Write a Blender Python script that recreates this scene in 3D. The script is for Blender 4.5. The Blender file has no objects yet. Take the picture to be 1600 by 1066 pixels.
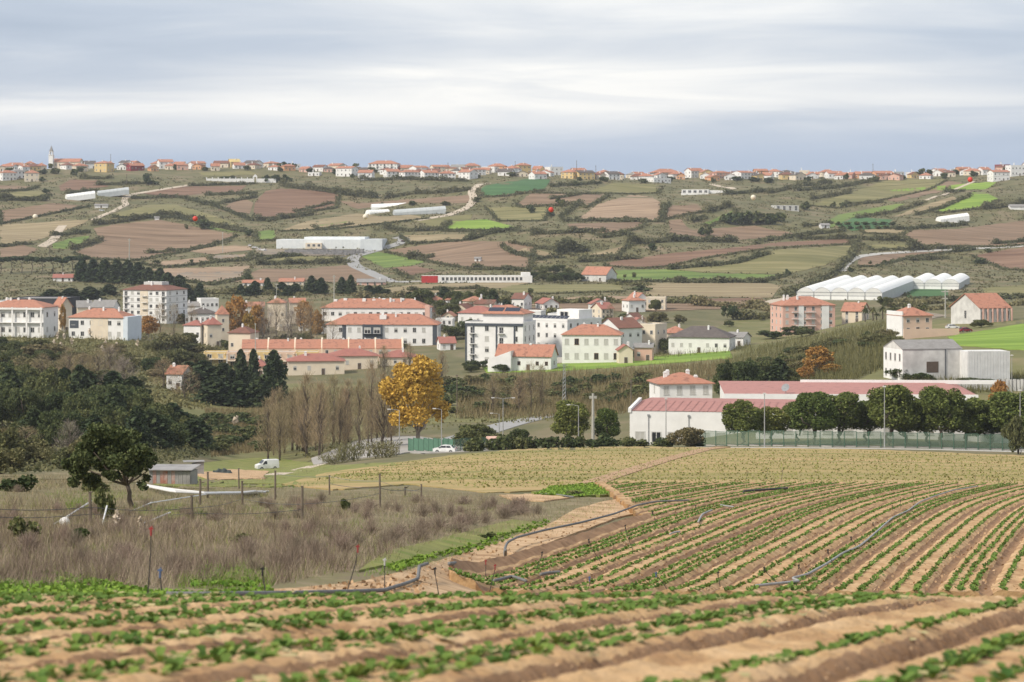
import bpy, math, random
import numpy as np
from mathutils import Vector, Matrix
from mathutils.geometry import delaunay_2d_cdt

# ------------------------------------------------------------------ camera, sky, sun, exposure
S = bpy.context.scene
COL = S.collection
F = 3778.0      # focal length in photo pixels (85 mm on a 36 mm sensor, 1600 px wide)
HR = 330.0      # photo row of eye level
CX = 800.0
cam_d = bpy.data.cameras.new('camera'); cam = bpy.data.objects.new('camera', cam_d); COL.objects.link(cam)
cam_d.sensor_width = 36.0; cam_d.lens = 85.0
cam.rotation_euler = (math.radians(90), 0, 0)
cam_d.shift_y = -(533 - HR) / 1600.0
cam_d.clip_start = 0.5; cam_d.clip_end = 40000
cam_d.dof.use_dof = True; cam_d.dof.focus_distance = 170; cam_d.dof.aperture_fstop = 2.3
S.camera = cam
SUN_EL, SUN_AZ = math.radians(42), math.radians(-125)     # azimuth measured from +Y towards +X: sun stands behind the camera's left shoulder
sun_d = bpy.data.lights.new('sun', 'SUN'); sun_d.energy = 3.3; sun_d.angle = math.radians(9); sun_d.color = (1, .92, .80)
sun = bpy.data.objects.new('sun', sun_d); COL.objects.link(sun)
sdir = Vector((math.sin(SUN_AZ) * math.cos(SUN_EL), math.cos(SUN_AZ) * math.cos(SUN_EL), math.sin(SUN_EL)))
sun.rotation_euler = sdir.to_track_quat('Z', 'Y').to_euler()
sun.location = (0, 0, 300)
W = bpy.data.worlds.new('World'); S.world = W; W.use_nodes = True
def build_world():
    nt = W.node_tree; N = nt.nodes; L = nt.links; N.clear()
    out = N.new('ShaderNodeOutputWorld'); bg = N.new('ShaderNodeBackground'); L.new(bg.outputs[0], out.inputs[0])
    sky = N.new('ShaderNodeTexSky'); sky.sky_type = 'NISHITA'; sky.sun_disc = False
    sky.sun_elevation = SUN_EL; sky.sun_rotation = SUN_AZ; sky.air_density = 1.2; sky.dust_density = 1.5
    sc = N.new('ShaderNodeMix'); sc.data_type = 'RGBA'; sc.blend_type = 'MULTIPLY'; sc.inputs[0].default_value = 1
    L.new(sky.outputs[0], sc.inputs[6]); sc.inputs[7].default_value = (.11, .11, .11, 1)
    tc = N.new('ShaderNodeTexCoord')
    # direction projected on a flat cloud deck, so that layers crowd together towards the horizon
    sep = N.new('ShaderNodeSeparateXYZ'); L.new(tc.outputs['Generated'], sep.inputs[0])
    def M(op, a, b=None):
        m = N.new('ShaderNodeMath'); m.operation = op
        for i, v in enumerate((a, b)):
            if v is None: continue
            if isinstance(v, (int, float)): m.inputs[i].default_value = v
            else: L.new(v, m.inputs[i])
        return m.outputs[0]
    zz = M('ADD', M('MAXIMUM', sep.outputs[2], 0), .075)
    u = M('DIVIDE', sep.outputs[0], zz); v = M('DIVIDE', sep.outputs[1], zz)
    cb = N.new('ShaderNodeCombineXYZ'); L.new(M('MULTIPLY', u, .8), cb.inputs[0]); L.new(v, cb.inputs[1])
    def noise(scale, det, dist, rough, off):
        n = N.new('ShaderNodeTexNoise'); n.inputs['Scale'].default_value = scale; n.inputs['Detail'].default_value = det
        n.inputs['Distortion'].default_value = dist; n.inputs['Roughness'].default_value = rough
        mp = N.new('ShaderNodeMapping'); mp.inputs['Location'].default_value = off
        L.new(cb.outputs[0], mp.inputs[0]); L.new(mp.outputs[0], n.inputs['Vector']); return n.outputs[0]
    n1 = noise(.36, 2.5, .2, .42, SKY_OFF1); n2 = noise(1.1, 5.0, .7, .55, (5, 1.3, 0))
    mixn = M('ADD', M('MULTIPLY', n1, .72), M('MULTIPLY', n2, .28))
    cr = N.new('ShaderNodeValToRGB'); L.new(mixn, cr.inputs[0])
    e = cr.color_ramp.elements
    e[0].position = .36; e[0].color = (.39, .455, .57, 1); e[1].position = .63; e[1].color = (.91, .90, .885, 1)
    m = e.new(.45); m.color = (.48, .54, .645, 1); m = e.new(.535); m.color = (.66, .69, .745, 1)
    # clear strip low down: blend to the blue-grey distance
    lo = N.new('ShaderNodeMapRange'); lo.interpolation_type = 'SMOOTHSTEP'
    L.new(sep.outputs[2], lo.inputs[0]); lo.inputs[1].default_value = .018; lo.inputs[2].default_value = .046
    far = N.new('ShaderNodeMix'); far.data_type = 'RGBA'; L.new(lo.outputs[0], far.inputs[0])
    far.inputs[6].default_value = (.405, .495, .65, 1); L.new(cr.outputs[0], far.inputs[7])
    fin = N.new('ShaderNodeMix'); fin.data_type = 'RGBA'; fin.inputs[0].default_value = .88
    L.new(sc.outputs[2], fin.inputs[6]); L.new(far.outputs[2], fin.inputs[7])
    L.new(fin.outputs[2], bg.inputs[0]); bg.inputs[1].default_value = 1.0
SKY_OFF1 = (9.8, 3.3, 0)
build_world()
S.view_settings.view_transform = 'Standard'; S.view_settings.look = 'None'; S.view_settings.gamma = 1
S.view_settings.use_curve_mapping = False; S.view_settings.exposure = 0.26
S.cycles.max_bounces = 5; S.cycles.diffuse_bounces = 2; S.cycles.transparent_max_bounces = 12; S.cycles.volume_bounces = 0

rng = np.random.default_rng(7); R = random.Random(11)

# ------------------------------------------------------------------ materials
MATS = {}
def mat(name, c1, c2=None, scale=1.0, rough=.85, bump=0, spec=.2, attr=False, rnd=0.0, stretch=None, c3=None, metal=0, alpha=None, detail=5, trans=0, bscale=None):
    """procedural principled material: noise between c1 and c2 (and c3), optional per-leaf 'v' attribute and per-object variation"""
    if name in MATS: return MATS[name]
    m = bpy.data.materials.new(name); m.use_nodes = True; nt = m.node_tree; N = nt.nodes; L = nt.links
    b = N['Principled BSDF']; b.inputs['Roughness'].default_value = rough; b.inputs['Specular IOR Level'].default_value = spec
    b.inputs['Metallic'].default_value = metal
    c2 = c2 or tuple(x * .8 for x in c1)
    tc = N.new('ShaderNodeTexCoord'); vec = tc.outputs['Object']
    if stretch:
        mp = N.new('ShaderNodeMapping'); mp.inputs['Scale'].default_value = stretch[:3]
        if len(stretch) > 3: mp.inputs['Rotation'].default_value = (0, 0, stretch[3])
        L.new(vec, mp.inputs[0]); vec = mp.outputs[0]
    nz = N.new('ShaderNodeTexNoise'); nz.inputs['Scale'].default_value = scale; nz.inputs['Detail'].default_value = detail; nz.inputs['Roughness'].default_value = .6
    L.new(vec, nz.inputs['Vector'])
    cr = N.new('ShaderNodeValToRGB'); e = cr.color_ramp.elements
    e[0].position = .33; e[0].color = (*c1, 1); e[1].position = .67; e[1].color = (*c2, 1)
    if c3: q = e.new(.5); q.color = (*c3, 1)
    if attr:
        at = N.new('ShaderNodeAttribute'); at.attribute_name = 'v'; mx = N.new('ShaderNodeMath'); mx.operation = 'MULTIPLY_ADD'
        mx.inputs[1].default_value = .8; L.new(at.outputs['Fac'], mx.inputs[0])
        sc = N.new('ShaderNodeMath'); sc.operation = 'MULTIPLY'; sc.inputs[1].default_value = .2; L.new(nz.outputs[0], sc.inputs[0]); L.new(sc.outputs[0], mx.inputs[2])
        L.new(mx.outputs[0], cr.inputs[0]); e[0].position = .05; e[-1].position = .95
    else: L.new(nz.outputs[0], cr.inputs[0])
    colr = cr.outputs[0]
    if rnd:
        oi = N.new('ShaderNodeObjectInfo'); mr = N.new('ShaderNodeMapRange'); mr.inputs[3].default_value = 1 - rnd; mr.inputs[4].default_value = 1 + rnd
        L.new(oi.outputs['Random'], mr.inputs[0]); hs = N.new('ShaderNodeHueSaturation'); L.new(mr.outputs[0], hs.inputs['Value'])
        mr2 = N.new('ShaderNodeMapRange'); mr2.inputs[3].default_value = .5 + rnd * .12; mr2.inputs[4].default_value = .5 - rnd * .12
        L.new(oi.outputs['Random'], mr2.inputs[0]); L.new(mr2.outputs[0], hs.inputs['Hue']); L.new(colr, hs.inputs['Color']); colr = hs.outputs[0]
    L.new(colr, b.inputs['Base Color'])
    if bump:
        n2 = N.new('ShaderNodeTexNoise'); n2.inputs['Scale'].default_value = bscale or scale * 3; n2.inputs['Detail'].default_value = 6
        L.new(vec, n2.inputs['Vector']); bp = N.new('ShaderNodeBump'); bp.inputs['Strength'].default_value = .8; bp.inputs['Distance'].default_value = bump
        L.new(n2.outputs[0], bp.inputs['Height']); L.new(bp.outputs[0], b.inputs['Normal'])
    if alpha is not None: b.inputs['Alpha'].default_value = alpha
    if trans:
        tr = N.new('ShaderNodeBsdfTranslucent'); L.new(colr, tr.inputs[0]); ms = N.new('ShaderNodeMixShader'); ms.inputs[0].default_value = trans
        o = N['Material Output']; L.new(b.outputs[0], ms.inputs[1]); L.new(tr.outputs[0], ms.inputs[2]); L.new(ms.outputs[0], o.inputs[0])
    MATS[name] = m; return m

# ------------------------------------------------------------------ mesh helpers
def mesh(name, V, Fc, mats, idx=None, smooth=False):
    me = bpy.data.meshes.new(name); me.from_pydata([tuple(v) for v in V], [], Fc)
    for m in (mats if isinstance(mats, (list, tuple)) else [mats]): me.materials.append(m)
    if idx is not None: me.polygons.foreach_set('material_index', np.array(idx, np.int32))
    if smooth: me.polygons.foreach_set('use_smooth', np.ones(len(me.polygons), bool))
    me.update(); return me
def npmesh(name, V, Q, m, val=None, smooth=False):
    """large mesh from numpy arrays; Q is (n,4) or (n,3); val = per-vertex 'v'"""
    me = bpy.data.meshes.new(name); n = len(V); k = Q.shape[1]; q = len(Q)
    me.vertices.add(n); me.vertices.foreach_set('co', np.asarray(V, np.float32).ravel())
    me.loops.add(q * k); me.loops.foreach_set('vertex_index', np.asarray(Q, np.int32).ravel())
    me.polygons.add(q); me.polygons.foreach_set('loop_start', np.arange(0, q * k, k, dtype=np.int32))
    if smooth: me.polygons.foreach_set('use_smooth', np.ones(q, bool))
    if val is not None:
        a = me.attributes.new('v', 'FLOAT', 'POINT'); a.data.foreach_set('value', np.asarray(val, np.float32))
    for x in (m if isinstance(m, (list, tuple)) else [m]): me.materials.append(x)
    me.update(calc_edges=True); return me
def obj(name, me, parent=None, loc=(0, 0, 0), rot=0, scale=None):
    o = bpy.data.objects.new(name, me); COL.objects.link(o); o.location = loc
    o.rotation_euler = rot if isinstance(rot, tuple) else (0, 0, rot)
    if scale is not None: o.scale = scale
    if parent: o.parent = parent
    return o
THINGS = []
def tag(o, label, cat, group=None, px=None):
    o['label'] = label; o['category'] = cat
    if group: o['group'] = group
    THINGS.append((o, px)); return o
def thing(name, label, cat, loc, rot=0, group=None, scale=None):
    return tag(obj(name, None, None, loc, rot, scale), label, cat, group)
def stru(o, kind='structure'): o['kind'] = kind; return o
BOXF = [(0, 3, 2, 1), (4, 5, 6, 7), (0, 1, 5, 4), (1, 2, 6, 5), (2, 3, 7, 6), (3, 0, 4, 7)]
def boxv(x0, x1, y0, y1, z0, z1): return [(x0, y0, z0), (x1, y0, z0), (x1, y1, z0), (x0, y1, z0), (x0, y0, z1), (x1, y0, z1), (x1, y1, z1), (x0, y1, z1)]
class MB:
    """collects shapes into one mesh"""
    def __init__(s): s.v = []; s.f = []; s.i = []
    def add(s, v, f, i=0):
        n = len(s.v); s.v += list(v); s.f += [tuple(a + n for a in q) for q in f]; s.i += [i] * len(f); return s
    def box(s, x0, x1, y0, y1, z0, z1, i=0): return s.add(boxv(x0, x1, y0, y1, z0, z1), BOXF, i)
    def tube(s, pts, rad, n=6, i=0, cap=True):
        pts = [Vector(p) for p in pts]; rad = rad if isinstance(rad, (list, tuple)) else [rad] * len(pts)
        V = []; Fc = []
        for k, p in enumerate(pts):
            d = (pts[min(k + 1, len(pts) - 1)] - pts[max(k - 1, 0)]).normalized()
            a = d.cross(Vector((0, 0, 1)) if abs(d.z) < .9 else Vector((1, 0, 0))).normalized(); b = d.cross(a)
            for j in range(n):
                t = 2 * math.pi * j / n; V.append(tuple(p + (a * math.cos(t) + b * math.sin(t)) * rad[k]))
        for k in range(len(pts) - 1):
            for j in range(n): Fc.append((k * n + j, k * n + (j + 1) % n, (k + 1) * n + (j + 1) % n, (k + 1) * n + j))
        if cap: Fc.append(tuple(range(n))[::-1]); Fc.append(tuple((len(pts) - 1) * n + j for j in range(n)))
        return s.add(V, Fc, i)
    def mesh(s, name, mats, smooth=False): return mesh(name, s.v, s.f, mats, s.i, smooth)
    def build(s, name, mats, parent=None, smooth=False, **k): return obj(name, s.mesh(name, mats, smooth), parent, **k)
def skirt(me, depth):
    """close the open rim of a laid sheet down into the soil"""
    n = len(me.vertices); v = np.empty(n * 3, np.float32); me.vertices.foreach_get('co', v); v = v.reshape(-1, 3); cnt = {}
    for p in me.polygons:
        q = p.vertices
        for i in range(len(q)): a, b = q[i], q[(i + 1) % len(q)]; k = (a, b) if a < b else (b, a); cnt[k] = None if k in cnt else (a, b, p.material_index)
    rim = [e for e in cnt.values() if e]; ids = {}
    V = []; Fc = []; mi = []
    for a, b, m in rim:
        for x in (a, b):
            if x not in ids: ids[x] = len(V); V += [tuple(v[x]), tuple(v[x] - np.array((0, 0, depth)))]
        i, j = ids[a], ids[b]; Fc.append((i, i + 1, j + 1, j)); mi.append(m)
    return mesh(me.name + '_edge', V, Fc, list(me.materials), mi)
def cards(name, P, U, V, val, m):
    n = len(P); X = np.stack([P - U - V, P + U - V, P + U + V, P - U + V], 1).reshape(-1, 3)
    return npmesh(name, X, np.arange(4 * n).reshape(n, 4), m, np.repeat(val, 4))
def rdir(n, g=rng):
    a = g.normal(size=(n, 3)); return a / np.linalg.norm(a, axis=1, keepdims=True)
def leafcards(name, P, size, m, val=None, up=.35, asp=1.0, g=rng):
    """random leaf faces at P; size scalar or array (half size)"""
    n = len(P); a = rdir(n, g); nrm = rdir(n, g); nrm[:, 2] += up; u = np.cross(nrm, a); u /= np.linalg.norm(u, axis=1, keepdims=True) + 1e-9
    w = np.cross(nrm, u); w /= np.linalg.norm(w, axis=1, keepdims=True) + 1e-9
    s = (np.ones(n) * size * g.uniform(.6, 1.3, n))[:, None]
    return cards(name, P, u * s, w * s * asp, g.uniform(0, 1, n) if val is None else val, m)
def blades(name, P, H, Wd, m, lean=.25, val=None, g=rng):
    """upright blades (triangles) rooted at P"""
    n = len(P); t = g.uniform(0, 2 * np.pi, n); s = np.stack([np.cos(t), np.sin(t), np.zeros(n)], 1) * (np.ones(n) * Wd)[:, None]
    l = g.normal(size=(n, 3)) * lean; l[:, 2] = 1; tip = P + l * (np.ones(n) * H)[:, None]
    X = np.stack([P - s, P + s, tip], 1).reshape(-1, 3)
    return npmesh(name, X, np.arange(3 * n).reshape(n, 3), m, np.repeat(g.uniform(0, 1, n) if val is None else val, 3))
# ------------------------------------------------------------------ terrain: a height table over bearing (photo column) and distance
NEAR = [(3, -1.78), (10, -2.55), (18, -3.5), (24, -4.25), (30, -5.0), (36, -5.83), (40, -6.52)]
T = {
 0: '46:941 52:930 60:905 80:852 110:803 150:768 200:752 300:735 400:712 500:672 600:632 700:598 900:530 1000:510 1100:492 1200:470 1300:448 1400:430',
 200: '46:942 52:934 60:910 80:858 110:806 150:772 200:758 250:752 300:742 400:716 500:676 600:640 700:600 900:532 1000:512 1100:492 1200:470 1300:448 1400:430',
 400: '46:943 52:936 60:918 80:874 110:824 150:787 200:768 250:757 300:749 400:738 450:731 500:712 600:664 700:622 800:585 900:552 1000:528 1100:500 1200:475 1300:452 1400:434',
 600: '50:945 57:936 75:895 90:864 110:835 150:800 200:770 250:752 300:738 350:726 400:716 440:709 480:700 560:668 650:632 750:598 850:566 900:552 1000:520 1100:492 1200:470 1300:450 1400:435',
 800: '50:955 70:946 85:934 100:892 120:852 150:810 200:772 250:750 300:732 350:716 395:703 430:705 480:692 560:664 650:630 750:595 800:577 850:561 1000:508 1100:484 1200:466 1300:450 1400:436',
 1000: '50:955 70:946 85:935 100:893 120:854 150:811 200:772 250:750 300:730 350:713 395:699 430:700 480:688 560:642 650:610 750:582 800:568 850:555 1000:508 1100:486 1200:466 1300:450 1400:436',
 1200: '50:955 70:946 85:935 100:893 120:854 150:811 200:773 250:750 300:729 350:712 390:701 410:698.5 430:690 480:660 560:620 650:590 750:563 850:542 930:527 1000:512 1100:490 1200:470 1300:452 1400:437',
 1400: '50:955 70:946 85:935 100:893 120:854 150:811 200:773 250:751 300:731 350:714 390:703 410:700.5 430:690 480:652 550:592 600:562 700:528 800:510 900:497 1000:487 1100:479 1250:466 1330:450 1400:438',
 1600: '50:955 70:946 85:936 100:894 120:855 150:812 200:774 250:753 300:734 350:718 390:708 410:705.5 430:697 480:657 550:600 600:560 650:530 700:510 780:500 900:490 1000:482 1100:475 1250:463 1330:450 1400:438'}
RIDGE = {0: 265, 200: 263, 400: 262, 600: 269, 800: 271, 1000: 279, 1200: 277, 1400: 277, 1600: 265}
def pchip(xs, ys, x):
    xs = np.array(xs, float); ys = np.array(ys, float); h = np.diff(xs); d = np.diff(ys) / h; m = np.zeros(len(xs))
    for i in range(1, len(xs) - 1):
        if d[i - 1] * d[i] > 0:
            w1 = 2 * h[i] + h[i - 1]; w2 = h[i] + 2 * h[i - 1]; m[i] = (w1 + w2) / (w1 / d[i - 1] + w2 / d[i])
    m[0] = d[0]; m[-1] = d[-1]
    i = np.clip(np.searchsorted(xs, x) - 1, 0, len(h) - 1); t = (x - xs[i]) / h[i]; t = np.clip(t, 0, 1)
    return (2*t**3-3*t**2+1)*ys[i] + (t**3-2*t**2+t)*h[i]*m[i] + (-2*t**3+3*t**2)*ys[i+1] + (t**3-t**2)*h[i]*m[i+1]
YS = np.concatenate([np.arange(3, 60, 1.0), np.arange(60, 500, 3.0), np.arange(500, 2420, 8.0), np.array([2500, 2700, 3000, 3500, 4500, 6000, 9000])])
PXS = np.concatenate([np.arange(-2400, -300, 60.0), np.arange(-300, 1900, 10.0), np.arange(1900, 4001, 60.0)])
kc = sorted(T)
prof = []
for c in kc:
    k = list(NEAR)
    for it in T[c].split():
        a, b = it.split(':'); k.append((float(a), -(float(b) - HR) / F * float(a)))
    r = RIDGE[c]
    for a, b in ((1530, 402), (1650, 366), (1750, 337), (1900, 306 + (r - 272) * .4), (2050, 286 + (r - 272) * .8), (2200, r)): k.append((a, -(b - HR) / F * a))
    zr = k[-1][1]
    for a, dz in ((2300, -.5), (2500, -6), (3500, -20), (9000, -60)): k.append((a, zr + dz))
    prof.append(pchip([a for a, _ in k], [b for _, b in k], YS))
prof = np.array(prof)
ZT = np.stack([pchip(kc, prof[:, j], np.clip(PXS, 0, 1600)) for j in range(len(YS))], 1)      # [px, y]
PX2, Y2 = np.meshgrid(PXS, YS, indexing='ij'); X2 = (PX2 - CX) / F * Y2
def win(a, b, c, d): return np.clip((Y2 - a) / (b - a), 0, 1) * np.clip((d - Y2) / (d - c), 0, 1)
ZT = ZT + win(1350, 1550, 2000, 2190) * (4.2 * np.sin(X2 / 62 + Y2 / 70) * np.sin(Y2 / 95 + 1) + 2.2 * np.sin(X2 / 31 - Y2 / 60 + 2) + 4.5 * np.sin(X2 / 110 + 1))
ZT = ZT + win(46, 80, 330, 420) * .12 * np.sin(X2 / 5 + Y2 / 9) * (PX2 < 760) + win(450, 600, 1200, 1400) * .5 * np.sin(X2 / 23 + Y2 / 40)
def ground(x, y):
    """terrain height, vectorised"""
    x = np.asarray(x, float); y = np.asarray(y, float); p = np.clip(CX + F * x / np.maximum(y, 1e-3), PXS[0], PXS[-1] - 1e-3); yy = np.clip(y, YS[0], YS[-1] - 1e-3)
    i = np.clip(np.searchsorted(PXS, p, 'right') - 1, 0, len(PXS) - 2); j = np.clip(np.searchsorted(YS, yy, 'right') - 1, 0, len(YS) - 2)
    a = (p - PXS[i]) / (PXS[i + 1] - PXS[i]); b = (yy - YS[j]) / (YS[j + 1] - YS[j])
    return ZT[i, j]*(1-a)*(1-b) + ZT[i+1, j]*a*(1-b) + ZT[i, j+1]*(1-a)*b + ZT[i+1, j+1]*a*b
YF = np.concatenate([np.arange(8, 100, .5), np.arange(100, 500, 1.0), np.arange(500, 2300, 2.0)])
_rc = {}
def hit(px, py, ymin=44.0):
    """world point where the sight line through a photo pixel first meets the ground beyond ymin"""
    key = int(round(px / 4))
    if key not in _rc:
        q = key * 4.0; z = ground((q - CX) / F * YF, YF); _rc[key] = HR - F * z / YF
    rows = _rc[key]; s = np.searchsorted(YF, ymin); b = np.nonzero(rows[s:] <= py)[0]
    if len(b) == 0: k = len(YF) - 1; y = 2195.0
    else:
        k = s + b[0]
        if k > s: r0, r1 = rows[k - 1], rows[k]; y = YF[k - 1] + (YF[k] - YF[k - 1]) * (r0 - py) / max(r0 - r1, 1e-6)
        else: y = YF[k]
    x = (px - CX) / F * y; return Vector((x, y, float(ground(x, y))))
def at(px, y): x = (px - CX) / F * y; return Vector((x, y, float(ground(x, y))))
def pix(o): v = Vector(o); return (CX + F * v.x / v.y, HR - F * v.z / v.y)
m_scrub = mat('scrubland', (.10, .10, .045), (.21, .165, .10), .05, c3=(.14, .13, .06), bump=.3, bscale=.6, detail=9)
def grid_faces(a, b): 
    i = np.arange(a - 1)[:, None] * b + np.arange(b - 1)[None]; return np.stack([i, i + b, i + b + 1, i + 1], -1).reshape(-1, 4)
g_o = stru(obj('ground', npmesh('ground', np.stack([X2, Y2, ZT - .4 * np.clip((46 - Y2) / 4, 0, 1)], -1).reshape(-1, 3), grid_faces(len(PXS), len(YS)), m_scrub, smooth=True)))

def inside(poly, x, y):
    x = np.asarray(x, float); y = np.asarray(y, float); c = np.zeros(x.shape, bool); n = len(poly)
    for i in range(n):
        x0, y0 = poly[i]; x1, y1 = poly[i - 1]
        if y0 == y1: continue
        c ^= ((y0 > y) != (y1 > y)) & (x < (x1 - x0) * (y - y0) / (y1 - y0) + x0)
    return c
FIELDS = []
def field(poly, m, name='field', step=7, off=.18, ymin=44.0, wob=1.9):
    """a parcel of land laid over the terrain"""
    FIELDS.append(poly); pts = []; g = random.Random(len(FIELDS)); n = len(poly)
    for i in range(n):
        a, b = poly[i], poly[(i + 1) % n]; d = math.hypot(b[0] - a[0], b[1] - a[1]); k = max(1, int(d / step))
        for j in range(k): 
            w = wob if j else 0
            pts.append((a[0] + (b[0] - a[0]) * j / k + g.uniform(-w, w) , a[1] + (b[1] - a[1]) * j / k + g.uniform(-w, w) * .3))
    nb = len(pts); edges = [(i, (i + 1) % nb) for i in range(nb)]
    xs = [p[0] for p in pts]; ys = [p[1] for p in pts]
    gx, gy = np.meshgrid(np.arange(min(xs), max(xs), step), np.arange(min(ys), max(ys), step * .35)); gx = gx.ravel(); gy = gy.ravel()
    k = inside(pts, gx, gy); allp = pts + list(zip(gx[k], gy[k]))
    v, e, f, *_ = delaunay_2d_cdt([Vector(p) for p in allp], edges, [], 1, .05)
    wp = [hit(p.x, p.y, ymin) + Vector((0, 0, off)) for p in v]
    keep = [q for q in f if max(wp[i].y for i in q) - min(wp[i].y for i in q) < .16 * wp[q[0]].y]
    keep = [q if (wp[q[1]] - wp[q[0]]).cross(wp[q[2]] - wp[q[0]]).z > 0 else q[::-1] for q in keep]
    o = stru(obj(name, mesh(name, wp, keep, m, smooth=True)))
    if wp[0].y < 900: obj('edge', skirt(o.data, .5), o)
    return o
def polyw(pp, ymin=44.0, step=10):
    """photo polyline -> dense world points on the ground"""
    out = []
    for a, b in zip(pp, pp[1:]):
        k = max(1, int(math.hypot(b[0] - a[0], b[1] - a[1]) / step))
        for j in range(k): out.append(hit(a[0] + (b[0] - a[0]) * j / k, a[1] + (b[1] - a[1]) * j / k, ymin))
    out.append(hit(*pp[-1], ymin)); return out
def smooth_line(w, n=2):
    for _ in range(n):
        o = [w[0]]
        for a, b in zip(w, w[1:]): o += [a * .75 + b * .25, a * .25 + b * .75]
        w = o + [w[-1]]
    return w
def road(pp, width, m, name='road', off=.3, ymin=44.0, world=None):
    w = smooth_line(world or polyw(pp, ymin, 14), 2); V = []; Fc = []
    for i, p in enumerate(w):
        d = (w[min(i + 1, len(w) - 1)] - w[max(i - 1, 0)]); d.z = 0; d.normalize(); s = Vector((-d.y, d.x, 0)) * width / 2
        for t in (1, .33, -.33, -1):
            q = p + s * t; q.z = float(ground(q.x, q.y)) + off; V.append(q)
    for i in range(len(w) - 1):
        for k in range(3): a = i * 4 + k; Fc.append((a, a + 1, a + 5, a + 4))
    o = stru(obj(name, mesh(name, V, Fc, m, smooth=True))); obj('edge', skirt(o.data, .6), o); return o
# ------------------------------------------------------------------ vegetation kinds
def fol(name, a, b, rnd=.18, trans=.15): return mat(name, a, b, .8, rough=.75, attr=True, rnd=rnd, trans=trans, spec=.15)
V_PINE = fol('pine_needles', (.05, .075, .018), (.21, .24, .065)); V_DARK = fol('dark_conifer', (.022, .038, .018), (.075, .10, .042), .15)
V_OAK = fol('evergreen_leaves', (.035, .054, .02), (.145, .16, .06), .25); V_OLIVE = fol('olive_scrub', (.075, .08, .03), (.24, .215, .10), .25)
V_YEL = fol('autumn_gold_leaves', (.36, .215, .035), (.70, .47, .095), .05); V_ORG = fol('autumn_orange_leaves', (.24, .135, .035), (.46, .26, .075), .15)
V_TWIG = mat('bare_twigs', (.20, .15, .085), (.40, .315, .19), 1, attr=True, rnd=.12); V_TWIGP = mat('pale_bare_twigs', (.22, .18, .145), (.36, .31, .26), 1, attr=True, rnd=.1)
V_BRUSH = mat('dead_brush_twigs', (.12, .085, .065), (.36, .285, .22), 1, attr=True, rnd=.15); V_BARK = mat('bark', (.085, .065, .05), (.16, .13, .105), 3, bump=.02); V_BARKP = mat('pale_bark', (.2, .17, .14), (.32, .28, .23), 2)
V_HEDGE = fol('hedge_leaves', (.065, .072, .034), (.18, .175, .09), .15); V_CANE = fol('cane_leaves', (.11, .105, .045), (.26, .235, .115), .14)
V_SCRUB = fol('hill_scrub_leaves', (.065, .068, .03), (.185, .165, .085), .1)
V_PALM = fol('palm_fronds', (.04, .05, .015), (.14, .14, .05))
V_GRN = fol('fresh_weed_leaves', (.08, .16, .02), (.24, .36, .06), .1, .25)
V_PLUME = mat('pampas_plume', (.55, .46, .36), (.7, .6, .48), 2)
def lobes_pts(lobes, n, g, shell=.62):
    w = np.array([r[0] * r[1] * r[2] for _, r in lobes]) ** .67; k = g.choice(len(lobes), n, p=w / w.sum())
    c = np.array([l[0] for l in lobes], float)[k]; r = np.array([l[1] for l in lobes], float)[k]
    return c + rdir(n, g) * r * (g.uniform(shell ** 3, 1, n) ** (1 / 3))[:, None]
def limb(mb, a, b, r0, r1, g, bend=.12, n=4):
    a = Vector(a); b = Vector(b); L = (b - a).length; pts = [a.lerp(b, t / n) + Vector((g.normal(), g.normal(), g.normal() * .5)) * L * bend * math.sin(math.pi * t / n) for t in range(n + 1)]
    mb.tube(pts, [r0 + (r1 - r0) * t / n for t in range(n + 1)], 6)
KINDS = {}
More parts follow.
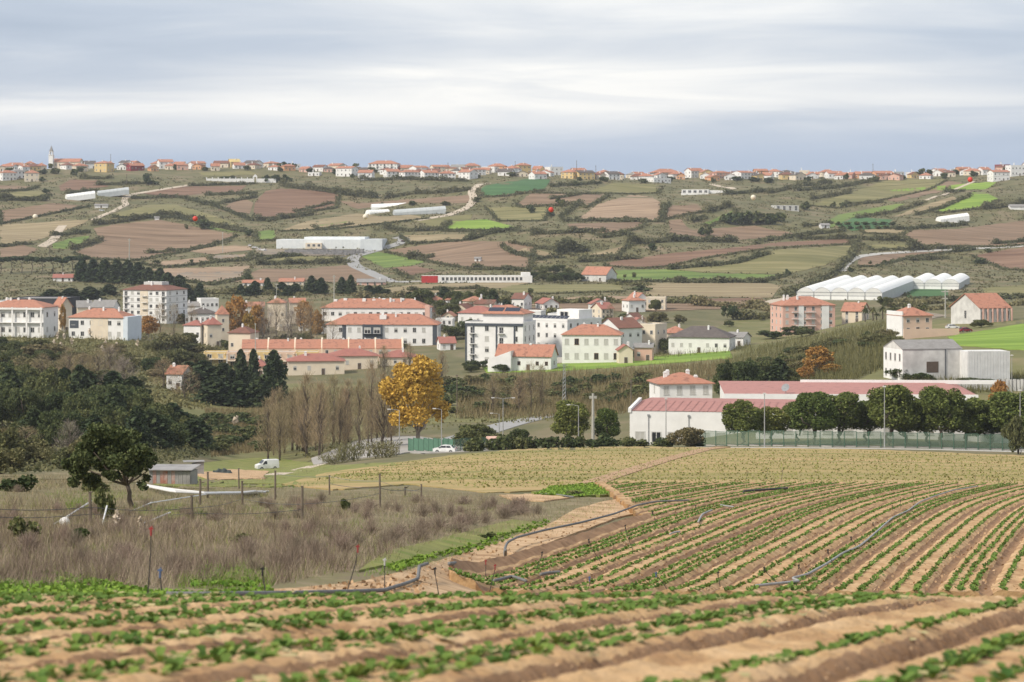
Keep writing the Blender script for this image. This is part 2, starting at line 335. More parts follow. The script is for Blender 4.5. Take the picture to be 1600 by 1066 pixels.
def proto(kind, var):
    """(trunk mesh, crown mesh, height, width) of one tree kind, several variants each"""
    key = (kind, var)
    if key in KINDS: return KINDS[key]
    g = np.random.default_rng(sum(ord(c) * 7 ** i for i, c in enumerate(kind)) % 99991 + var * 17); tb = MB(); bark = V_BARK
    if kind == 'pine':                       # round-headed pine on a short forked trunk, 9 m
        H, Wd = 9.0, 7.0; L = [((0, 0, 5.0), (2.6, 2.6, 2.8))]
        for i in range(16):
            t = g.uniform(0, 6.28); e = g.uniform(-.9, 1.1); L.append(((math.cos(t) * 2.2 * math.cos(e), math.sin(t) * 2.2 * math.cos(e), 5.0 + 2.6 * math.sin(e)), (g.uniform(.9, 1.5),) * 2 + (g.uniform(.8, 1.2),)))
        P = lobes_pts(L, 8500, g, .55); crown = leafcards('crown', P, .13, V_PINE, asp=.6, g=g)
        for i in range(3): limb(tb, (0, 0, 1.3), (g.normal() * 1.1, g.normal() * 1.1, 4.6), .16, .07, g)
        limb(tb, (0, 0, -.4), (g.normal() * .25, g.normal() * .2, 1.6), .2, .16, g)
    elif kind == 'umbrella':
        H, Wd = 12.0, 10.0; L = [((g.uniform(-3.6, 3.6), g.uniform(-3, 3), 10 + g.uniform(-.4, .8)), (g.uniform(1.3, 2.2), g.uniform(1.3, 2.2), g.uniform(.7, 1.1))) for _ in range(12)]
        crown = leafcards('crown', lobes_pts(L, 1300, g), .42, V_DARK, g=g)
        limb(tb, (0, 0, -.5), (.3, 0, 7), .28, .2, g, .05)
        for i in range(5): limb(tb, (.3, 0, 6.6), (g.uniform(-3, 3), g.uniform(-2, 2), 9.8), .14, .06, g)
    elif kind == 'conifer':                  # dense dark conifer, pointed
        H, Wd = 14.0, 7.0; z = g.uniform(0.02, 1, 2400) ** 1.15; t = g.uniform(0, 6.28, 2400)
        rr = 3.2 * (1 - z) ** .55 * g.uniform(.35, 1.12, 2400) * (1 + .3 * np.sin(3 * t + z * 9 + var) + .22 * np.sin(5 * t - z * 23 + 2 * var)) + .1
        crown = leafcards('crown', np.stack([rr * np.cos(t), rr * np.sin(t), .5 + z * 13.4], 1), .36, V_DARK, up=.2, g=g); limb(tb, (0, 0, -.5), (0, 0, 11), .3, .06, g, .01)
    elif kind == 'oak':                      # broad evergreen, foliage nearly to the ground
        H, Wd = 8.0, 8.0; L = [((g.normal() * 1.5, g.normal() * 1.5, g.uniform(2.2, 6.4)), (g.uniform(1.1, 2.0), g.uniform(1.1, 2.0), g.uniform(1.0, 1.6))) for _ in range(22)]
        crown = leafcards('crown', lobes_pts(L, 7500, g, .55), .15, V_OAK, g=g)
        limb(tb, (0, 0, -.5), (.2, 0, 3), .26, .18, g)
        for i in range(4): limb(tb, (.2, 0, 2.8), (g.normal() * 1.6, g.normal() * 1.6, 5.4), .13, .05, g)
    elif kind == 'olivebush':                # loose pale scrub tree
        H, Wd = 5.0, 6.5; L = [((g.normal() * 1.5, g.normal() * 1.3, g.uniform(1.0, 3.9)), (g.uniform(.7, 1.5), g.uniform(.7, 1.5), g.uniform(.6, 1.2))) for _ in range(18)]
        crown = leafcards('crown', lobes_pts(L, 4000, g, .4), .13, V_OLIVE, g=g)
        for i in range(5): limb(tb, (0, 0, -.4), (g.normal() * 1.4, g.normal() * 1.3, 3.2), .1, .03, g)
    elif kind in ('plane', 'orange'):        # autumn tree, rounded crown
        H, Wd = 16.0, 15.0; L = [((0, 0, 9.6), (4.6, 4.6, 4.4))]
        for i in range(30):
            t = g.uniform(0, 6.28); e = g.uniform(-.95, 1.35); q = 4.9; L.append(((math.cos(t) * q * math.cos(e), math.sin(t) * q * math.cos(e), 8.8 + 5.4 * math.sin(e)), (g.uniform(1.2, 2.2),) * 2 + (g.uniform(1.0, 1.8),)))
        n = 9500 if kind == 'plane' else 2200
        crown = leafcards('crown', lobes_pts(L, n, g, .5), .165 if kind == 'plane' else .3, V_YEL if kind == 'plane' else V_ORG, g=g); bark = V_BARKP
        limb(tb, (0, 0, -.6), (0, 0, 3.2), .42, .34, g, .02)
        for i in range(9): t = i * .7 + g.normal() * .2; limb(tb, (0, 0, 2.2 + .1 * i), (math.cos(t) * 3.8, math.sin(t) * 3.8, 8.5 + g.normal()), .2, .05, g, .06)
    elif kind in ('poplar', 'bare'):         # leafless trees: limbs and fine twigs
        H, Wd = 14.0, 5.0 if kind == 'poplar' else 8.0; up = kind == 'poplar'; n = 1250; z = g.uniform(.12, 1, n); t = g.uniform(0, 6.28, n)
        prof_ = np.sin(np.pi * np.clip(z, 0, 1) ** .8) ** .7; rr = (1.9 if up else 3.6) * prof_ * g.uniform(.1, 1, n) ** .6
        P = np.stack([rr * np.cos(t), rr * np.sin(t), z * 12.4], 1); d = np.stack([np.cos(t) * (.34 if up else .6), np.sin(t) * (.34 if up else .6), np.ones(n)], 1) + g.normal(size=(n, 3)) * .36
        s = rdir(n, g) * .016; ln = g.uniform(.5, 1.1, n)[:, None]
        crown = cards('crown', P + d * ln * .5, s, d * ln * .62, g.uniform(0, 1, n), V_TWIG if up or var % 2 else V_TWIGP); bark = V_BARK
        limb(tb, (0, 0, -.5), (g.normal() * .2, g.normal() * .2, 11.5), .2, .03, g, .015, 6)
        for i in range(26 if up else 20):
            z0 = g.uniform(1.2, 9); a = g.uniform(0, 6.28); l = (1.5 if up else 2.7) * (1 - z0 / 14); limb(tb, (0, 0, z0), (math.cos(a) * l, math.sin(a) * l, z0 + g.uniform(2, 3.8)), .075, .018, g, .05, 3)
    elif kind == 'bush':
        H, Wd = 2.6, 3.4; L = [((g.normal() * .7, g.normal() * .7, g.uniform(.5, 1.7)), (g.uniform(.5, .9),) * 3) for _ in range(9)]
        crown = leafcards('crown', lobes_pts(L, 700, g, .5), .15, V_OAK, g=g)
        for i in range(3): limb(tb, (0, 0, -.3), (g.normal() * .5, g.normal() * .5, 1.4), .06, .02, g)
    elif kind == 'brush':                    # dead twiggy shrub
        H, Wd = 1.2, 1.8; n = 700; t = g.uniform(0, 6.28, n); e = g.uniform(.25, 1.5, n); rr = g.uniform(.15, .75, n); d = np.stack([np.cos(t) * np.cos(e), np.sin(t) * np.cos(e), np.sin(e)], 1); d2 = d + g.normal(size=(n, 3)) * .35
        crown = cards('crown', d * rr[:, None] * np.array([1.1, 1.1, 1.3]), rdir(n, g) * .006, d2 * .16, g.uniform(0, 1, n), V_BRUSH)
        for i in range(7): a = g.uniform(0, 6.28); limb(tb, (0, 0, -.05), (math.cos(a) * .5, math.sin(a) * .5, g.uniform(.4, .9)), .015, .005, g, .05, 2)
    elif kind == 'fartree':
        H, Wd = 7.0, 7.0; L = [((g.normal() * 1.4, g.normal() * 1.4, g.uniform(1.8, 5.4)), (g.uniform(1.0, 1.8),) * 3) for _ in range(12)]
        crown = leafcards('crown', lobes_pts(L, 420, g, .5), .46, V_OAK, g=g); limb(tb, (0, 0, -.5), (0, 0, 3.4), .22, .12, g)
    elif kind == 'palm':
        H, Wd = 9.0, 5.5; limb(tb, (0, 0, -.5), (.1, 0, 7), .3, .22, g, .01); V = MB()
        for i in range(34):
            a = g.uniform(0, 6.28); e = g.uniform(-.9, 1.3); L_ = 2.7; pts = [Vector((math.cos(a) * L_ * t * math.cos(e), math.sin(a) * L_ * t * math.cos(e), 7 + L_ * (t * math.sin(e) - .45 * t * t))) for t in (0, .35, .7, 1)]
            sd = Vector((-math.sin(a), math.cos(a), .3)) * .26; q = []
            for k, p in enumerate(pts): w = (.4, 1, .8, .1)[k]; q += [p - sd * w, p + sd * w]
            V.add(q, [(0, 1, 3, 2), (2, 3, 5, 4), (4, 5, 7, 6)])
        crown = V.mesh('crown', V_PALM); at_ = crown.attributes.new('v', 'FLOAT', 'POINT'); at_.data.foreach_set('value', g.uniform(0, 1, len(crown.vertices)).astype(np.float32))
    elif kind == 'canes':                    # clump of giant reed
        H, Wd = 4.0, 5.0; n = 900; rr = 1.9 * g.uniform(0, 1, n) ** .5; t = g.uniform(0, 6.28, n); P = np.stack([rr * np.cos(t), rr * np.sin(t), np.zeros(n)], 1)
        d = np.stack([np.cos(t) * rr * .16, np.sin(t) * rr * .16, np.ones(n)], 1) + g.normal(size=(n, 3)) * .1; z = g.uniform(.4, 3.3, n)[:, None]
        crown = cards('crown', P + d * z, rdir(n, g) * .05, (d * .3 + rdir(n, g) * .22) * .8, g.uniform(0, 1, n), V_CANE)
        for i in range(14): a = g.uniform(0, 6.28); limb(tb, (math.cos(a) * .8, math.sin(a) * .8, -.2), (math.cos(a) * 1.2, math.sin(a) * 1.2, 3), .02, .012, g, .02, 2)
    KINDS[key] = (tb.mesh('trunk', bark, True), crown, H, Wd); return KINDS[key]
DESC = {'pine': ('pine_tree', 'round-headed green pine', 'tree'), 'umbrella': ('umbrella_pine', 'flat-topped umbrella pine', 'tree'), 'conifer': ('conifer_tree', 'dense dark conifer', 'tree'),
 'oak': ('evergreen_tree', 'broad dark evergreen tree', 'tree'), 'olivebush': ('shrub', 'loose olive-green shrub', 'shrub'), 'plane': ('plane_tree', 'large golden-yellow autumn tree', 'tree'), 'orange': ('autumn_tree', 'tree in rusty orange autumn leaf', 'tree'),
 'poplar': ('bare_poplar', 'tall leafless brown poplar', 'tree'), 'bare': ('bare_tree', 'leafless grey-brown tree', 'tree'), 'bush': ('bush', 'rounded dark green bush', 'bush'), 'fartree': ('tree', 'small round tree', 'tree'),
 'brush': ('dry_shrub', 'dead twiggy brown shrub', 'shrub'), 'palm': ('palm_tree', 'palm with drooping fronds', 'palm'), 'canes': ('reed_clump', 'clump of giant reeds', 'reeds')}
NVAR = {'pine': 4, 'oak': 4, 'poplar': 4, 'bare': 4, 'conifer': 3}
def tree(kind, px, py, hpx, wpx=None, Y=None, desc=None, where='', ymin=44.0, group=None):
    p = at(px, Y) if Y else hit(px, py, ymin); s = p.y / F
    tm, cm, H, Wd = proto(kind, R.randrange(NVAR.get(kind, 3))); h = hpx * s if not Y else p_h(py, hpx, p)
    nm, d, cat = DESC[kind]; sz = h / H; sx = (wpx * s / Wd) if wpx else sz
    r = thing(nm, (desc or d) + (' ' + where if where else ''), cat, p, R.uniform(0, 6.28), group or cat + 's ' + (where or 'in the valley'), (sx, sx, sz))
    if min(hpx, wpx or 99) > 5: obj('trunk', tm, r)
    obj('crown', cm, r); return r
def p_h(py, hpx, p):
    """height so that the top stays at photo row py-hpx when the base is hidden"""
    return -(py - hpx - HR) / F * p.y - p.z
def hedge(pp, hpx, m=None, dens=1.0, name='hedgerow', label='bushy hedgerow', where='on the far hillside', thick=3.0, ymin=44.0, cat='hedge', size=None):
    W_ = polyw(pp, ymin, 5); runs = [[W_[0]]]
    for a, b in zip(W_, W_[1:]):
        if (b - a).length > 32: runs.append([])
        runs[-1].append(b)
    for w in runs:
        if len(w) > 3: hedge_run(w, pp, hpx, m, dens * len(w) / len(W_), name, label, where, thick, cat, size)
def hedge_run(w, pp, hpx, m, dens, name, label, where, thick, cat, size):
    L = [0]
    for a, b in zip(w, w[1:]): L.append(L[-1] + (b - a).length)
    if L[-1] < 1: return
    s = w[0].y / F; h = max(hpx * s, .6); plen = sum(math.hypot(b[0] - a[0], b[1] - a[1]) for a, b in zip(pp, pp[1:])); n = int(max(160 * min(1, dens), plen * hpx * 2.2 * dens)); g = rng
    t = g.uniform(0, L[-1], n); A = np.array([tuple(v) for v in w]); P = np.stack([np.interp(t, L, A[:, k]) for k in range(3)], 1)
    hh = h * (.55 + .3 * np.sin(t / (h * 1.1) + 1) + .25 * np.sin(t / (h * .47))) * g.uniform(.75, 1.1, n); hh = np.maximum(hh, h * .3)
    P[:, 0] += g.normal(size=n) * thick * .4; P[:, 1] += g.normal(size=n) * thick * .4; P[:, 2] = ground(P[:, 0], P[:, 1]) + hh * g.uniform(.05, 1, n) ** .7
    sz = size or max(.5 * s, .3) * 1.25; k = max(4, int(L[-1] / (sz * 1.1))); t2 = np.repeat(np.linspace(0, L[-1], k), 3); B = np.stack([np.interp(t2, L, A[:, j]) for j in range(3)], 1) + g.normal(size=(len(t2), 3)) * np.array([.3, .3, 0]) * sz; B[:, 2] = ground(B[:, 0], B[:, 1]) + h * np.tile([.12, .3, .5], k)
    o = obj(name, leafcards(name, np.concatenate([P, B]), sz, m or V_HEDGE, g=g)); mid = pix(w[len(w) // 2])
    return tag(o, label + ' ' + where, cat, cat + 's ' + where, (mid[0], mid[1] - hpx / 2))
# ------------------------------------------------------------------ parcels of land, roads, hedges of the far hillside and the valley
def plough(name, a, b, rot=0.0, sc=.05, c3=None): return mat(name, tuple(x * .82 for x in a), tuple(x * 1.1 for x in b), sc, stretch=(.3, 2.6, 1, rot), c3=c3, bump=.4, bscale=.35, detail=10)
G_BROWN = plough('ploughed_brown', (.175, .115, .07), (.255, .175, .115), .5); G_RED = plough('ploughed_red_brown', (.16, .09, .056), (.225, .14, .092), -.3)
G_TAN = plough('dry_stubble', (.27, .195, .12), (.36, .28, .175), .9, c3=(.25, .2, .11)); G_PINK = plough('pale_tilled_earth', (.275, .19, .125), (.355, .255, .17), 1.1, .09)
G_OLIVE = plough('rough_pasture', (.155, .15, .058), (.25, .215, .105), -.6, c3=(.185, .17, .07)); G_GREEN = plough('young_green_crop', (.10, .165, .035), (.18, .23, .06), .4)
G_BRIGHT = plough('bright_green_crop', (.15, .25, .03), (.235, .33, .055), .2); G_DKGR = plough('dark_green_crop', (.045, .115, .04), (.075, .155, .055), 1.2)
G_GREY = plough('grey_fallow', (.20, .165, .125), (.28, .235, .18), .1)
for m_, polys in {
 'G_BROWN': ['146,357 190,350 250,344 330,360 370,368 330,385 280,395 215,407 140,405 115,395 160,380', '340,328 380,309 396,318 390,335 378,332', '0,330 80,318 140,322 60,338 0,350', '520,312 560,318 640,312 740,305 735,318 650,317 560,327',
   '806,319 830,303 955,304 918,324 900,319 815,324', '1035,322 1090,320 1100,330 1040,342', '1045,345 1065,343 1080,360 1180,353 1200,358 1246,366 1150,376 1100,371 1046,366', '885,350 1010,347 1000,357 940,367 890,358', '1380,312 1440,298 1480,283 1505,286 1470,300 1400,316',
   '1412,368 1428,360 1500,358 1600,345 1660,350 1660,378 1560,386 1438,385', '1345,400 1420,396 1500,391 1420,402 1370,416 1340,416', '390,427 412,420 470,421 540,415 598,432 600,442 480,440 402,441', '600,393 700,377 800,378 835,387 828,420 740,421 680,411', '0,389 35,383 60,390 30,405 0,408',
   '870,476 1000,469 1195,470 1215,481 1000,487 800,484', '-60,295 0,290 60,292 40,297 -60,302'],
 'G_RED': ['215,301 290,292 385,290 372,300 330,301 270,309 230,304', '398,318 415,299 440,295 500,298 530,305 525,325 480,331 420,346 396,338', '92,291 110,281 160,283 170,292 130,296 95,299', '945,411 1050,396 1160,386 1205,380 1330,374 1330,381 1200,388 1100,403 1045,416 1000,419 950,416', '1520,400 1600,386 1660,386 1660,425 1570,421', '612,419 650,416 682,423 640,431', '1060,468 1190,466 1195,470 1050,472'],
 'G_TAN': ['0,352 140,343 130,350 62,375 0,385', '436,361 480,346 560,334 600,339 640,336 670,341 600,349 520,358', '625,368 740,366 725,376 640,381', '1010,443 1200,443 1222,447 1206,466 1010,463', '910,401 970,386 985,381 965,399', '1390,341 1440,323 1490,307 1495,311 1450,329', '1345,359 1422,358 1408,366 1350,364', '784,384 830,388 880,402 850,403 800,394', '560,457 640,446 800,440 830,441 800,449 660,460'],
 'G_PINK': ['900,344 935,319 985,305 1020,308 1037,319 1035,346 960,346', '235,421 392,416 384,430 396,441 300,441', '220,412 395,396 385,404 262,418', '778,477 800,471 930,463 1010,464 1000,468 870,475 800,480', '290,392 345,385 388,385 395,391 330,398'],
 'G_OLIVE': ['185,333 230,321 270,319 330,336 385,358 330,351 270,339 225,341 176,339', '1045,421 1130,416 1200,399 1210,391 1330,384 1328,397 1290,415 1230,429 1100,426', '1265,321 1330,301 1380,284 1400,279 1480,281 1450,297 1390,310 1310,325', '772,454 800,446 970,444 975,455 880,458 800,460', '420,406 470,401 530,403 520,409 430,409', '1350,383 1416,381 1424,389 1365,391', '1535,451 1600,446 1660,446 1660,466 1540,466', '918,301 960,286 1030,289 1030,301 990,303',
   '0,303 60,298 80,304 40,311 0,313', '310,270 392,268 404,273 320,277', '1240,448 1330,440 1300,452 1250,458', '640,345 690,340 740,335 735,343 690,357', '760,325 800,324 860,322 850,345 780,345', '1310,292 1370,282 1260,297'],
 'G_GREEN': ['82,381 110,373 140,369 135,379 110,389 83,389', '490,353 545,346 552,350 500,358', '565,401 590,394 640,401 670,409 640,416 600,419', '955,423 1040,421 1100,427 1228,430 1200,438 1060,439 955,441', '1095,351 1120,341 1150,327 1147,336 1110,353', '1280,351 1310,336 1400,319 1415,319 1395,328 1330,341 1300,356', '400,362 428,360 430,375 400,377', '300,350 345,358 385,366 330,358'],
 'G_BRIGHT': ['690,359 705,346 760,343 810,356 800,361', '1460,331 1520,301 1540,301 1562,313 1530,326 1470,333', '755,575 860,570 960,563 1080,553 1140,549 1145,560 1060,567 960,575 860,581 760,583', '1480,527 1560,513 1610,505 1680,497 1680,540 1600,548 1500,541', '1380,300 1400,296 1560,284 1540,296'],
 'G_DKGR': ['747,297 760,290 830,279 860,281 850,297 790,306 755,308', '1405,451 1480,453 1482,465 1420,466', '1305,351 1340,339 1395,344 1390,356 1330,361'],
 'G_GREY': ['232,432 300,425 388,424 380,436 330,445', '396,387 440,390 500,393 545,400 470,400 408,399', '326,404 340,399 400,398 425,404 340,409', '1390,500 1450,488 1480,494 1420,506']}.items():
    for p in polys: field([tuple(map(float, q.split(','))) for q in p.split()], globals()[m_])
G_ROAD = mat('asphalt', (.27, .265, .26), (.34, .335, .325), .5); G_DIRT = mat('dirt_track', (.42, .35, .27), (.55, .47, .37), .3); G_CONC = mat('concrete', (.38, .37, .34), (.5, .48, .45), .4)
def P_(s): return [tuple(map(float, q.split(','))) for q in s.split()]
road(P_('300,289 225,301 205,304 192,311 199,320 185,328 168,334 145,344'), 5, G_DIRT, 'dirt_road'); road(P_('98,353 90,363 85,375 65,386'), 6, G_DIRT, 'dirt_road')
road(P_('650,345 700,337 730,325 742,312 735,300 745,293 762,287'), 6, G_DIRT, 'dirt_road'); road(P_('620,371 634,374 625,381 600,388 556,400 549,407 562,420 590,432 612,441 640,441'), 8, G_ROAD, 'road')
road(P_('612,441 700,439 830,433'), 6, G_CONC, 'road'); road(P_('1195,482 1197,476 1212,470 1245,465'), 7, G_DIRT, 'dirt_road'); road(P_('1316,424 1322,412 1340,402 1370,397 1450,392 1600,385'), 5, G_CONC, 'road')
road(P_('1448,313 1476,303 1522,284'), 4, G_DIRT, 'dirt_road'); road(P_('1112,288 1145,296'), 6, G_DIRT, 'dirt_road'); road(P_('440,262 480,268 500,272'), 4, G_DIRT, 'dirt_road')
for s, h in [('0,313 75,314', 12), ('105,303 155,299', 8), ('205,311 280,309 330,321 395,346', 8), ('145,353 200,346 255,336 300,341 330,353 380,363', 11), ('80,369 140,364', 8), ('110,391 160,376', 11), ('320,306 400,303', 7), ('315,321 345,319 400,309', 8), ('230,397 300,391 360,377', 7),
 ('295,291 400,288', 6), ('125,280 175,280', 9), ('0,386 50,381', 6), ('400,346 450,341 490,336', 10), ('440,292 520,302 580,310', 13), ('520,303 590,310', 12), ('600,312 640,304 700,302 735,297', 10), ('560,283 640,281 730,284', 9), ('600,357 640,362 690,360 703,348', 10), ('690,362 760,363 850,361', 4),
 ('400,404 470,400', 8), ('400,414 545,411', 11), ('638,406 676,403', 13), ('730,377 760,367 800,361', 10), ('620,427 642,437', 8), ('805,302 935,304', 4), ('860,292 940,287', 8), ('880,347 1010,344', 7), ('876,343 906,316', 11), ('1031,342 1046,320', 10), ('830,367 945,362', 10), ('870,398 918,392', 22), ('980,382 1060,377 1150,380', 14),
 ('905,410 1000,404', 9), ('938,372 985,366', 8), ('1045,422 1150,412 1200,397', 9), ('1055,442 1200,442', 10), ('1080,347 1102,341', 11), ('1105,333 1142,322', 12), ('800,380 870,392 900,400', 6), ('800,397 850,407', 7), ('1180,382 1210,373', 8), ('1240,299 1310,294 1372,282', 9), ('1265,312 1330,302', 9), ('1320,320 1380,317', 6), ('1340,342 1400,332 1446,317', 8),
 ('1430,337 1470,327 1516,307', 8), ('1475,302 1506,300', 9), ('1400,360 1510,352', 8), ('1200,377 1250,369 1320,362', 8), ('1245,374 1330,374 1420,377', 10), ('1330,402 1341,377', 14), ('1225,466 1300,432 1332,402', 14), ('1420,392 1456,390', 16), ('1462,390 1482,389', 9), ('1490,394 1522,390', 10), ('1420,407 1482,404', 8), ('1552,382 1640,376', 8), ('1480,472 1640,464', 10),
 ('1535,328 1640,314', 12), ('1200,303 1250,292 1300,287', 10), ('620,372 628,366', 12), ('150,290 230,287', 7), ('740,420 830,424', 8), ('860,312 905,305', 7), ('1130,305 1200,300', 9), ('1255,355 1300,350', 7), ('640,455 760,452', 7), ('460,332 520,318', 6)]: hedge(P_(s), h)
for s, h in [('780,476 900,474 1090,474', 12), ('800,490 880,492', 10), ('1085,478 1180,482 1230,490', 15), ('1150,500 1220,496', 16), ('1390,480 1470,474', 12), ('1430,486 1600,477', 10), ('960,446 1015,446', 5), ('250,470 300,470', 12), ('300,458 480,462', 10), ('560,466 640,464', 10)]:
    hedge(P_(s), h, V_CANE, 1.2, 'cane_row', 'row of tall canes', 'between fields beyond the town', 4)
NF = len(FIELDS)
for i, poly in enumerate(FIELDS[:NF]):
    ys_ = [q[1] for q in poly]
    if max(ys_) > 470 or i % 5 in (1, 3): continue
    a = min(range(len(poly)), key=lambda k: poly[k][0]); b = max(range(len(poly)), key=lambda k: poly[k][0]); ch = lambda p, q: [poly[k % len(poly)] for k in range(p, (q if q > p else q + len(poly)) + 1)]
    c1, c2 = ch(a, b), ch(b, a); low = max((c1, c2[::-1]), key=lambda c: sum(q[1] for q in c) / len(c)); up_ = c1 if low is not c1 else c2[::-1]
    hedge([(x, y + 1) for x, y in low], R.uniform(3, 7), None, .8, label='low scrubby parcel hedge')
# scattered low scrub on the untilled ground of the far slope and of the valley
def scatter(x0, x1, y0, y1, n, polys, ymin=44.0, inside_poly=None):
    px = rng.uniform(x0, x1, n); py = rng.uniform(y0, y1, n); k = np.ones(n, bool)
    for p in polys: k &= ~inside(p, px, py)
    if inside_poly: k &= inside(inside_poly, px, py)
    return np.array([tuple(hit(a, b, ymin)) for a, b in zip(px[k], py[k])])
P = scatter(-40, 1640, 276, 470, 13000, FIELDS[:NF]); P = np.repeat(P, 5, 0) + rng.normal(size=(len(P) * 5, 3)) * np.array([1.3, 2.2, .45]); P[:, 2] = np.maximum(P[:, 2], ground(P[:, 0], P[:, 1]) + .2)
stru(obj('hill_scrub', leafcards('hill_scrub', P, .42, V_SCRUB)), 'stuff')
# ------------------------------------------------------------------ buildings
WALL = {k: mat('plaster_' + k, a, b, .35, rough=.9, detail=7) for k, a, b in [('white', (.80, .79, .77), (.70, .69, .67)), ('cream', (.72, .63, .50), (.64, .55, .43)), ('yellow', (.68, .51, .24), (.60, .45, .22)), ('pink', (.66, .42, .34), (.6, .38, .31)),
  ('orange', (.66, .36, .2), (.58, .32, .18)), ('burgundy', (.26, .05, .06), (.22, .05, .055)), ('grey', (.42, .41, .40), (.34, .335, .33)), ('dark', (.045, .047, .055), (.06, .06, .068)), ('blue', (.62, .68, .74), (.56, .62, .68)), ('old', (.66, .65, .62), (.45, .44, .42)), ('peach', (.68, .50, .38), (.62, .46, .35))]}
ROOF = {k: mat('tiles_' + k, a, b, .8, rough=.85, c3=c, stretch=(1, 1, 1), bump=.05, bscale=4) for k, a, b, c in [('or', (.37, .165, .11), (.25, .12, .085), (.42, .20, .135)), ('brown', (.22, .105, .075), (.17, .085, .065), None), ('dark', (.10, .085, .08), (.14, .12, .11), None), ('red', (.36, .15, .115), (.28, .12, .10), None),
  ('grey', (.28, .27, .26), (.22, .21, .2), None), ('flat', (.5, .49, .46), (.42, .41, .39), None), ('yellow', (.62, .48, .2), (.55, .42, .2), None), ('pinkred', (.38, .19, .165), (.29, .15, .135), (.41, .205, .18))]}
M_GLASS = mat('window_glass', (.018, .02, .025), (.03, .033, .04), .5, rough=.12, spec=.5); M_FRAME = mat('window_frame', (.62, .61, .58), None, 2); M_BLIND = mat('roller_blind', (.5, .49, .46), (.42, .41, .38), 3)
M_BROWNF = mat('brown_shutter', (.2, .12, .07), None, 3); M_METAL = mat('galvanised_steel', (.36, .37, .38), (.28, .29, .3), 2, rough=.5, metal=.5); M_DOOR = mat('door_paint', (.12, .09, .07), None, 2); M_SOLAR = mat('solar_panel', (.02, .025, .045), None, 2, rough=.2, spec=.5)
M_RAIL = mat('railing_paint', (.45, .45, .44), None, 2)
def win_mesh(kind):
    g = {'dark': M_GLASS, 'blind': M_BLIND, 'brown': M_GLASS, 'half': M_GLASS}[kind]; fr = M_BROWNF if kind == 'brown' else M_FRAME; b = MB()
    t = .1
    b.box(-.5, -.5 + t, -.05, .1, 0, 1).box(.5 - t, .5, -.05, .1, 0, 1).box(-.5 + t, .5 - t, -.05, .1, 1 - t * .8, 1).box(-.56, .56, -.11, .1, -.07, 0)
    b.box(-.03, .03, -.03, .08, 0, 1 - t * .8)
    b.box(-.5 + t, .5 - t, -.004, .09, 0, 1 - t * .8, 1)
    if kind == 'half': b.box(-.5 + t, .5 - t, -.02, .05, .55, 1 - t * .8, 2)
    return b.mesh('window', [fr, g, M_BLIND])
WIN = {k: win_mesh(k) for k in ('dark', 'blind', 'brown', 'half')}
def chim_mesh(): b = MB(); b.box(-.4, .4, -.3, .3, -1.2, 1.1).box(-.48, .48, -.38, .38, 1.1, 1.22).box(-.3, .3, -.22, .22, 1.22, 1.5); return b.mesh('chimney', WALL['white'])
CHIM = chim_mesh()
def door_mesh(): b = MB(); b.box(-.5, .5, -.05, .1, 0, 1, 0).box(-.56, -.5, -.08, .1, 0, 1.03, 1).box(.5, .56, -.08, .1, 0, 1.03, 1).box(-.5, .5, -.08, .1, 1, 1.03, 1).box(.36, .42, -.1, -.05, .45, .5, 1); return b.mesh('door', [M_DOOR, M_FRAME])
DOOR = door_mesh()
def balc_mesh():
    b = MB(); b.box(-.5, .5, -1.1, 0, -.15, 0, 0).box(-.5, .5, -1.1, -1.06, .9, .96, 1)
    for i in range(9): x = -.48 + .12 * i; b.box(x - .006, x + .006, -1.1, -1.07, 0, .9, 1)
    b.box(-.5, -.49, -1.1, 0, .9, .96, 1).box(.49, .5, -1.1, 0, .9, .96, 1); return b.mesh('balcony', [WALL['white'], M_RAIL])
BALC = balc_mesh()
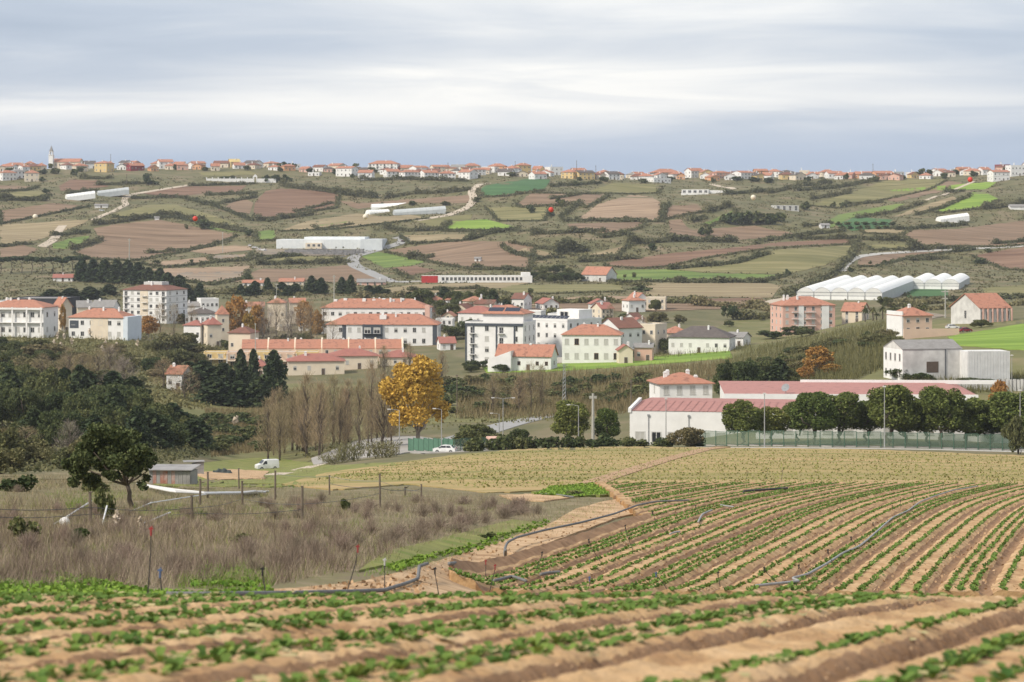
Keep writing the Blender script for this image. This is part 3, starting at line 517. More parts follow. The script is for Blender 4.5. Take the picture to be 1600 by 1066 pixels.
def roof_mesh(kind, w, d, hgt, ov=.45, th=.18):
    x, y = w / 2 + ov, d / 2 + ov; b = MB()
    if kind == 'hip':
        if w >= d: r = max(w / 2 + ov - y, .05); top = [(-r, 0, hgt), (r, 0, hgt)]
        else: r = max(y - x, .05); top = [(0, -r, hgt), (0, r, hgt)]
        for z, f in ((0, 0), ):
            V = [(-x, -y, 0), (x, -y, 0), (x, y, 0), (-x, y, 0)] + top
            Fc = [(0, 1, 5, 4), (1, 2, 5), (2, 3, 4, 5), (3, 0, 4)] if w >= d else [(0, 1, 4), (1, 2, 5, 4), (2, 3, 5), (3, 0, 4, 5)]
            b.add(V, Fc); b.add([(-x, -y, -th), (x, -y, -th), (x, y, -th), (-x, y, -th), (-x, -y, 0), (x, -y, 0), (x, y, 0), (-x, y, 0)], [(0, 3, 2, 1), (0, 1, 5, 4), (1, 2, 6, 5), (2, 3, 7, 6), (3, 0, 4, 7)], 1)
    elif kind == 'gable':    # ridge along x
        s = hgt / (d / 2); z0 = -ov * s
        V = [(-x, -y, z0), (x, -y, z0), (x, 0, hgt), (-x, 0, hgt), (x, y, z0), (-x, y, z0)]; V += [(a, c, e + th) for a, c, e in V]
        b.add(V, [(6, 7, 8, 9), (9, 8, 10, 11)], 0); b.add(V, [(0, 3, 2, 1), (3, 5, 4, 2), (0, 1, 7, 6), (4, 5, 11, 10), (1, 2, 8, 7), (2, 4, 10, 8), (3, 0, 6, 9), (5, 3, 9, 11)], 1)
    elif kind == 'gabley':   # ridge along y, gable to the front
        s = hgt / (w / 2); z0 = -ov * s
        V = [(-x, -y, z0), (0, -y, hgt), (x, -y, z0), (-x, y, z0), (0, y, hgt), (x, y, z0)]; V += [(a, c, e + th) for a, c, e in V]
        b.add(V, [(6, 7, 10, 9), (7, 8, 11, 10)], 0); b.add(V, [(0, 3, 4, 1), (1, 4, 5, 2), (0, 1, 7, 6), (1, 2, 8, 7), (3, 9, 10, 4), (4, 10, 11, 5), (0, 6, 9, 3), (2, 5, 11, 8)], 1)
    else:                    # flat with parapet
        x, y = w / 2 + .06, d / 2 + .06; b.box(-x + .25, x - .25, -y + .25, y - .25, -.1, .12, 0)
        b.box(-x, x, -y, -y + .25, -.25, .45, 1).box(-x, x, y - .25, y, -.25, .45, 1).box(-x, -x + .25, -y + .25, y - .25, -.25, .45, 1).box(x - .25, x, -y + .25, y - .25, -.25, .45, 1)
    return b
def wall_mesh(w, d, h, roof, rh, m, below=2.0):
    b = MB()
    if roof == 'gable': b.add([(-w/2, -d/2, -below), (w/2, -d/2, -below), (w/2, d/2, -below), (-w/2, d/2, -below), (-w/2, -d/2, h), (w/2, -d/2, h), (w/2, d/2, h), (-w/2, d/2, h), (w/2, 0, h+rh), (-w/2, 0, h+rh)], [(0, 1, 5, 4), (1, 2, 6, 8, 5), (2, 3, 7, 6), (3, 0, 4, 9, 7)])
    elif roof == 'gabley': b.add([(-w/2, -d/2, -below), (w/2, -d/2, -below), (w/2, d/2, -below), (-w/2, d/2, -below), (-w/2, -d/2, h), (w/2, -d/2, h), (w/2, d/2, h), (-w/2, d/2, h), (0, -d/2, h+rh), (0, d/2, h+rh)], [(0, 1, 5, 8, 4), (1, 2, 6, 5), (2, 3, 7, 9, 6), (3, 0, 4, 7)])
    else: b.box(-w/2, w/2, -d/2, d/2, -below, h)
    return b.mesh('wall', m)
def windows(root, w, d, h, front, side, floors, kinds=('dark', 'dark', 'blind', 'half'), ww=1.1, wh=1.35, skip=(), balc=0, door=True, sides=(-1, 1)):
    """window openings on the front (facing the viewer) and the ends"""
    fh = h / floors
    for fl in range(floors):
        z = fl * fh + (fh - wh) * .52
        for i in range(front):
            x = (i + .5) / front * w - w / 2
            if (fl, i) in skip: continue
            if fl == 0 and door and i == front // 2: obj('door', DOOR, root, (x, -d / 2, .02), 0, (1.1, 1, 2.1)); continue
            if balc and fl > 0 and i % balc == 0:
                bo = obj('balcony', BALC, root, (x, -d / 2, fl * fh + .1), 0, (2.4, 1, 1)); obj('window', WIN['dark'], root, (x, -d / 2, fl * fh + .15), 0, (1.6, 1, 2.1)); continue
            obj('window', WIN[R.choice(kinds)], root, (x, -d / 2, z), 0, (ww, 1, wh))
        for sd in sides:
            for i in range(side):
                y = (i + .5) / side * d - d / 2; obj('window', WIN[R.choice(kinds)], root, (sd * w / 2, y, z), math.pi / 2 * sd, (ww, 1, wh))
def bld(label, px, py, wpx, hpx, dep=10, yaw=0.0, roof='hip', rh=None, wall='white', rc='or', front=4, side=2, floors=2, Y=None, name='house', cat='house', group=None, chim=1, ymin=44.0, wk={}, top=None, ov=.45, kinds=None):
    """building whose front base centre stands at photo column px, row py (or at distance Y); wpx, hpx = front width and wall height in photo pixels"""
    p = at(px, Y) if Y else hit(px, py, ymin); s = p.y / F; w = wpx * s; h = hpx * s
    if Y: h = -(py - hpx - HR) / F * Y - p.z
    yw = math.radians(yaw); c = p + Vector((-math.sin(yw), math.cos(yw), 0)) * dep / 2
    r = thing(name, label, cat, c, yw, group); r.location.z = p.z
    rh = rh if rh is not None else min(w, dep) * .22
    obj('wall', wall_mesh(w, dep, h, roof, rh, WALL[wall]), r)
    ro = roof_mesh(roof, w, dep, rh, ov).build('roof', [ROOF[rc], WALL[wall] if roof == 'flat' else ROOF[rc]], r, loc=(0, 0, h))
    if front or side: windows(r, w, dep, h, front, side, floors, kinds or ('dark', 'dark', 'blind', 'half'), **wk)
    for i in range(chim):
        cx = R.uniform(-.36, .36) * w; obj('chimney', CHIM, ro, (cx, R.uniform(-.2, .1) * dep, rh * .7), R.choice((0, math.pi / 2)))
    r['_w'] = w; r['_h'] = h; r['_d'] = dep; return r
# ---- the village on the far ridge
CN = {'white': 'white', 'cream': 'cream', 'yellow': 'yellow', 'pink': 'pink', 'orange': 'terracotta', 'burgundy': 'burgundy'}
RN = {'or': 'orange tiled', 'dark': 'dark', 'brown': 'brown tiled', 'grey': 'grey', 'flat': 'flat', 'yellow': 'yellowish', 'red': 'red'}
VIL = '''28,258,36,7,cream,or 48,264,14,9,yellow,or 10,268,22,8,white,or 15,282,24,12,white,or 31,279,18,12,white,grey 50,284,22,14,cream,or 66,266,14,7,cream,or 110,265,14,7,white,brown 128,268,20,9,cream,or 142,262,16,8,white,dark 157,269,22,14,yellow,or 172,264,12,8,cream,or
191,264,12,10,white,dark 203,259,14,8,pink,or 215,267,24,8,burgundy,or 243,260,16,7,cream,or 260,264,22,11,white,or 278,264,16,7,cream,or 297,264,14,7,white,or 312,261,20,7,cream,or 345,261,24,7,cream,brown 368,260,16,9,yellow,yellow 390,262,24,7,white,dark
430,260,24,7,cream,or 455,260,30,6,white,flat 520,258,22,7,cream,or 537,276,28,13,white,or 570,282,22,12,white,or 490,275,18,5,white,flat 615,277,22,9,white,or 645,279,30,10,white,or 674,279,24,9,white,or 700,281,24,10,white,or 725,280,22,11,white,or 620,260,18,7,burgundy,red 690,264,28,9,cream,or 714,266,22,9,white,grey 740,264,24,11,cream,or 760,260,30,9,white,flat 776,264,28,11,orange,or 795,272,20,9,white,or 705,259,18,7,cream,or 750,274,20,9,white,or 660,270,22,8,white,or 636,268,20,7,cream,or
820,270,22,13,yellow,or 838,264,14,8,yellow,or 845,280,22,8,white,or 870,270,22,12,white,flat 886,279,22,10,yellow,or 907,271,22,9,pink,or 917,280,28,10,yellow,dark 940,279,16,10,cream,or 960,281,20,9,white,dark 985,277,16,6,cream,grey 1002,277,18,6,white,or 1035,286,32,7,white,flat 1090,277,26,11,white,or 1106,278,18,9,yellow,or 1131,279,30,9,pink,or 1150,279,16,8,cream,brown 1168,280,26,10,white,or 1190,277,20,10,orange,or 1197,282,16,8,white,or
1208,277,20,9,white,or 1232,274,22,8,white,dark 1257,277,16,10,cream,flat 1272,279,16,7,white,or 1295,274,22,8,cream,or 1306,279,24,8,white,or 1326,278,20,8,white,flat 1348,279,26,7,orange,or 1383,280,30,9,orange,or 1405,279,20,10,white,flat 1422,278,14,8,white,flat 1473,272,20,8,white,or 1508,268,20,8,orange,or 1518,274,26,7,cream,or 1571,265,16,9,burgundy,flat 1565,283,28,14,white,or 1591,275,24,16,white,flat 1542,273,14,8,white,or 1494,268,16,6,cream,grey 1225,280,18,7,cream,or 1060,280,20,8,white,or 1445,280,18,6,white,or 1615,268,24,10,white,or -15,275,24,10,white,or'''
for s in VIL.split():
    x, y, w, h, wc, rc = s.split(','); x, y, w, h = map(float, (x, y, w, h)); fl = 2 if h > 8.5 else 1; roof = 'flat' if rc == 'flat' else R.choice(('hip', 'hip', 'gable', 'gabley') if w < 20 else ('hip', 'gable', 'gable'))
    big = 'wide' if w > 25 else ('narrow' if w < 15 else ''); two = 'two-storey' if fl == 2 else 'low'
    bld(f'{big} {two} {CN[wc]} house, {RN[rc]} roof'.strip(), x, y, w, h, R.uniform(8, 13), R.choice((-1, 1)) * R.uniform(5, 38), roof, R.uniform(1.6, 2.6), wc, rc, max(2, int(w / 6)), 2, fl, group='houses of the ridge village', wk=dict(ww=1.2, wh=1.4 if fl == 2 else 1.2))
for i in range(64):
    x = -25 + i * 26 + R.uniform(-10, 10); wc = R.choice(('white', 'white', 'white', 'cream', 'cream', 'yellow', 'pink', 'orange')); rc = R.choice(('or', 'or', 'or', 'brown', 'dark')); w = R.uniform(12, 24)
    if i % 2: tree('fartree', x + 12, np.interp(x, list(RIDGE), list(RIDGE.values())) + R.uniform(2, 8), R.uniform(6, 10), R.uniform(8, 18), where='between the ridge houses')
    if 60 < x < 140: continue
    bld(f'{"wide" if w > 20 else "small"} {CN[wc]} house with {RN[rc]} roof in the rear village row', x, np.interp(x, list(RIDGE), list(RIDGE.values())) + R.uniform(1.5, 5), w, R.uniform(5, 8), R.uniform(7, 11), R.uniform(-35, 35), R.choice(('hip', 'gable', 'gabley')), R.uniform(1.5, 2.4), wc, rc, 3, 1, 1, group='rear houses of the ridge village')
def church():
    p = hit(105, 262); s = p.y / F; r = thing('church', 'pale church with orange roof and thin bell tower on the ridge', 'church', p, math.radians(-8)); w = 46 * s; h = 7 * s
    obj('wall', wall_mesh(w, 13, h + 2, 'gable', 3, WALL['cream']), r); roof_mesh('gable', w, 13, 3).build('roof', [ROOF['or'], ROOF['or']], r, loc=(0, 0, h + 2))
    b = MB(); b.box(-2, 2, -2, 2, -1, 12).box(-2.3, 2.3, -2.3, 2.3, 12, 12.5); tw = b.build('bell_tower', WALL['white'], r, loc=(-w / 2 + 1, -7.5, 0))
    b = MB(); b.box(-1.5, -.9, -1.5, 1.5, 12.5, 15).box(.9, 1.5, -1.5, 1.5, 12.5, 15).box(-1.5, 1.5, -1.5, 1.5, 15, 15.5); b.build('belfry', WALL['white'], tw)
    b = MB(); b.add([(-1.6, -1.6, 15.5), (1.6, -1.6, 15.5), (1.6, 1.6, 15.5), (-1.6, 1.6, 15.5), (0, 0, 21)], [(0, 1, 4), (1, 2, 4), (2, 3, 4), (3, 0, 4)]); b.build('spire', ROOF['grey'], tw)
    for i in range(6): obj('window', WIN['dark'], r, (-w / 2 + 5 + i * (w - 8) / 5.4, -6.5, 2.5), 0, (.9, 1, 2.2))
church()
# white wall with arched gateway of the cemetery
def cemetery():
    p = hit(377, 285); s = p.y / F; r = thing('cemetery_wall', 'long white wall with arched gate below the ridge houses', 'wall', p, math.radians(3)); b = MB(); w = 108 * s
    b.box(-w / 2, w * .18, 0, .5, -2, 3.2).box(w * .22, w / 2, 0, .5, -2, 3.2); b.build('wall', WALL['white'], r)
    b = MB(); b.box(-.5, .3, -.15, .65, -1, 4.6).box(w * .04 - .3, w * .04 + .5, -.15, .65, -1, 4.6).box(-.5, w * .04 + .5, -.14, .64, 4.6, 5.4).add([(-.5, 0, 5.4), (w * .04 + .5, 0, 5.4), (w * .02, 0, 7), (-.5, .5, 5.4), (w * .04 + .5, .5, 5.4), (w * .02, .5, 7)], [(0, 1, 2), (3, 5, 4), (0, 2, 5, 3), (1, 4, 5, 2)])
    b.build('gateway', WALL['white'], r, loc=(w * .18, 0, 0))
    for i in range(9): b = MB(); x = -w / 2 + i * w * .084; b.box(x - .35, x + .35, -.12, .62, -1, 4.1).box(x - .5, x + .5, -.25, .75, 4.1, 4.4); b.build('pier', WALL['white'], r)
cemetery()
bld('big white building, burgundy balconies, orange roof on the ridge', 598, 267, 46, 13, 14, -10, 'hip', 3, 'white', 'or', 8, 3, 3, wk=dict(balc=2), name='apartment_building', cat='building')
b_ = bld('broad white house with wide orange eaves at the village edge', 1043, 274, 42, 9, 14, 14, 'hip', 3.5, 'white', 'or', 5, 3, 2, ov=1.4)
v_ = bld('modern white villa with glazed terraces among fields', 1086, 304, 42, 7, 9, -8, 'flat', 0, 'white', 'flat', 5, 1, 2, chim=0, kinds=('dark',), wk=dict(ww=2.6, wh=2.2, door=False), name='villa', cat='house')
b = MB(); b.box(-1, 15, -2.2, 7, -2, 3.4); b.build('side_wing', WALL['white'], v_, loc=(10.5, 0, 0)); b = MB(); b.box(-11, 11, -7, -6.6, -2, 1.2); b.build('terrace_wall', WALL['white'], v_)
bld('unfinished grey concrete house on stilts beside a round tree', 1230, 329, 38, 7, 12, 10, 'flat', 0, 'old', 'flat', 4, 2, 2, chim=0, kinds=('dark',), wk=dict(ww=2.2, wh=1.6), name='concrete_house', cat='house')
bld('little white hut among olive pastures', 1290, 357, 14, 5, 5, 12, 'gable', 1.2, 'white', 'grey', 1, 1, 1, chim=0, name='hut', cat='hut')
bld('low green farm shed at the right hillside edge', 1595, 328, 32, 5, 10, 0, 'gable', 1.6, 'white', 'grey', 0, 0, 1, chim=0, name='farm_shed', cat='shed')
bld('ruined barn with long orange roof among dark trees', 928, 440, 44, 11, 12, -32, 'gable', 4.2, 'old', 'or', 2, 1, 1, chim=0, name='barn', cat='barn')
bld('small grey farm hut on the brown slope', 158, 325, 20, 4, 5, 5, 'gable', 1.0, 'white', 'grey', 1, 1, 1, chim=0, name='hut', cat='hut')
bld('tiny white hut at the field corner', 245, 344, 7, 4, 3, 5, 'gable', .6, 'white', 'grey', 0, 0, 1, chim=0, name='hut', cat='hut')
bld('lone white cabin on brown field', 746, 409, 9, 5, 4, -10, 'gable', .8, 'white', 'grey', 1, 0, 1, chim=0, name='hut', cat='hut')
# long white shed with a red end
def long_shed():
    p = hit(745, 441); s = p.y / F; w = 172 * s; r = thing('long_shed', 'long low white shed with red left end', 'shed', p, math.radians(2)); h = 9 * s
    obj('wall', wall_mesh(w, 12, h, 'flat', 0, WALL['white']), r); roof_mesh('flat', w, 12, 0).build('roof', [ROOF['flat'], WALL['white']], r, loc=(0, 0, h))
    b = MB(); b.box(-w / 2 - .1, -w / 2 + 9, -6.2, -6, -1, h + .5); b.build('red_panel', mat('red_cladding', (.5, .05, .05), None, 1), r)
    for i in range(20): obj('window', WIN['dark'], r, (-w / 2 + 12 + i * (w - 16) / 20, -6, 1.2), 0, (1.6, 1, 1.8))
    b = MB(); b.box(w / 2 - 6, w / 2 - 1, -5, 5, h, h + 2.2); b.build('roof_box', WALL['white'], r)
long_shed()
# warehouse on a stone terrace
def warehouse():
    p = hit(515, 389); s = p.y / F; W_ = 168 * s; r = thing('warehouse', 'large white flat-roofed warehouse above stone terraces', 'warehouse', p, math.radians(-3)); h = 17 * s; gm = mat('ribbed_white_cladding', (.74, .76, .76), (.66, .69, .70), .4)
    b = MB(); b.box(-W_ / 2, W_ * .30, 0, 30, -2, h * .86).box(-W_ * .25, W_ * .32, 6, 34, h * .86, h * 1.08); b.build('main_hall', gm, r)
    b = MB(); b.box(W_ * .30 + .01, W_ * .5, -6, 26, -4, h * .9); b.build('right_hall', mat('ribbed_pale_cladding', (.62, .65, .66), (.55, .58, .6), .4), r)
    b = MB(); b.box(-W_ * .22, W_ * -.07, -3, -.01, 0, h * .55); o = b.build('office', WALL['cream'], r)
    for i in range(3): obj('window', WIN['dark'], o, (-W_ * .19 + i * 3.4, -3, 1.6), 0, (2, 1, 1.6))
    for i in range(24): b = MB(); x = -W_ / 2 + (i + .5) * W_ * .8 / 24; b.box(x - .12, x + .12, -.12, 0, 0, h * .85); b.build('cladding_rib', gm, r)
    st = mat('terrace_stone', (.16, .155, .155), (.30, .29, .285), .5, bump=.3, bscale=1.5)
    q = thing('retaining_wall', 'dark grey stacked stone terraces below the warehouse', 'wall', hit(500, 398), math.radians(-3))
    for k, (x0, x1, y, z0, z1) in enumerate(((-32, 27, 0, -7, 1.2), (-24, 28, 4, -2, 3.4), (-30, 20, -6, -9, -1.2))):
        n = int((x1 - x0) / 2.6)
        for i in range(n): b = MB(); a = x0 + i * 2.6; b.box(a + .04, a + 2.52, y + R.uniform(-.3, .3), y + 3.5, z0, z1 + R.uniform(-.35, .35)); b.build('stone_block', st, q)
warehouse()
# polytunnels
M_PLAST = mat('greenhouse_film', (.86, .86, .83), (.78, .78, .75), .3, rough=.5); M_PLGR = mat('old_greenhouse_film', (.5, .52, .52), (.42, .45, .45), .3, rough=.5)
def tunnel(a, b, wid, label, m):
    A = hit(*a); B = at(b[0], A.y + 8); B.z = -(b[1] - HR) / F * B.y; d = B - A; L = d.length; yw = math.atan2(d.y, d.x); r = thing('polytunnel', label, 'polytunnel', A, yw, 'polytunnels on the far slope'); V = []; Fc = []; n = 9; k = 8
    for i in range(k + 1):
        z0 = d.z * i / k
        for j in range(n): t = math.pi * j / (n - 1); V.append((L * i / k, -math.cos(t) * wid / 2, z0 - 2.5 + (2.5 if 0 < j < n - 1 else 0) + math.sin(t) * wid * .42))
    for i in range(k):
        for j in range(n - 1): q = i * n + j; Fc.append((q, q + n, q + n + 1, q + 1))
    Fc += [tuple(range(n)), tuple(range(k * n, k * n + n))[::-1]]; obj('film_cover', mesh('film_cover', V, Fc, m, smooth=False), r)
    for i in range(k + 1): bb = MB(); bb.tube([(L * i / k, -math.cos(math.pi * j / 8) * (wid / 2 + .06), d.z * i / k + math.sin(math.pi * j / 8) * (wid * .42 + .06)) for j in range(9)], .05, 4); bb.build('hoop', M_METAL, r)
tunnel((103, 311), (147, 305), 8, 'white polytunnel, left of the pair on the brown slope', M_PLAST); tunnel((152, 305), (200, 299), 8, 'greyish polytunnel, right of the pair on the brown slope', M_PLGR)
tunnel((580, 327), (697, 322), 9, 'long white polytunnel, rear of the hillside group', M_PLAST); tunnel((574, 335), (606, 334), 8, 'short white polytunnel, front left of the hillside group', M_PLAST); tunnel((615, 336), (695, 330), 9, 'long greyish polytunnel, front right of the hillside group', M_PLGR); tunnel((1466, 346), (1510, 340), 8, 'single white polytunnel below the bright green field', M_PLAST)
# multi-span greenhouse
def greenhouse(px, py, bays, bw, length, yaw, eave, label):
    p = hit(px, py); r = thing('greenhouse', label, 'greenhouse', p, math.radians(yaw), 'multi-span greenhouses'); wm = mat('gable_film', (.70, .70, .67), (.62, .62, .59), .3, rough=.5); zb = [float(ground(*(p + Vector((math.cos(math.radians(yaw)) * bw * i, math.sin(math.radians(yaw)) * bw * i, 0))).xy)) - p.z for i in range(bays + 1)]
    ud = Vector((-math.sin(math.radians(yaw)), math.cos(math.radians(yaw)), 0)); slope = (float(ground(*(p + ud * length).xy)) - p.z)
    for i in range(bays):
        x0 = i * bw; V = []; Fc = []; n = 9
        for k in range(7):
            for j in range(n): t = j / (n - 1); V.append((x0 + bw * t, length * k / 6, eave + slope * k / 6 + 2.4 * math.sin(math.pi * t) ** .8))
        for k in range(6):
            for j in range(n - 1): q = k * n + j; Fc.append((q, q + 1, q + n + 1, q + n))
        obj('roof_bay', mesh('roof_bay', V, Fc, M_PLAST), r)
        g = MB(); g.add([(x0 + .15, 0, -3)] + [(x0 + bw - .15, 0, -3)] + [(x0 + bw * (1 - j / 8), 0, eave - .1 + 2.4 * math.sin(math.pi * j / 8) ** .8) for j in range(9)], [tuple(range(11))]); gp = g.build('gable_end', wm, r)
        for zz in (eave * .52, eave * .97): f = MB(); f.box(x0 + .2, x0 + bw - .2, -.15, -.02, zz, zz + .18); f.build('gable_rail', M_METAL, gp)
        f = MB(); f.box(x0 - .1, x0 + .12, -.2, .1, -3, eave + .2); f.build('post', M_METAL, r)
        f = MB(); f.box(x0 + .4, x0 + bw - .4, -.08, -.03, eave * .05, eave * .48); f.build('vent_panel', M_PLAST, gp)
        f = MB(); f.box(x0 - .3, x0 + .3, 0, length, eave - .1, eave + .12); f.v = [(a, c, e + slope * c / length) for a, c, e in f.v]; f.build('gutter', M_METAL, r)
    for x in (0, bays * bw): f = MB(); f.add([(x, 0, -3), (x, length, -3 + slope), (x, length, eave + slope), (x, 0, eave)], [(0, 1, 2, 3)]); f.build('side_film', M_PLGR, r)
greenhouse(1245, 468, 5, 8.6, 128, -17, 3.8, 'large white five-bay greenhouse below the brown fields'); greenhouse(1417, 452, 3, 9.4, 62, -16, 3.4, 'smaller white three-bay greenhouse right of the large one')
# ------------------------------------------------------------------ the town in the valley
def panel(r, name, m, x0, x1, y0, y1, z0, z1): b = MB(); b.box(x0, x1, y0, y1, z0, z1); return b.build(name, m, r)
DK = mat('anthracite_render', (.075, .085, .1), (.06, .07, .085), .5)
# left edge: apartments, dark hall, long block, tall block
r = bld('white and cream apartment row with orange roof at the left edge', 22, 512, 98, 32, 14, -12, 'hip', 2.6, 'white', 'or', 8, 2, 2, Y=905, chim=4, wk=dict(ww=1.6, wh=1.9, door=False), name='apartment_building', cat='building'); w, h, d = r['_w'], r['_h'], r['_d']
for i in range(5): panel(r, 'pilaster', WALL['white'], -w / 2 + i * w / 4.1 - .3, -w / 2 + i * w / 4.1 + .3, -d / 2 - 1.2, -d / 2 - .9, -2, h)
panel(r, 'cornice', WALL['white'], -w / 2, w / 2, -d / 2 - 1.3, -d / 2 - .02, h - .9, h - .2); panel(r, 'balcony_slab', WALL['white'], -w / 2, w / 2, -d / 2 - 1.15, -d / 2 - .02, h * .48, h * .48 + .25)
bld('dark charcoal flat-roofed hall behind the left apartments', 55, 500, 84, 32, 24, -8, 'flat', 0, 'dark', 'grey', 0, 0, 1, Y=990, chim=0, name='hall', cat='building')
bld('pale white block with flat roof left of the charcoal hall', 12, 500, 44, 28, 16, -8, 'flat', 0, 'white', 'flat', 4, 1, 2, Y=1010, chim=1, name='apartment_building', cat='building')
r = bld('long low white block with orange hip roof and blue right end', 150, 522, 92, 26, 13, -14, 'hip', 3.2, 'white', 'or', 6, 0, 2, Y=905, chim=3, wk=dict(ww=1.5, wh=1.7, door=False), name='apartment_building', cat='building'); w, h, d = r['_w'], r['_h'], r['_d']
panel(r, 'yellow_panel', WALL['cream'], -w * .1, w * .22, -d / 2 - .05, -d / 2 - .004, -1, h - .3); panel(r, 'blue_stairwell', WALL['blue'], w / 2 + .01, w / 2 + 1.8, -d / 2 - .3, d / 2, -1.5, h + .3); panel(r, 'balcony', DK, -w / 2 + .4, -w / 2 + 4, -d / 2 - .06, -d / 2 - .005, h * .5, h * .85)
r = bld('tall five-storey pale apartment block with dark red roof', 226, 513, 78, 60, 18, -22, 'hip', 3.0, 'white', 'brown', 7, 3, 5, Y=1045, chim=2, wk=dict(ww=1.5, wh=1.4, door=False, balc=3), name='apartment_block', cat='building'); w, h, d = r['_w'], r['_h'], r['_d']
for i in range(1, 5): panel(r, 'floor_band', WALL['grey'], -w / 2 - .04, w / 2 + .04, -d / 2 - .04, d / 2 + .04, h * i / 5 - .12, h * i / 5 + .08)
panel(r, 'recessed_bay', WALL['cream'], -w * .1, w * .08, -d / 2 - .1, -d / 2 - .045, 0, h - .4); panel(r, 'roof_tank_housing', WALL['old'], -4, 5, -3, 3, h + .6, h + 3.3)
for a in [('small cream house with steep orange gable behind the long white block', 104, 492, 18, 14, 9, 30, 'gabley', 3.2, 'cream', 'or', 1, 1, 1, 960), ('grey-roofed low house left of the tall block', 132, 490, 22, 10, 9, 12, 'gable', 2.4, 'cream', 'grey', 3, 1, 1, 985), ('pale low house with broad grey roof left of the tall block', 160, 490, 34, 10, 10, -6, 'gable', 2.6, 'white', 'grey', 4, 1, 1, 975),
  ('white house with dark hip roof right of the tall block', 316, 502, 42, 12, 11, 8, 'hip', 2.4, 'white', 'dark', 5, 2, 2, 985), ('little house with bright red hip roof below the tower', 335, 516, 22, 9, 8, 20, 'hip', 2.8, 'cream', 'red', 2, 1, 1, 925), ('small red-roofed house in trees left of the tower', 300, 514, 28, 6, 8, -15, 'hip', 1.8, 'white', 'red', 3, 1, 1, 930),
  ('cream house with dark brown hip roof above the terraces', 374, 534, 36, 14, 9, -14, 'hip', 2.4, 'cream', 'brown', 3, 1, 1, 880), ('modern white stepped house behind the autumn trees', 328, 480, 28, 12, 10, 18, 'flat', 0, 'white', 'flat', 4, 2, 2, 1080), ('white house with pale orange roof among bare trees', 432, 484, 28, 11, 9, 0, 'hip', 2.0, 'cream', 'or', 3, 1, 1, 1060), ('low white cottage behind bare trees', 300, 486, 26, 8, 8, 5, 'gable', 1.6, 'white', 'grey', 3, 1, 1, 1080),
  ('long low white house far behind bare trees', 395, 487, 34, 8, 9, 5, 'gable', 1.8, 'white', 'or', 4, 1, 1, 1090), ('pale house behind bare trees left of the white blocks', 465, 482, 24, 9, 8, 8, 'gable', 1.8, 'cream', 'or', 3, 1, 1, 1080),
  ('farm building with red roof on the low hill at left', 98, 440, 30, 6, 8, 4, 'gable', 1.8, 'white', 'red', 3, 1, 1, None), ('long roof building behind dark trees left of the road', 455, 446, 38, 6, 9, 0, 'gable', 1.6, 'cream', 'or', 4, 0, 1, None), ('long low pale shed behind dark trees right of the mast', 580, 446, 44, 5, 9, 0, 'gable', 1.6, 'pink', 'grey', 4, 0, 1, None), ('white low farmhouse with tin roof near conifers', 395, 447, 32, 5, 8, 0, 'gable', 1.4, 'white', 'or', 3, 0, 1, None),
  ('white villa with red hip roof right of the dark conifers', 742, 500, 56, 11, 12, -18, 'hip', 2.8, 'white', 'red', 4, 2, 1, 1010), ('brown-roofed upper house behind the red-roofed villa', 756, 486, 30, 11, 9, -12, 'gable', 1.6, 'cream', 'brown', 2, 1, 1, 1060), ('small flat white house right of the villa', 785, 497, 24, 7, 7, 0, 'flat', 0, 'white', 'flat', 2, 1, 1, 1000),
  ('white gabled house with brown roof behind the evergreen', 985, 548, 46, 36, 12, 35, 'gable', 3.2, 'white', 'brown', 3, 2, 2, 850), ('cream house with balconies right of the gabled house', 1012, 546, 26, 38, 10, -28, 'flat', 0, 'cream', 'flat', 2, 2, 2, 860), ('white bungalow with huge dark hip roof and two chimneys', 1092, 546, 96, 19, 14, -14, 'hip', 3.6, 'white', 'dark', 7, 2, 1, 850), ('orange hip roof house behind the dark-roofed bungalow', 1060, 530, 36, 10, 9, 10, 'hip', 2.4, 'cream', 'or', 2, 1, 1, 930),
  ('grey-roofed garage at the right of the dark-roofed bungalow', 1148, 540, 28, 13, 8, -25, 'gable', 1.6, 'white', 'grey', 2, 1, 1, 870), ('tiny red-roofed chalet left of the evergreen', 978, 555, 22, 8, 6, 5, 'gabley', 1.6, 'cream', 'red', 1, 1, 1, 800), ('pale plastered house below the gabled house', 1005, 553, 28, 10, 7, -8, 'gable', 1.2, 'pink', 'grey', 2, 1, 1, 815),
  ('low cream house left of the grey-banded block', 700, 548, 24, 12, 9, 10, 'gable', 2, 'white', 'red', 2, 1, 1, 900), ('white house peeking out behind the evergreen tree mass at left', 272, 600, 26, 16, 8, -15, 'gable', 2, 'white', 'or', 2, 1, 1, 690)]:
    lb, px, py, wp, hp, dp, yw, rf, rh, wc, rc, fr, sd, fl, Y = a; bld(lb, px, py, wp, hp, dp, yw, rf, rh, wc, rc, fr, sd, fl, Y=Y, chim=1 if rf != 'flat' else 0)
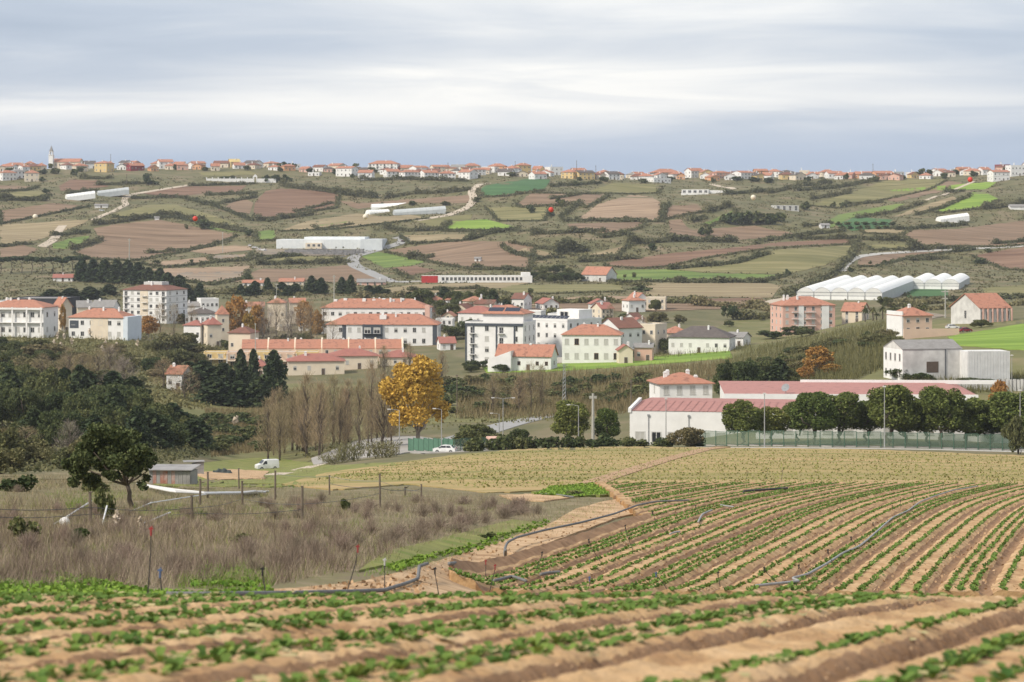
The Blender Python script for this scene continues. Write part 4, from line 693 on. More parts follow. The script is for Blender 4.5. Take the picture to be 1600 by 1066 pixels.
for i in range(34):
    x = R.choice((R.uniform(555, 720), R.uniform(690, 900), R.uniform(900, 1040), R.uniform(280, 520))); Y = R.uniform(960, 1120); w = R.uniform(14, 30); wc = R.choice(('white', 'white', 'white', 'cream')); rc = R.choice(('or', 'or', 'red', 'brown', 'flat')); py = HR - F * float(ground((x - CX) / F * Y, Y)) / Y
    bld(f'{"wide" if w > 22 else "small"} {wc} town house with {RN[rc]} roof', x, py, w, R.uniform(9, 19), R.uniform(7, 11), R.uniform(-30, 30), 'flat' if rc == 'flat' else R.choice(('hip', 'gable', 'gabley')), R.uniform(1.6, 2.4), wc, rc, 3, 2, 2 if i % 2 else 1, Y=Y, group='small houses of the town', chim=1 if rc != 'flat' else 0)
    if i % 2: tree(R.choice(('bare', 'oak', 'bare')), x + R.uniform(-25, 25), py + 3, R.uniform(18, 30), R.uniform(18, 30), Y=Y - 12, where='between the town houses')
# tower with an orange pyramid roof
p = at(347, 945); r = thing('tower', 'pale square tower with steep orange pyramid roof', 'tower', p, .3); zt = -(491 - HR) / F * 945 - p.z
b = MB(); b.box(-2.3, 2.3, -2.3, 2.3, -2, zt); b.build('wall', WALL['cream'], r); b = MB(); b.add([(-2.6, -2.6, zt), (2.6, -2.6, zt), (2.6, 2.6, zt), (-2.6, 2.6, zt), (0, 0, zt + 3.6)], [(0, 1, 4), (1, 2, 4), (2, 3, 4), (3, 0, 4), (3, 2, 1, 0)]); b.build('roof', ROOF['or'], r)
for z in (.45, .75): obj('window', WIN['dark'], r, (0, -2.3, zt * z), 0, (.9, 1, 1.2))
# terraces: saw-tooth of orange roofs with pale party walls
for i in range(6):
    x0 = 398 + i * 42; rr = bld('terraced house in the upper row, orange roof and slanted party wall', x0, 560, 40, 15, 12, 4, 'gable', 2.9, 'peach', 'or', 3, 0, 2, Y=868 - i * 3, group='upper row of terraced houses', chim=1, ov=.1, name='terraced_house', wk=dict(door=False)); w, h, d = rr['_w'], rr['_h'], rr['_d']
    b = MB(); b.add([(w / 2 - .1, -d / 2 - 1, 0), (w / 2 + .5, -d / 2 - 1, 0), (w / 2 + .5, d / 2, 0), (w / 2 - .1, d / 2, 0), (w / 2 - .1, -d / 2 - 1, h + .5), (w / 2 + .5, -d / 2 - 1, h + .5), (w / 2 + .5, 0, h + 3.7), (w / 2 - .1, 0, h + 3.7), (w / 2 + .5, d / 2, h + .5), (w / 2 - .1, d / 2, h + .5)], [(0, 1, 5, 4), (4, 5, 6, 7), (7, 6, 8, 9), (3, 0, 4, 7, 9), (1, 2, 8, 6, 5), (2, 3, 9, 8)]); b.build('party_wall', WALL['cream'], rr)
for i in range(5):
    rr = bld('ochre terrace house with pergola balcony in the lower row', 336 + i * 36, 574, 35, 22, 9, 4, 'flat', 0, 'peach' if i % 2 else 'yellow', 'flat', 2, 1, 2, Y=835, group='lower row of ochre terrace houses', chim=0, name='terraced_house', wk=dict(door=False, ww=1.7)); w, h, d = rr['_w'], rr['_h'], rr['_d']
    for k in range(4): panel(rr, 'pergola_beam', WALL['cream'], -w / 2 + k * w / 3.3, -w / 2 + k * w / 3.3 + .25, -d / 2 - 2.4, -d / 2 - .01, h - .4, h - .1)
    panel(rr, 'porch_column', WALL['white'], -w / 2, -w / 2 + .3, -d / 2 - 2.4, -d / 2 - 2.1, -2, h - .41); panel(rr, 'porch_slab', WALL['cream'], -w / 2, w / 2, -d / 2 - 2.4, -d / 2 - .02, h * .45, h * .45 + .2)
for lb, px, py, wp, hp, Y in [('wide red hip roof house in front of the ochre terraces', 494, 585, 88, 21, 800), ('red hip roof house just right of the ochre terraces', 552, 580, 76, 24, 820), ('peach house with red roof hidden among dark conifers', 404, 598, 26, 26, 790), ('cream house with red roof behind the golden tree', 625, 578, 60, 20, 830)]:
    bld(lb, px, py, wp, hp, 12, 6, 'hip', 2.2, 'cream' if px != 404 else 'peach', 'red', 4, 2, 1, Y=Y, chim=1)
# the two long white blocks
r = bld('long rear white apartment block with orange roof and many skylights', 585, 505, 168, 24, 15, -5, 'hip', 3.6, 'white', 'or', 14, 3, 2, Y=1010, chim=5, wk=dict(ww=1.5, wh=1.5, door=False), name='apartment_block', cat='building'); w, h, d = r['_w'], r['_h'], r['_d']
for i in range(9): panel(r, 'dormer', WALL['white'], -w * .4 + i * w * .09, -w * .4 + i * w * .09 + 1.4, -2.6 + (i % 3) * .9, -1.2 + (i % 3) * .9, h + 1.6, h + 3.3 + (i % 2) * .4)
panel(r, 'lower_gallery', WALL['cream'], -w / 2 - .5, w / 2 + .5, -d / 2 - 1.6, -d / 2 - .01, h * .44, h * .44 + .3); panel(r, 'round_vent_tower', WALL['pink'], w / 2 - 1, w / 2 + 1, -d / 2 - 2, -d / 2 - .1, -2, h + 1.2)
r = bld('front white apartment block, orange hip roof, anthracite balcony bay', 597, 541, 174, 34, 15, -3, 'hip', 3.8, 'white', 'or', 12, 3, 2, Y=930, chim=6, wk=dict(ww=1.4, wh=1.8, door=False, skip={(0, 4), (1, 4), (0, 5), (1, 5), (0, 0), (1, 0), (1, 11), (0, 11)}), name='apartment_block', cat='building'); w, h, d = r['_w'], r['_h'], r['_d']
o = panel(r, 'balcony_bay', DK, -w * .175, w * .005, -d / 2 - .7, -d / 2 - .01, -1.5, h - .05)
for i in range(2):
    for k in range(2): obj('window', WIN['half'], o, (-w * .13 + k * w * .085, -d / 2 - .7, h * (.1 + .5 * i)), 0, (2.6, 1, 2.2))
    bb = MB(); bb.box(-w * .17, 0, -d / 2 - 1.5, -d / 2 - .71, h * (.06 + .5 * i), h * (.06 + .5 * i) + .18); bb.build('balcony_slab', DK, o)
for x0, x1 in ((-.36, -.325), (.455, .495)): panel(r, 'dark_loggia', DK, w * x0, w * x1, -d / 2 - .08, -d / 2 - .01, -.5, h - .3)
panel(r, 'roof_lantern', WALL['white'], -w * .03, w * .03, -4.5, -2.5, h + 1.8, h + 3.5)
# white block with grey bands and its neighbours
r = bld('white four-storey block with dark grey bands', 772, 577, 94, 72, 16, -16, 'flat', 0, 'white', 'grey', 4, 3, 4, Y=815, chim=0, wk=dict(ww=1.5, wh=1.8, door=False, balc=2), name='apartment_block', cat='building'); w, h, d = r['_w'], r['_h'], r['_d']
panel(r, 'top_band', DK, -w / 2 - .1, w / 2 + .1, -d / 2 - .3, -d / 2 - .1, h - 1.0, h - .1)
for x in (-.5, -.37, .03, .34): panel(r, 'grey_pilaster', DK, w * x, w * x + .5, -d / 2 - .22, -d / 2 - .08, -2, h - 1.01)
panel(r, 'penthouse', WALL['white'], -w * .25, w * .45, -d / 2 + 4, d / 2, h + .15, h + 3.0); ro = roof_mesh('hip', w * .72, d * .8, 2.8).build('penthouse_roof', [ROOF['or'], ROOF['or']], r, loc=(w * .1, 2, h + 3.1))
for i in range(2): b = MB(); b.box(-2.6, 2.6, -1.3, 1.3, 0, .1); b.build('solar_panel', M_SOLAR, ro, loc=(-3 + i * 5.8, -3.9, 1.25), rot=(math.radians(27), 0, 0))
r = bld('bright white modern building with stepped terraces and solar panels', 848, 562, 96, 62, 20, -38, 'flat', 0, 'white', 'flat', 6, 5, 4, Y=838, chim=0, wk=dict(ww=1.1, wh=1.5, door=False), kinds=('dark', 'dark', 'half'), name='apartment_block', cat='building'); w, h, d = r['_w'], r['_h'], r['_d']
t_ = panel(r, 'rooftop_storey', WALL['white'], -w * .1, w * .35, 1, d / 2 - 1, h + .15, h + 3.3); obj('window', WIN['dark'], t_, (w * .05, 1, h + .9), 0, (4, 1, 1.7))
for i in range(10): b = MB(); b.box(-.8, .8, -.9, .9, 0, .08); b.build('solar_panel', M_SOLAR, r, loc=(-w * .42 + i * w * .085, -d * .3, h + .9), rot=(math.radians(30), 0, 0))
bld('white upper house behind the modern building', 880, 520, 50, 28, 12, -15, 'flat', 0, 'white', 'flat', 4, 2, 3, Y=900, chim=0, kinds=('dark', 'half'))
r = bld('low white cottage with orange gable roof before the banded block', 818, 575, 88, 19, 9, -14, 'gable', 3.4, 'white', 'or', 6, 1, 1, Y=785, chim=1, wk=dict(ww=1.0, wh=1.2), kinds=('dark', 'brown')); w, h, d = r['_w'], r['_h'], r['_d']
b = MB(); b.add([(-w * .62, -d / 2 - 2.5, -2), (-w * .2, -d / 2 - 2.5, -2), (-w * .2, d / 2 - 1, -2), (-w * .62, d / 2 - 1, -2), (-w * .62, -d / 2 - 2.5, h * .75), (-w * .2, -d / 2 - 2.5, h + 1.6), (-w * .2, d / 2 - 1, h + 1.6), (-w * .62, d / 2 - 1, h * .75)], BOXF); b.build('lean_to_wing', WALL['white'], r)
r = bld('white two-storey house with wide orange roof and brown shutters', 924, 565, 92, 42, 12, -6, 'hip', 3.2, 'white', 'or', 6, 2, 2, Y=810, chim=2, wk=dict(ww=1.5, wh=2.0, door=False), kinds=('blind', 'brown', 'blind'), name='house'); w, h, d = r['_w'], r['_h'], r['_d']
p = hit(930, 566); b = MB(); b.box(-14, 13, 0, .5, -2, 1.6); tag(b.build('garden_wall', WALL['old'], loc=p), 'low grey stone garden wall above the bright green field', 'wall')
# right side: pink block, cream house, unfinished roof, weathered barn
r = bld('pink four-storey apartment block with white stripes and orange roof', 1264, 529, 86, 52, 15, 12, 'hip', 3.2, 'pink', 'or', 6, 3, 4, Y=925, chim=4, wk=dict(ww=1.2, wh=1.5, door=False), name='apartment_block', cat='building'); w, h, d = r['_w'], r['_h'], r['_d']
for x0, x1 in ((-.2, -.1), (.24, .38)): panel(r, 'white_stripe', WALL['white'], w * x0, w * x1, -d / 2 - .3, -d / 2 - .12, -2, h + .1)
for k in range(1, 4): obj('balcony', BALC, r, (w * .02, -d / 2 - .02, h * k / 4), 0, (4.2, 1, 1)); obj('balcony', BALC, r, (-w * .27, -d / 2 - .02, h * k / 4), 0, (2.4, 1, 1))
bld('cream lower wing with orange roof right of the pink block', 1331, 522, 32, 36, 12, -22, 'gable', 3, 'cream', 'or', 2, 2, 3, Y=935, chim=1)
r = bld('cream two-storey house with orange hip roof on the green slope', 1434, 531, 50, 38, 10, 18, 'hip', 2.6, 'peach', 'or', 3, 1, 2, Y=715, chim=1, wk=dict(ww=1.1, wh=1.2)); w, h, d = r['_w'], r['_h'], r['_d']
panel(r, 'gable_parapet', WALL['white'], -w / 2 - .4, -w / 2 - .01, -d / 2, d / 2, -2, h + 1.2)
p = hit(1412, 531); b = MB(); b.box(0, 17, 0, .4, -3, 3.0); q = tag(b.build('boundary_wall', WALL['peach'], loc=p, rot=math.radians(14)), 'long cream boundary wall before the cream house', 'wall')
r = bld('unfinished house with bright orange roof and open dark bays', 1555, 503, 56, 22, 16, 24, 'gable', 4.2, 'old', 'or', 6, 1, 1, Y=760, chim=0, kinds=('dark',), wk=dict(ww=1.3, wh=2.6, door=False), name='unfinished_house'); w, h, d = r['_w'], r['_h'], r['_d']
for i in range(7): panel(r, 'concrete_pillar', WALL['pink'], -w / 2 + i * w / 6.3, -w / 2 + i * w / 6.3 + .45, -d / 2 - 1.6, -d / 2 - 1.2, -2, h - .2)
r = bld('weathered white barn with grey roof and blue-black gable windows', 1457, 592, 100, 46, 11, 14, 'gable', 1.8, 'old', 'grey', 0, 0, 2, Y=548, chim=0, ov=.1, name='barn', cat='barn'); w, h, d = r['_w'], r['_h'], r['_d']
for fl in range(2):
    for i in range(4): obj('window', WIN['dark'], r, (-w / 2 - .025, -d * .36 + i * d * .24, h * (.14 + .5 * fl)), -math.pi / 2, (1.0, 1, 1.7))
panel(r, 'white_gable_face', WALL['white'], -w / 2 - .02, -w / 2 - .005, -d / 2, d / 2, -2, h); panel(r, 'boarded_opening', M_DOOR, w * -.1, w * .1, -d / 2 - .05, -d / 2 - .005, h * .28, h * .62); panel(r, 'drain_pipe', DK, w * .21, w * .21 + .15, -d / 2 - .2, -d / 2 - .02, 0, h)
p = at(1545, 545); q = thing('corrugated_shed', 'white corrugated lean-to shed right of the weathered barn', 'shed', p, math.radians(8)); zt = -(548 - HR) / F * 545 - p.z; sm = mat('white_corrugated_sheet', (.72, .72, .70), (.6, .6, .58), .6)
for i in range(26): b = MB(); x = -4.9 + i * .38; b.box(x, x + .3, -.06 - .05 * (i % 2), .02, -2, zt - .005 * i); b.build('wall_sheet', sm, q)
b = MB(); b.box(-5, 5, .03, 7, -2, zt - .2); b.build('shed_body', sm, q)
p = at(1500, 535); q = thing('yard_wall', 'stained concrete yard wall in front of the weathered barn', 'wall', p, math.radians(6)); 
for i in range(9): b = MB(); x = -4 + i * 2.1; b.box(x, x + 2.06, 0, .3, -3, 1.7 + .35 * i / 3 - (i > 3) * .15 * (i - 3)); b.build('wall_panel', WALL['old'], q)
for i in range(12): b = MB(); x = 9.5 + i * .85; b.box(x, x + .6, -.3, -.05, -3, 2.2 + R.uniform(-.1, .1)); b.build('vertical_slat', WALL['old'], q)
# house behind the factory
r = bld('white house with orange hip roof just behind the factory', 1072, 632, 84, 33, 11, 9, 'hip', 2.1, 'white', 'or', 4, 1, 2, Y=545, chim=0, ov=.6, wk=dict(ww=1.3, wh=1.9, door=False), kinds=('blind', 'blind', 'dark')); w, h, d = r['_w'], r['_h'], r['_d']
ro = [c for c in r.children if c.name.startswith('roof')][0]
for x, y, z in ((-3.6, 0, .9), (-2.8, 1.2, 1.2), (2.9, -2.6, .2), (2.0, 1.5, 1.2)): obj('chimney', CHIM, ro, (x, y, z))
# the red-roofed factory
def factory():
    M_RR = ROOF['pinkred']; wm = WALL['white']
    p = at(984, 462); r = thing('factory', 'white factory hall with low pinkish-red roof', 'factory', p, math.radians(-10)); s = 462 / F; zt = -(642 - HR) / F * 462 - p.z; w = 42; d = 33
    b = MB(); b.add([(0, 0, -2), (w, 0, -2), (w, d, -2), (0, d, -2), (0, 0, zt), (w, 0, zt), (w, d, zt), (0, d, zt), (0, d * .5, zt + .6), (w, d * .5, zt + .6)], [(0, 1, 5, 4), (1, 2, 6, 9, 5), (2, 3, 7, 6), (3, 0, 4, 8, 7)]); b.build('wall', wm, r)
    b = MB(); b.add([(.3, -.1, zt + .05), (w, -.1, zt + .05), (w, d * .5, zt + .7), (.3, d * .5, zt + .7), (w, d, zt + .05), (.3, d, zt + .05)], [(0, 1, 2, 3), (3, 2, 4, 5)]); ro = b.build('roof', M_RR, r)
    for i in range(27): b = MB(); x = .8 + i * 1.55; b.add([(x, -.1, zt + .1), (x + .12, -.1, zt + .1), (x + .12, d * .5, zt + .78), (x, d * .5, zt + .78)], [(0, 1, 2, 3)]); b.build('roof_seam', mat('roof_seam', (.33, .165, .145), None, 1), ro)
    b = MB(); b.add([(-.3, -.2, zt - .3), (.3, -.2, zt - .3), (.3, d * .5, zt + .5), (-.3, d * .5, zt + .5), (-.3, -.2, zt + .5), (.3, -.2, zt + .5), (.3, d * .5, zt + 1.3), (-.3, d * .5, zt + 1.3)], BOXF); b.build('verge_parapet', wm, r)
    for i in range(13):
        k = 'dark' if i == 1 else 'blind'; obj('window', WIN[k], r, (2.0 + i * 3.1, 0, .7), 0, (2.0, 1, 2.0))
    for i in range(5): b = MB(); x = 3.6 + i * 7.7; b.tube([(x, -.12, 0), (x, -.12, zt - .8)], .06, 6).box(x - .2, x + .2, -.3, -.05, zt - 1, zt - .6); b.build('down_pipe', M_METAL, r)
    p = at(1135, 505); q = thing('factory', 'rear factory hall with long pinkish-red roof behind the pines', 'factory', p, math.radians(-3)); zt = -(617 - HR) / F * 505 - p.z; w = 52
    b = MB(); b.box(0, w, 0, 40, -3, zt); b.build('wall', wm, q); b = MB(); b.add([(-.4, -.3, zt + .1), (w, -.3, zt + .1), (w - 4, 24, zt + .95), (18, 24, zt + 1.0), (w, 40, zt + .1), (-.4, 40, zt + .1)], [(0, 1, 2, 3), (0, 3, 5), (3, 2, 4, 5), (1, 4, 2)]); b.build('roof', M_RR, q)
    b = MB(); b.box(-.5, w + .1, -.5, -.31, zt - 1.3, zt + .25); b.build('white_fascia', wm, q); b = MB(); b.box(17, w + 8, 24.2, 24.8, zt + .7, zt + 1.5); b.build('ridge_parapet', wm, q)
    b = MB(); pts = [(math.cos(t) * .9, -.3 * (1), math.sin(t) * .9) for t in np.linspace(0, 6.28, 12, endpoint=False)]; b.add(pts + [(0, .1, 0)], [(i, (i + 1) % 12, 12) for i in range(12)]).tube([(0, .1, 0), (0, .5, -1.2)], .06); dsh = b.build('satellite_dish', M_METAL, q, loc=(12.5, 2, zt + 1.3)); dsh.rotation_euler = (-.5, 0, -.5)
    p = at(1330, 436); q = thing('factory_annex', 'white annex wall with small windows behind the pine row', 'factory', p, math.radians(-5)); b = MB(); zt = -(664 - HR) / F * 436 - p.z; b.box(-17, 30, 0, 8, -3, zt); b.build('wall', wm, q)
    for i in range(12): obj('window', WIN['blind'], q, (-15 + i * 3.6, 0, .8), 0, (1.8, 1, 1.4))
factory()
# ------------------------------------------------------------------ valley: road, fence, lamps, trees
road(None, 8, G_ROAD, 'road', world=[at(x, y) for x, y in ((560, 452), (600, 462), (640, 470), (700, 498), (760, 535), (800, 560), (850, 578), (900, 585))], off=.12)
field(P_('486,717 520,704 560,690 600,684 650,683 700,690 760,694 790,704 720,712 680,712 640,708 590,716 520,727 490,728'), mat('forecourt_asphalt', (.30, .28, .255), (.38, .355, .32), .4), 'forecourt', ymin=415)
road(P_('420,745 470,734 520,720 560,716'), 4, G_DIRT, 'dirt_road', ymin=300, off=.1)
road(None, 6, mat('pale_road_concrete', (.5, .48, .45), (.58, .56, .53), .5), 'road', world=[at(x, y) for x, y in ((1090, 402), (1180, 402), (1300, 402), (1420, 403), (1540, 404), (1700, 404))], off=.1)
# green mesh fence in front of the factory
M_GPOST = mat('fence_green_paint', (.09, .17, .12), None, 2); M_GMESH = mat('fence_green_mesh', (.20, .28, .20), None, 3, alpha=.33); M_GSLAT = mat('fence_green_slats', (.10, .20, .14), (.08, .16, .11), 1)
def fence(pts, h, n, label, m, base=True, zoff=0):
    r = thing('panel_fence', label, 'fence', pts[0]); A = [p - pts[0] for p in pts]; L = [0]
    for a, b in zip(A, A[1:]): L.append(L[-1] + (b - a).length)
    def P(t): return Vector([float(np.interp(t, L, [a[k] for a in A])) for k in range(3)])
    for i in range(n + 1): q = P(L[-1] * i / n); b = MB(); b.box(-.06, .06, -.06, .06, -.4, h + .1 + .35 * (i % 2 == 0) * 0); b.build('post', M_GPOST, r, loc=q)
    for i in range(n):
        a, c = P(L[-1] * i / n), P(L[-1] * (i + 1) / n); st = (i % 2) * .12; d = c - a; b = MB()
        b.add([(a.x + d.x * .03, a.y, a.z + .25 + st), (c.x - d.x * .03, c.y, a.z + .25 + st), (c.x - d.x * .03, c.y, a.z + h + st), (a.x + d.x * .03, a.y, a.z + h + st), (a.x + d.x * .03, a.y + .03, a.z + .25 + st), (c.x - d.x * .03, c.y + .03, a.z + .25 + st), (c.x - d.x * .03, c.y + .03, a.z + h + st), (a.x + d.x * .03, a.y + .03, a.z + h + st)], [(0, 1, 2, 3), (5, 4, 7, 6)]); pn = b.build('mesh_panel', m, r)
        b = MB(); [b.tube([(a.x, a.y - .02, a.z + z + st), (c.x, c.y - .02, a.z + z + st)], .03, 4) for z in (.3, h - .02)]; b.build('rail', M_GPOST, pn)
    if base:
        for i in range(n): a, c = P(L[-1] * i / n), P(L[-1] * (i + 1) / n); b = MB(); b.add([(a.x, a.y + .1, a.z - 1), (c.x, c.y + .1, c.z - 1), (c.x, c.y + .3, c.z - 1), (a.x, a.y + .3, a.z - 1), (a.x, a.y + .1, a.z + .28), (c.x, c.y + .1, a.z + .28), (c.x, c.y + .3, a.z + .28), (a.x, a.y + .3, a.z + .28)], BOXF); b.build('plinth', G_CONC, r)
fence([at(x, y) for x, y in ((1085, 420), (1180, 414), (1300, 411), (1420, 411), (1540, 411), (1680, 411))], 2.6, 32, 'long green mesh panel fence in front of the pine row', M_GMESH)
fence([at(x, y) for x, y in ((638, 447), (665, 440), (690, 433), (708, 428))], 2.5, 9, 'short green slatted fence by the forecourt', M_GSLAT); fence([at(x, y) for x, y in ((710, 428), (740, 434), (764, 440))], 2.3, 6, 'short green mesh fence left of the kiosk', M_GMESH)
# kiosk
p = at(782, 432); r = thing('kiosk', 'small pinkish flat-roofed kiosk with white columns by the road', 'kiosk', p, .2); b = MB(); b.box(-2, 2.2, -1.5, 1.5, -1, 2.2); b.build('wall', WALL['peach'], r); b = MB(); b.box(-2.3, 2.5, -2.3, 1.7, 2.2, 2.55); b.build('roof', WALL['pink'], r)
for x in (-2, -.9, .2): b = MB(); b.box(x, x + .22, -2.1, -1.9, -1, 2.2); b.build('column', WALL['white'], r)
obj('window', WIN['dark'], r, (1.2, -1.5, .8), 0, (1, 1, 1))
# street lamps and poles
M_POLE = mat('lamp_post_grey', (.35, .35, .34), (.28, .28, .27), 1, rough=.5); M_WOOD = mat('old_wood_pole', (.10, .08, .06), (.19, .155, .12), 2); M_CPOLE = mat('concrete_pole', (.42, .41, .36), (.36, .35, .31), 1)
def lamp(px, Y, py0, py1, arm=1.6, dbl=False, label='grey street lamp', side=-1):
    p = at(px, Y); zt = -(py1 - HR) / F * Y - p.z; r = thing('street_lamp', label, 'street lamp', p, 0, 'street lamps'); b = MB(); b.tube([(0, 0, -.3), (0, 0, zt)], [.11, .06], 8); b.build('pole', M_POLE, r)
    for s in ((-1, 1) if dbl else (side,)):
        if arm: b = MB(); b.tube([(0, 0, zt - .05), (s * arm * .5, 0, zt + .12), (s * arm, 0, zt + .16)], .045, 6); b.build('arm', M_POLE, r); b = MB(); b.box(s * arm - .32, s * arm + .32, -.14, .14, zt + .08, zt + .24); b.build('lamp_head', M_FRAME, r)
    if not arm: b = MB(); b.box(-.25, .25, -.2, .2, zt, zt + .2); b.build('lamp_head', M_FRAME, r)
for a in [(624, 445, 709, 641, 1.9, False, 'grey street lamp with arm left of the slatted fence'), (690, 430, 709, 640, 1.3, False, 'grey street lamp behind the white car'), (786, 470, 679, 623, 2.0, True, 'double-armed street lamp by the far road'), (780, 500, 686, 647, 1.6, False, 'street lamp just left of the double-armed lamp'), (904, 430, 684, 634, 1.8, False, 'street lamp between the two round pines'),
  (1040.6, 445, 684, 624, 0, False, 'thin mast in front of the white factory wall'), (1194.6, 404, 696, 616, 0, False, 'tall grey lamp post by the fence, left of three'), (1382, 404, 699, 605, 0, False, 'tall grey lamp post by the fence, middle of three'), (1594, 404, 705, 611, 0, False, 'tall grey lamp post by the fence, right of three'), (1581, 520, 600, 556, 0, False, 'small white lamp post right of the weathered barn')]: lamp(*a)
def pole(px, py0, py1, rad, label, m=M_CPOLE, Y=None, cross=False, name='utility_pole', cat='pole'):
    p = at(px, Y) if Y else hit(px, py0); zt = -(py1 - HR) / F * p.y - p.z; r = thing(name, label, cat, p, 0, 'utility poles'); b = MB(); b.tube([(0, 0, -.5), (0, 0, zt)], [rad, rad * .7], 8); b.build('shaft', m, r)
    b = MB(); w = rad * (5 if cross else 2.2); b.box(-w, w, -rad * .5, rad * .5, zt - rad * 3, zt - rad * 1.5)
    b.build('crossarm', m, r)
    if cross: b = MB(); b.box(-w * .7, w * .7, -rad * .5, rad * .5, zt - rad * 12, zt - rad * 10.5); b.build('crossarm', m, r)
    return r
pole(926.6, 684, 615, .3, 'thick pale concrete pole between the round pines', Y=428); pole(986, 640, 593, .16, 'dark wooden pole left of the factory gable', M_WOOD, Y=520); pole(202, 408, 373, .35, 'tall white pole above the dark trees'); pole(522, 470, 430, .3, 'tall pale mast left of the town blocks', Y=1150); pole(348, 395, 362, .25, 'thin white pole beside the gravel yard')
pole(399, 540, 505, .16, 'pale pole before the ochre terraces', Y=840); pole(432, 470, 443, .18, 'utility pole with crossarm among bare trees', M_CPOLE, Y=1120, cross=True); pole(1477, 510, 453, .28, 'tall floodlight mast behind the cream house', Y=880, cross=True); pole(939, 479, 470, .15, 'short thin pole in the far valley field'); pole(714, 640, 585, .14, 'thin pole right of the golden tree', M_WOOD, Y=600)
for x, y0, y1 in ((173, 262, 241), (805, 268, 252), (901, 278, 251), (931, 278, 259), (1364, 277, 256), (1083, 290, 268), (300, 268, 256), (77, 400, 386), (198, 290, 272), (700, 268, 254)): pole(x, y0, y1, .22, 'dark pole standing against the sky on the ridge' if y0 < 280 else 'thin pole on the far slope', M_WOOD)
# lattice pylon
p = at(881.6, 560); zt = -(569 - HR) / F * 560 - p.z; r = thing('lattice_pylon', 'narrow steel lattice pole beside the reeds', 'pylon', p)
for sx, sy in ((-1, -1), (1, -1), (1, 1), (-1, 1)): b = MB(); b.tube([(sx * .45, sy * .45, -.3), (sx * .18, sy * .18, zt)], .06, 4); b.build('leg', M_METAL, r)
for i in range(14):
    z0 = zt * i / 14; z1 = zt * (i + 1) / 14; k0 = .45 - .27 * i / 14; k1 = .45 - .27 * (i + 1) / 14
    for sy in (-1, 1): b = MB(); b.tube([(-k0, sy * k0, z0), (k1, sy * k1, z1)], .035, 4); b.build('brace', M_METAL, r)
b = MB(); b.box(-.9, .9, -.08, .08, zt - .3, zt - .15); b.build('crossarm', M_METAL, r)
# marker balls on an overhead line across the valley
def line_z(px): return -(np.interp(px, [-300, 55, 305, 571, 861, 1177, 1516, 1900], [338, 338, 341, 338, 327, 308, 280, 243]) - HR) / F * 250
b = MB(); b.tube([((x - CX) / F * 250, 250, float(line_z(x))) for x in range(-300, 1901, 40)], .008, 4); tag(b.build('power_line', mat('cable_black', (.05, .05, .05), None, 1)), 'thin overhead cable carrying the marker balls across the valley', 'cable')
for x, c, l in ((55, 'white', 'cream marker ball on the overhead line, leftmost'), (305, 'red', 'red marker ball over the big brown field at left'), (571, 'white', 'cream marker ball above the white warehouse'), (861, 'red', 'red marker ball in the middle of the far hillside'), (1177, 'white', 'cream marker ball left of the unfinished concrete house'), (1516, 'red', 'red marker ball near the right ridge houses')):
    V = []; n = 14
    q = thing('marker_ball', l, 'marker ball', ((x - CX) / F * 250, 250, float(line_z(x)) - .05), 0, 'marker balls on the overhead line'); mm = mat('marker_' + c, (.62, .09, .07) if c == 'red' else (.75, .68, .55), None, 3, rough=.5)
    for hs in (0, 1):
        V = []; Fc = []
        for i in range(6):
            e = math.pi / 2 * i / 5 * (1 if hs else -1)
            for j in range(n): t = 2 * math.pi * j / n; V.append((.27 * math.cos(e) * math.cos(t), .27 * math.cos(e) * math.sin(t), .27 * math.sin(e) + (.006 if hs else -.006)))
        for i in range(5):
            for j in range(n): a = i * n + j; c2 = i * n + (j + 1) % n; Fc.append((a, c2, c2 + n, a + n) if hs else (a, a + n, c2 + n, c2))
        obj('half_shell', mesh('half_shell', V, Fc, mm, smooth=True), q)
    b = MB(); b.tube([(math.cos(t) * .275, math.sin(t) * .275, 0) for t in np.linspace(0, 6.283, 15)], .012, 4, cap=False); b.build('flange', mm, q)
# ---- trees
for i, (x, py, h, w) in enumerate([(1165, 697, 72, 62), (1204, 698, 70, 60), (1248, 698, 76, 56), (1278, 699, 92, 62), (1318, 699, 84, 60), (1352, 700, 82, 60), (1391, 700, 102, 66), (1420, 701, 82, 60), (1452, 701, 78, 58), (1476, 702, 92, 62), (1508, 702, 88, 66), (1545, 702, 88, 70), (1580, 703, 92, 70), (1618, 703, 92, 66)]):
    tree('pine', x + R.uniform(-6, 6), py - 4, h * R.uniform(.92, 1.14), w * (1.5 if x > 1270 else 1.2), Y=419 + (i % 3) * 4, where='in the row behind the fence', group='pines behind the fence')
tree('pine', 892, 688, 70, 72, Y=440, desc='wide round pine left of the concrete pole'); tree('pine', 947, 688, 55, 52, Y=442, desc='smaller round pine right of the concrete pole')
tree('plane', 653, 684, 134, 142, Y=478)
for x, py, h in ((428, 708, 80), (460, 700, 98), (492, 705, 90), (508, 696, 112), (541, 702, 84), (571, 700, 96), (588, 699, 100), (604, 694, 92), (445, 698, 88), (418, 712, 95), (436, 706, 110), (452, 704, 128), (468, 704, 120), (484, 700, 130), (500, 702, 122), (516, 700, 132), (534, 698, 124), (548, 697, 128), (563, 698, 130), (579, 697, 138), (596, 695, 120), (440, 716, 80), (612, 690, 130), (425, 700, 100), (476, 716, 105), (527, 705, 105)): tree('poplar', x + R.uniform(-5, 5), py, h * R.uniform(.78, 1.05), h * R.uniform(.28, .52), Y=495 + R.uniform(-18, 30), where='in the row left of the golden tree')
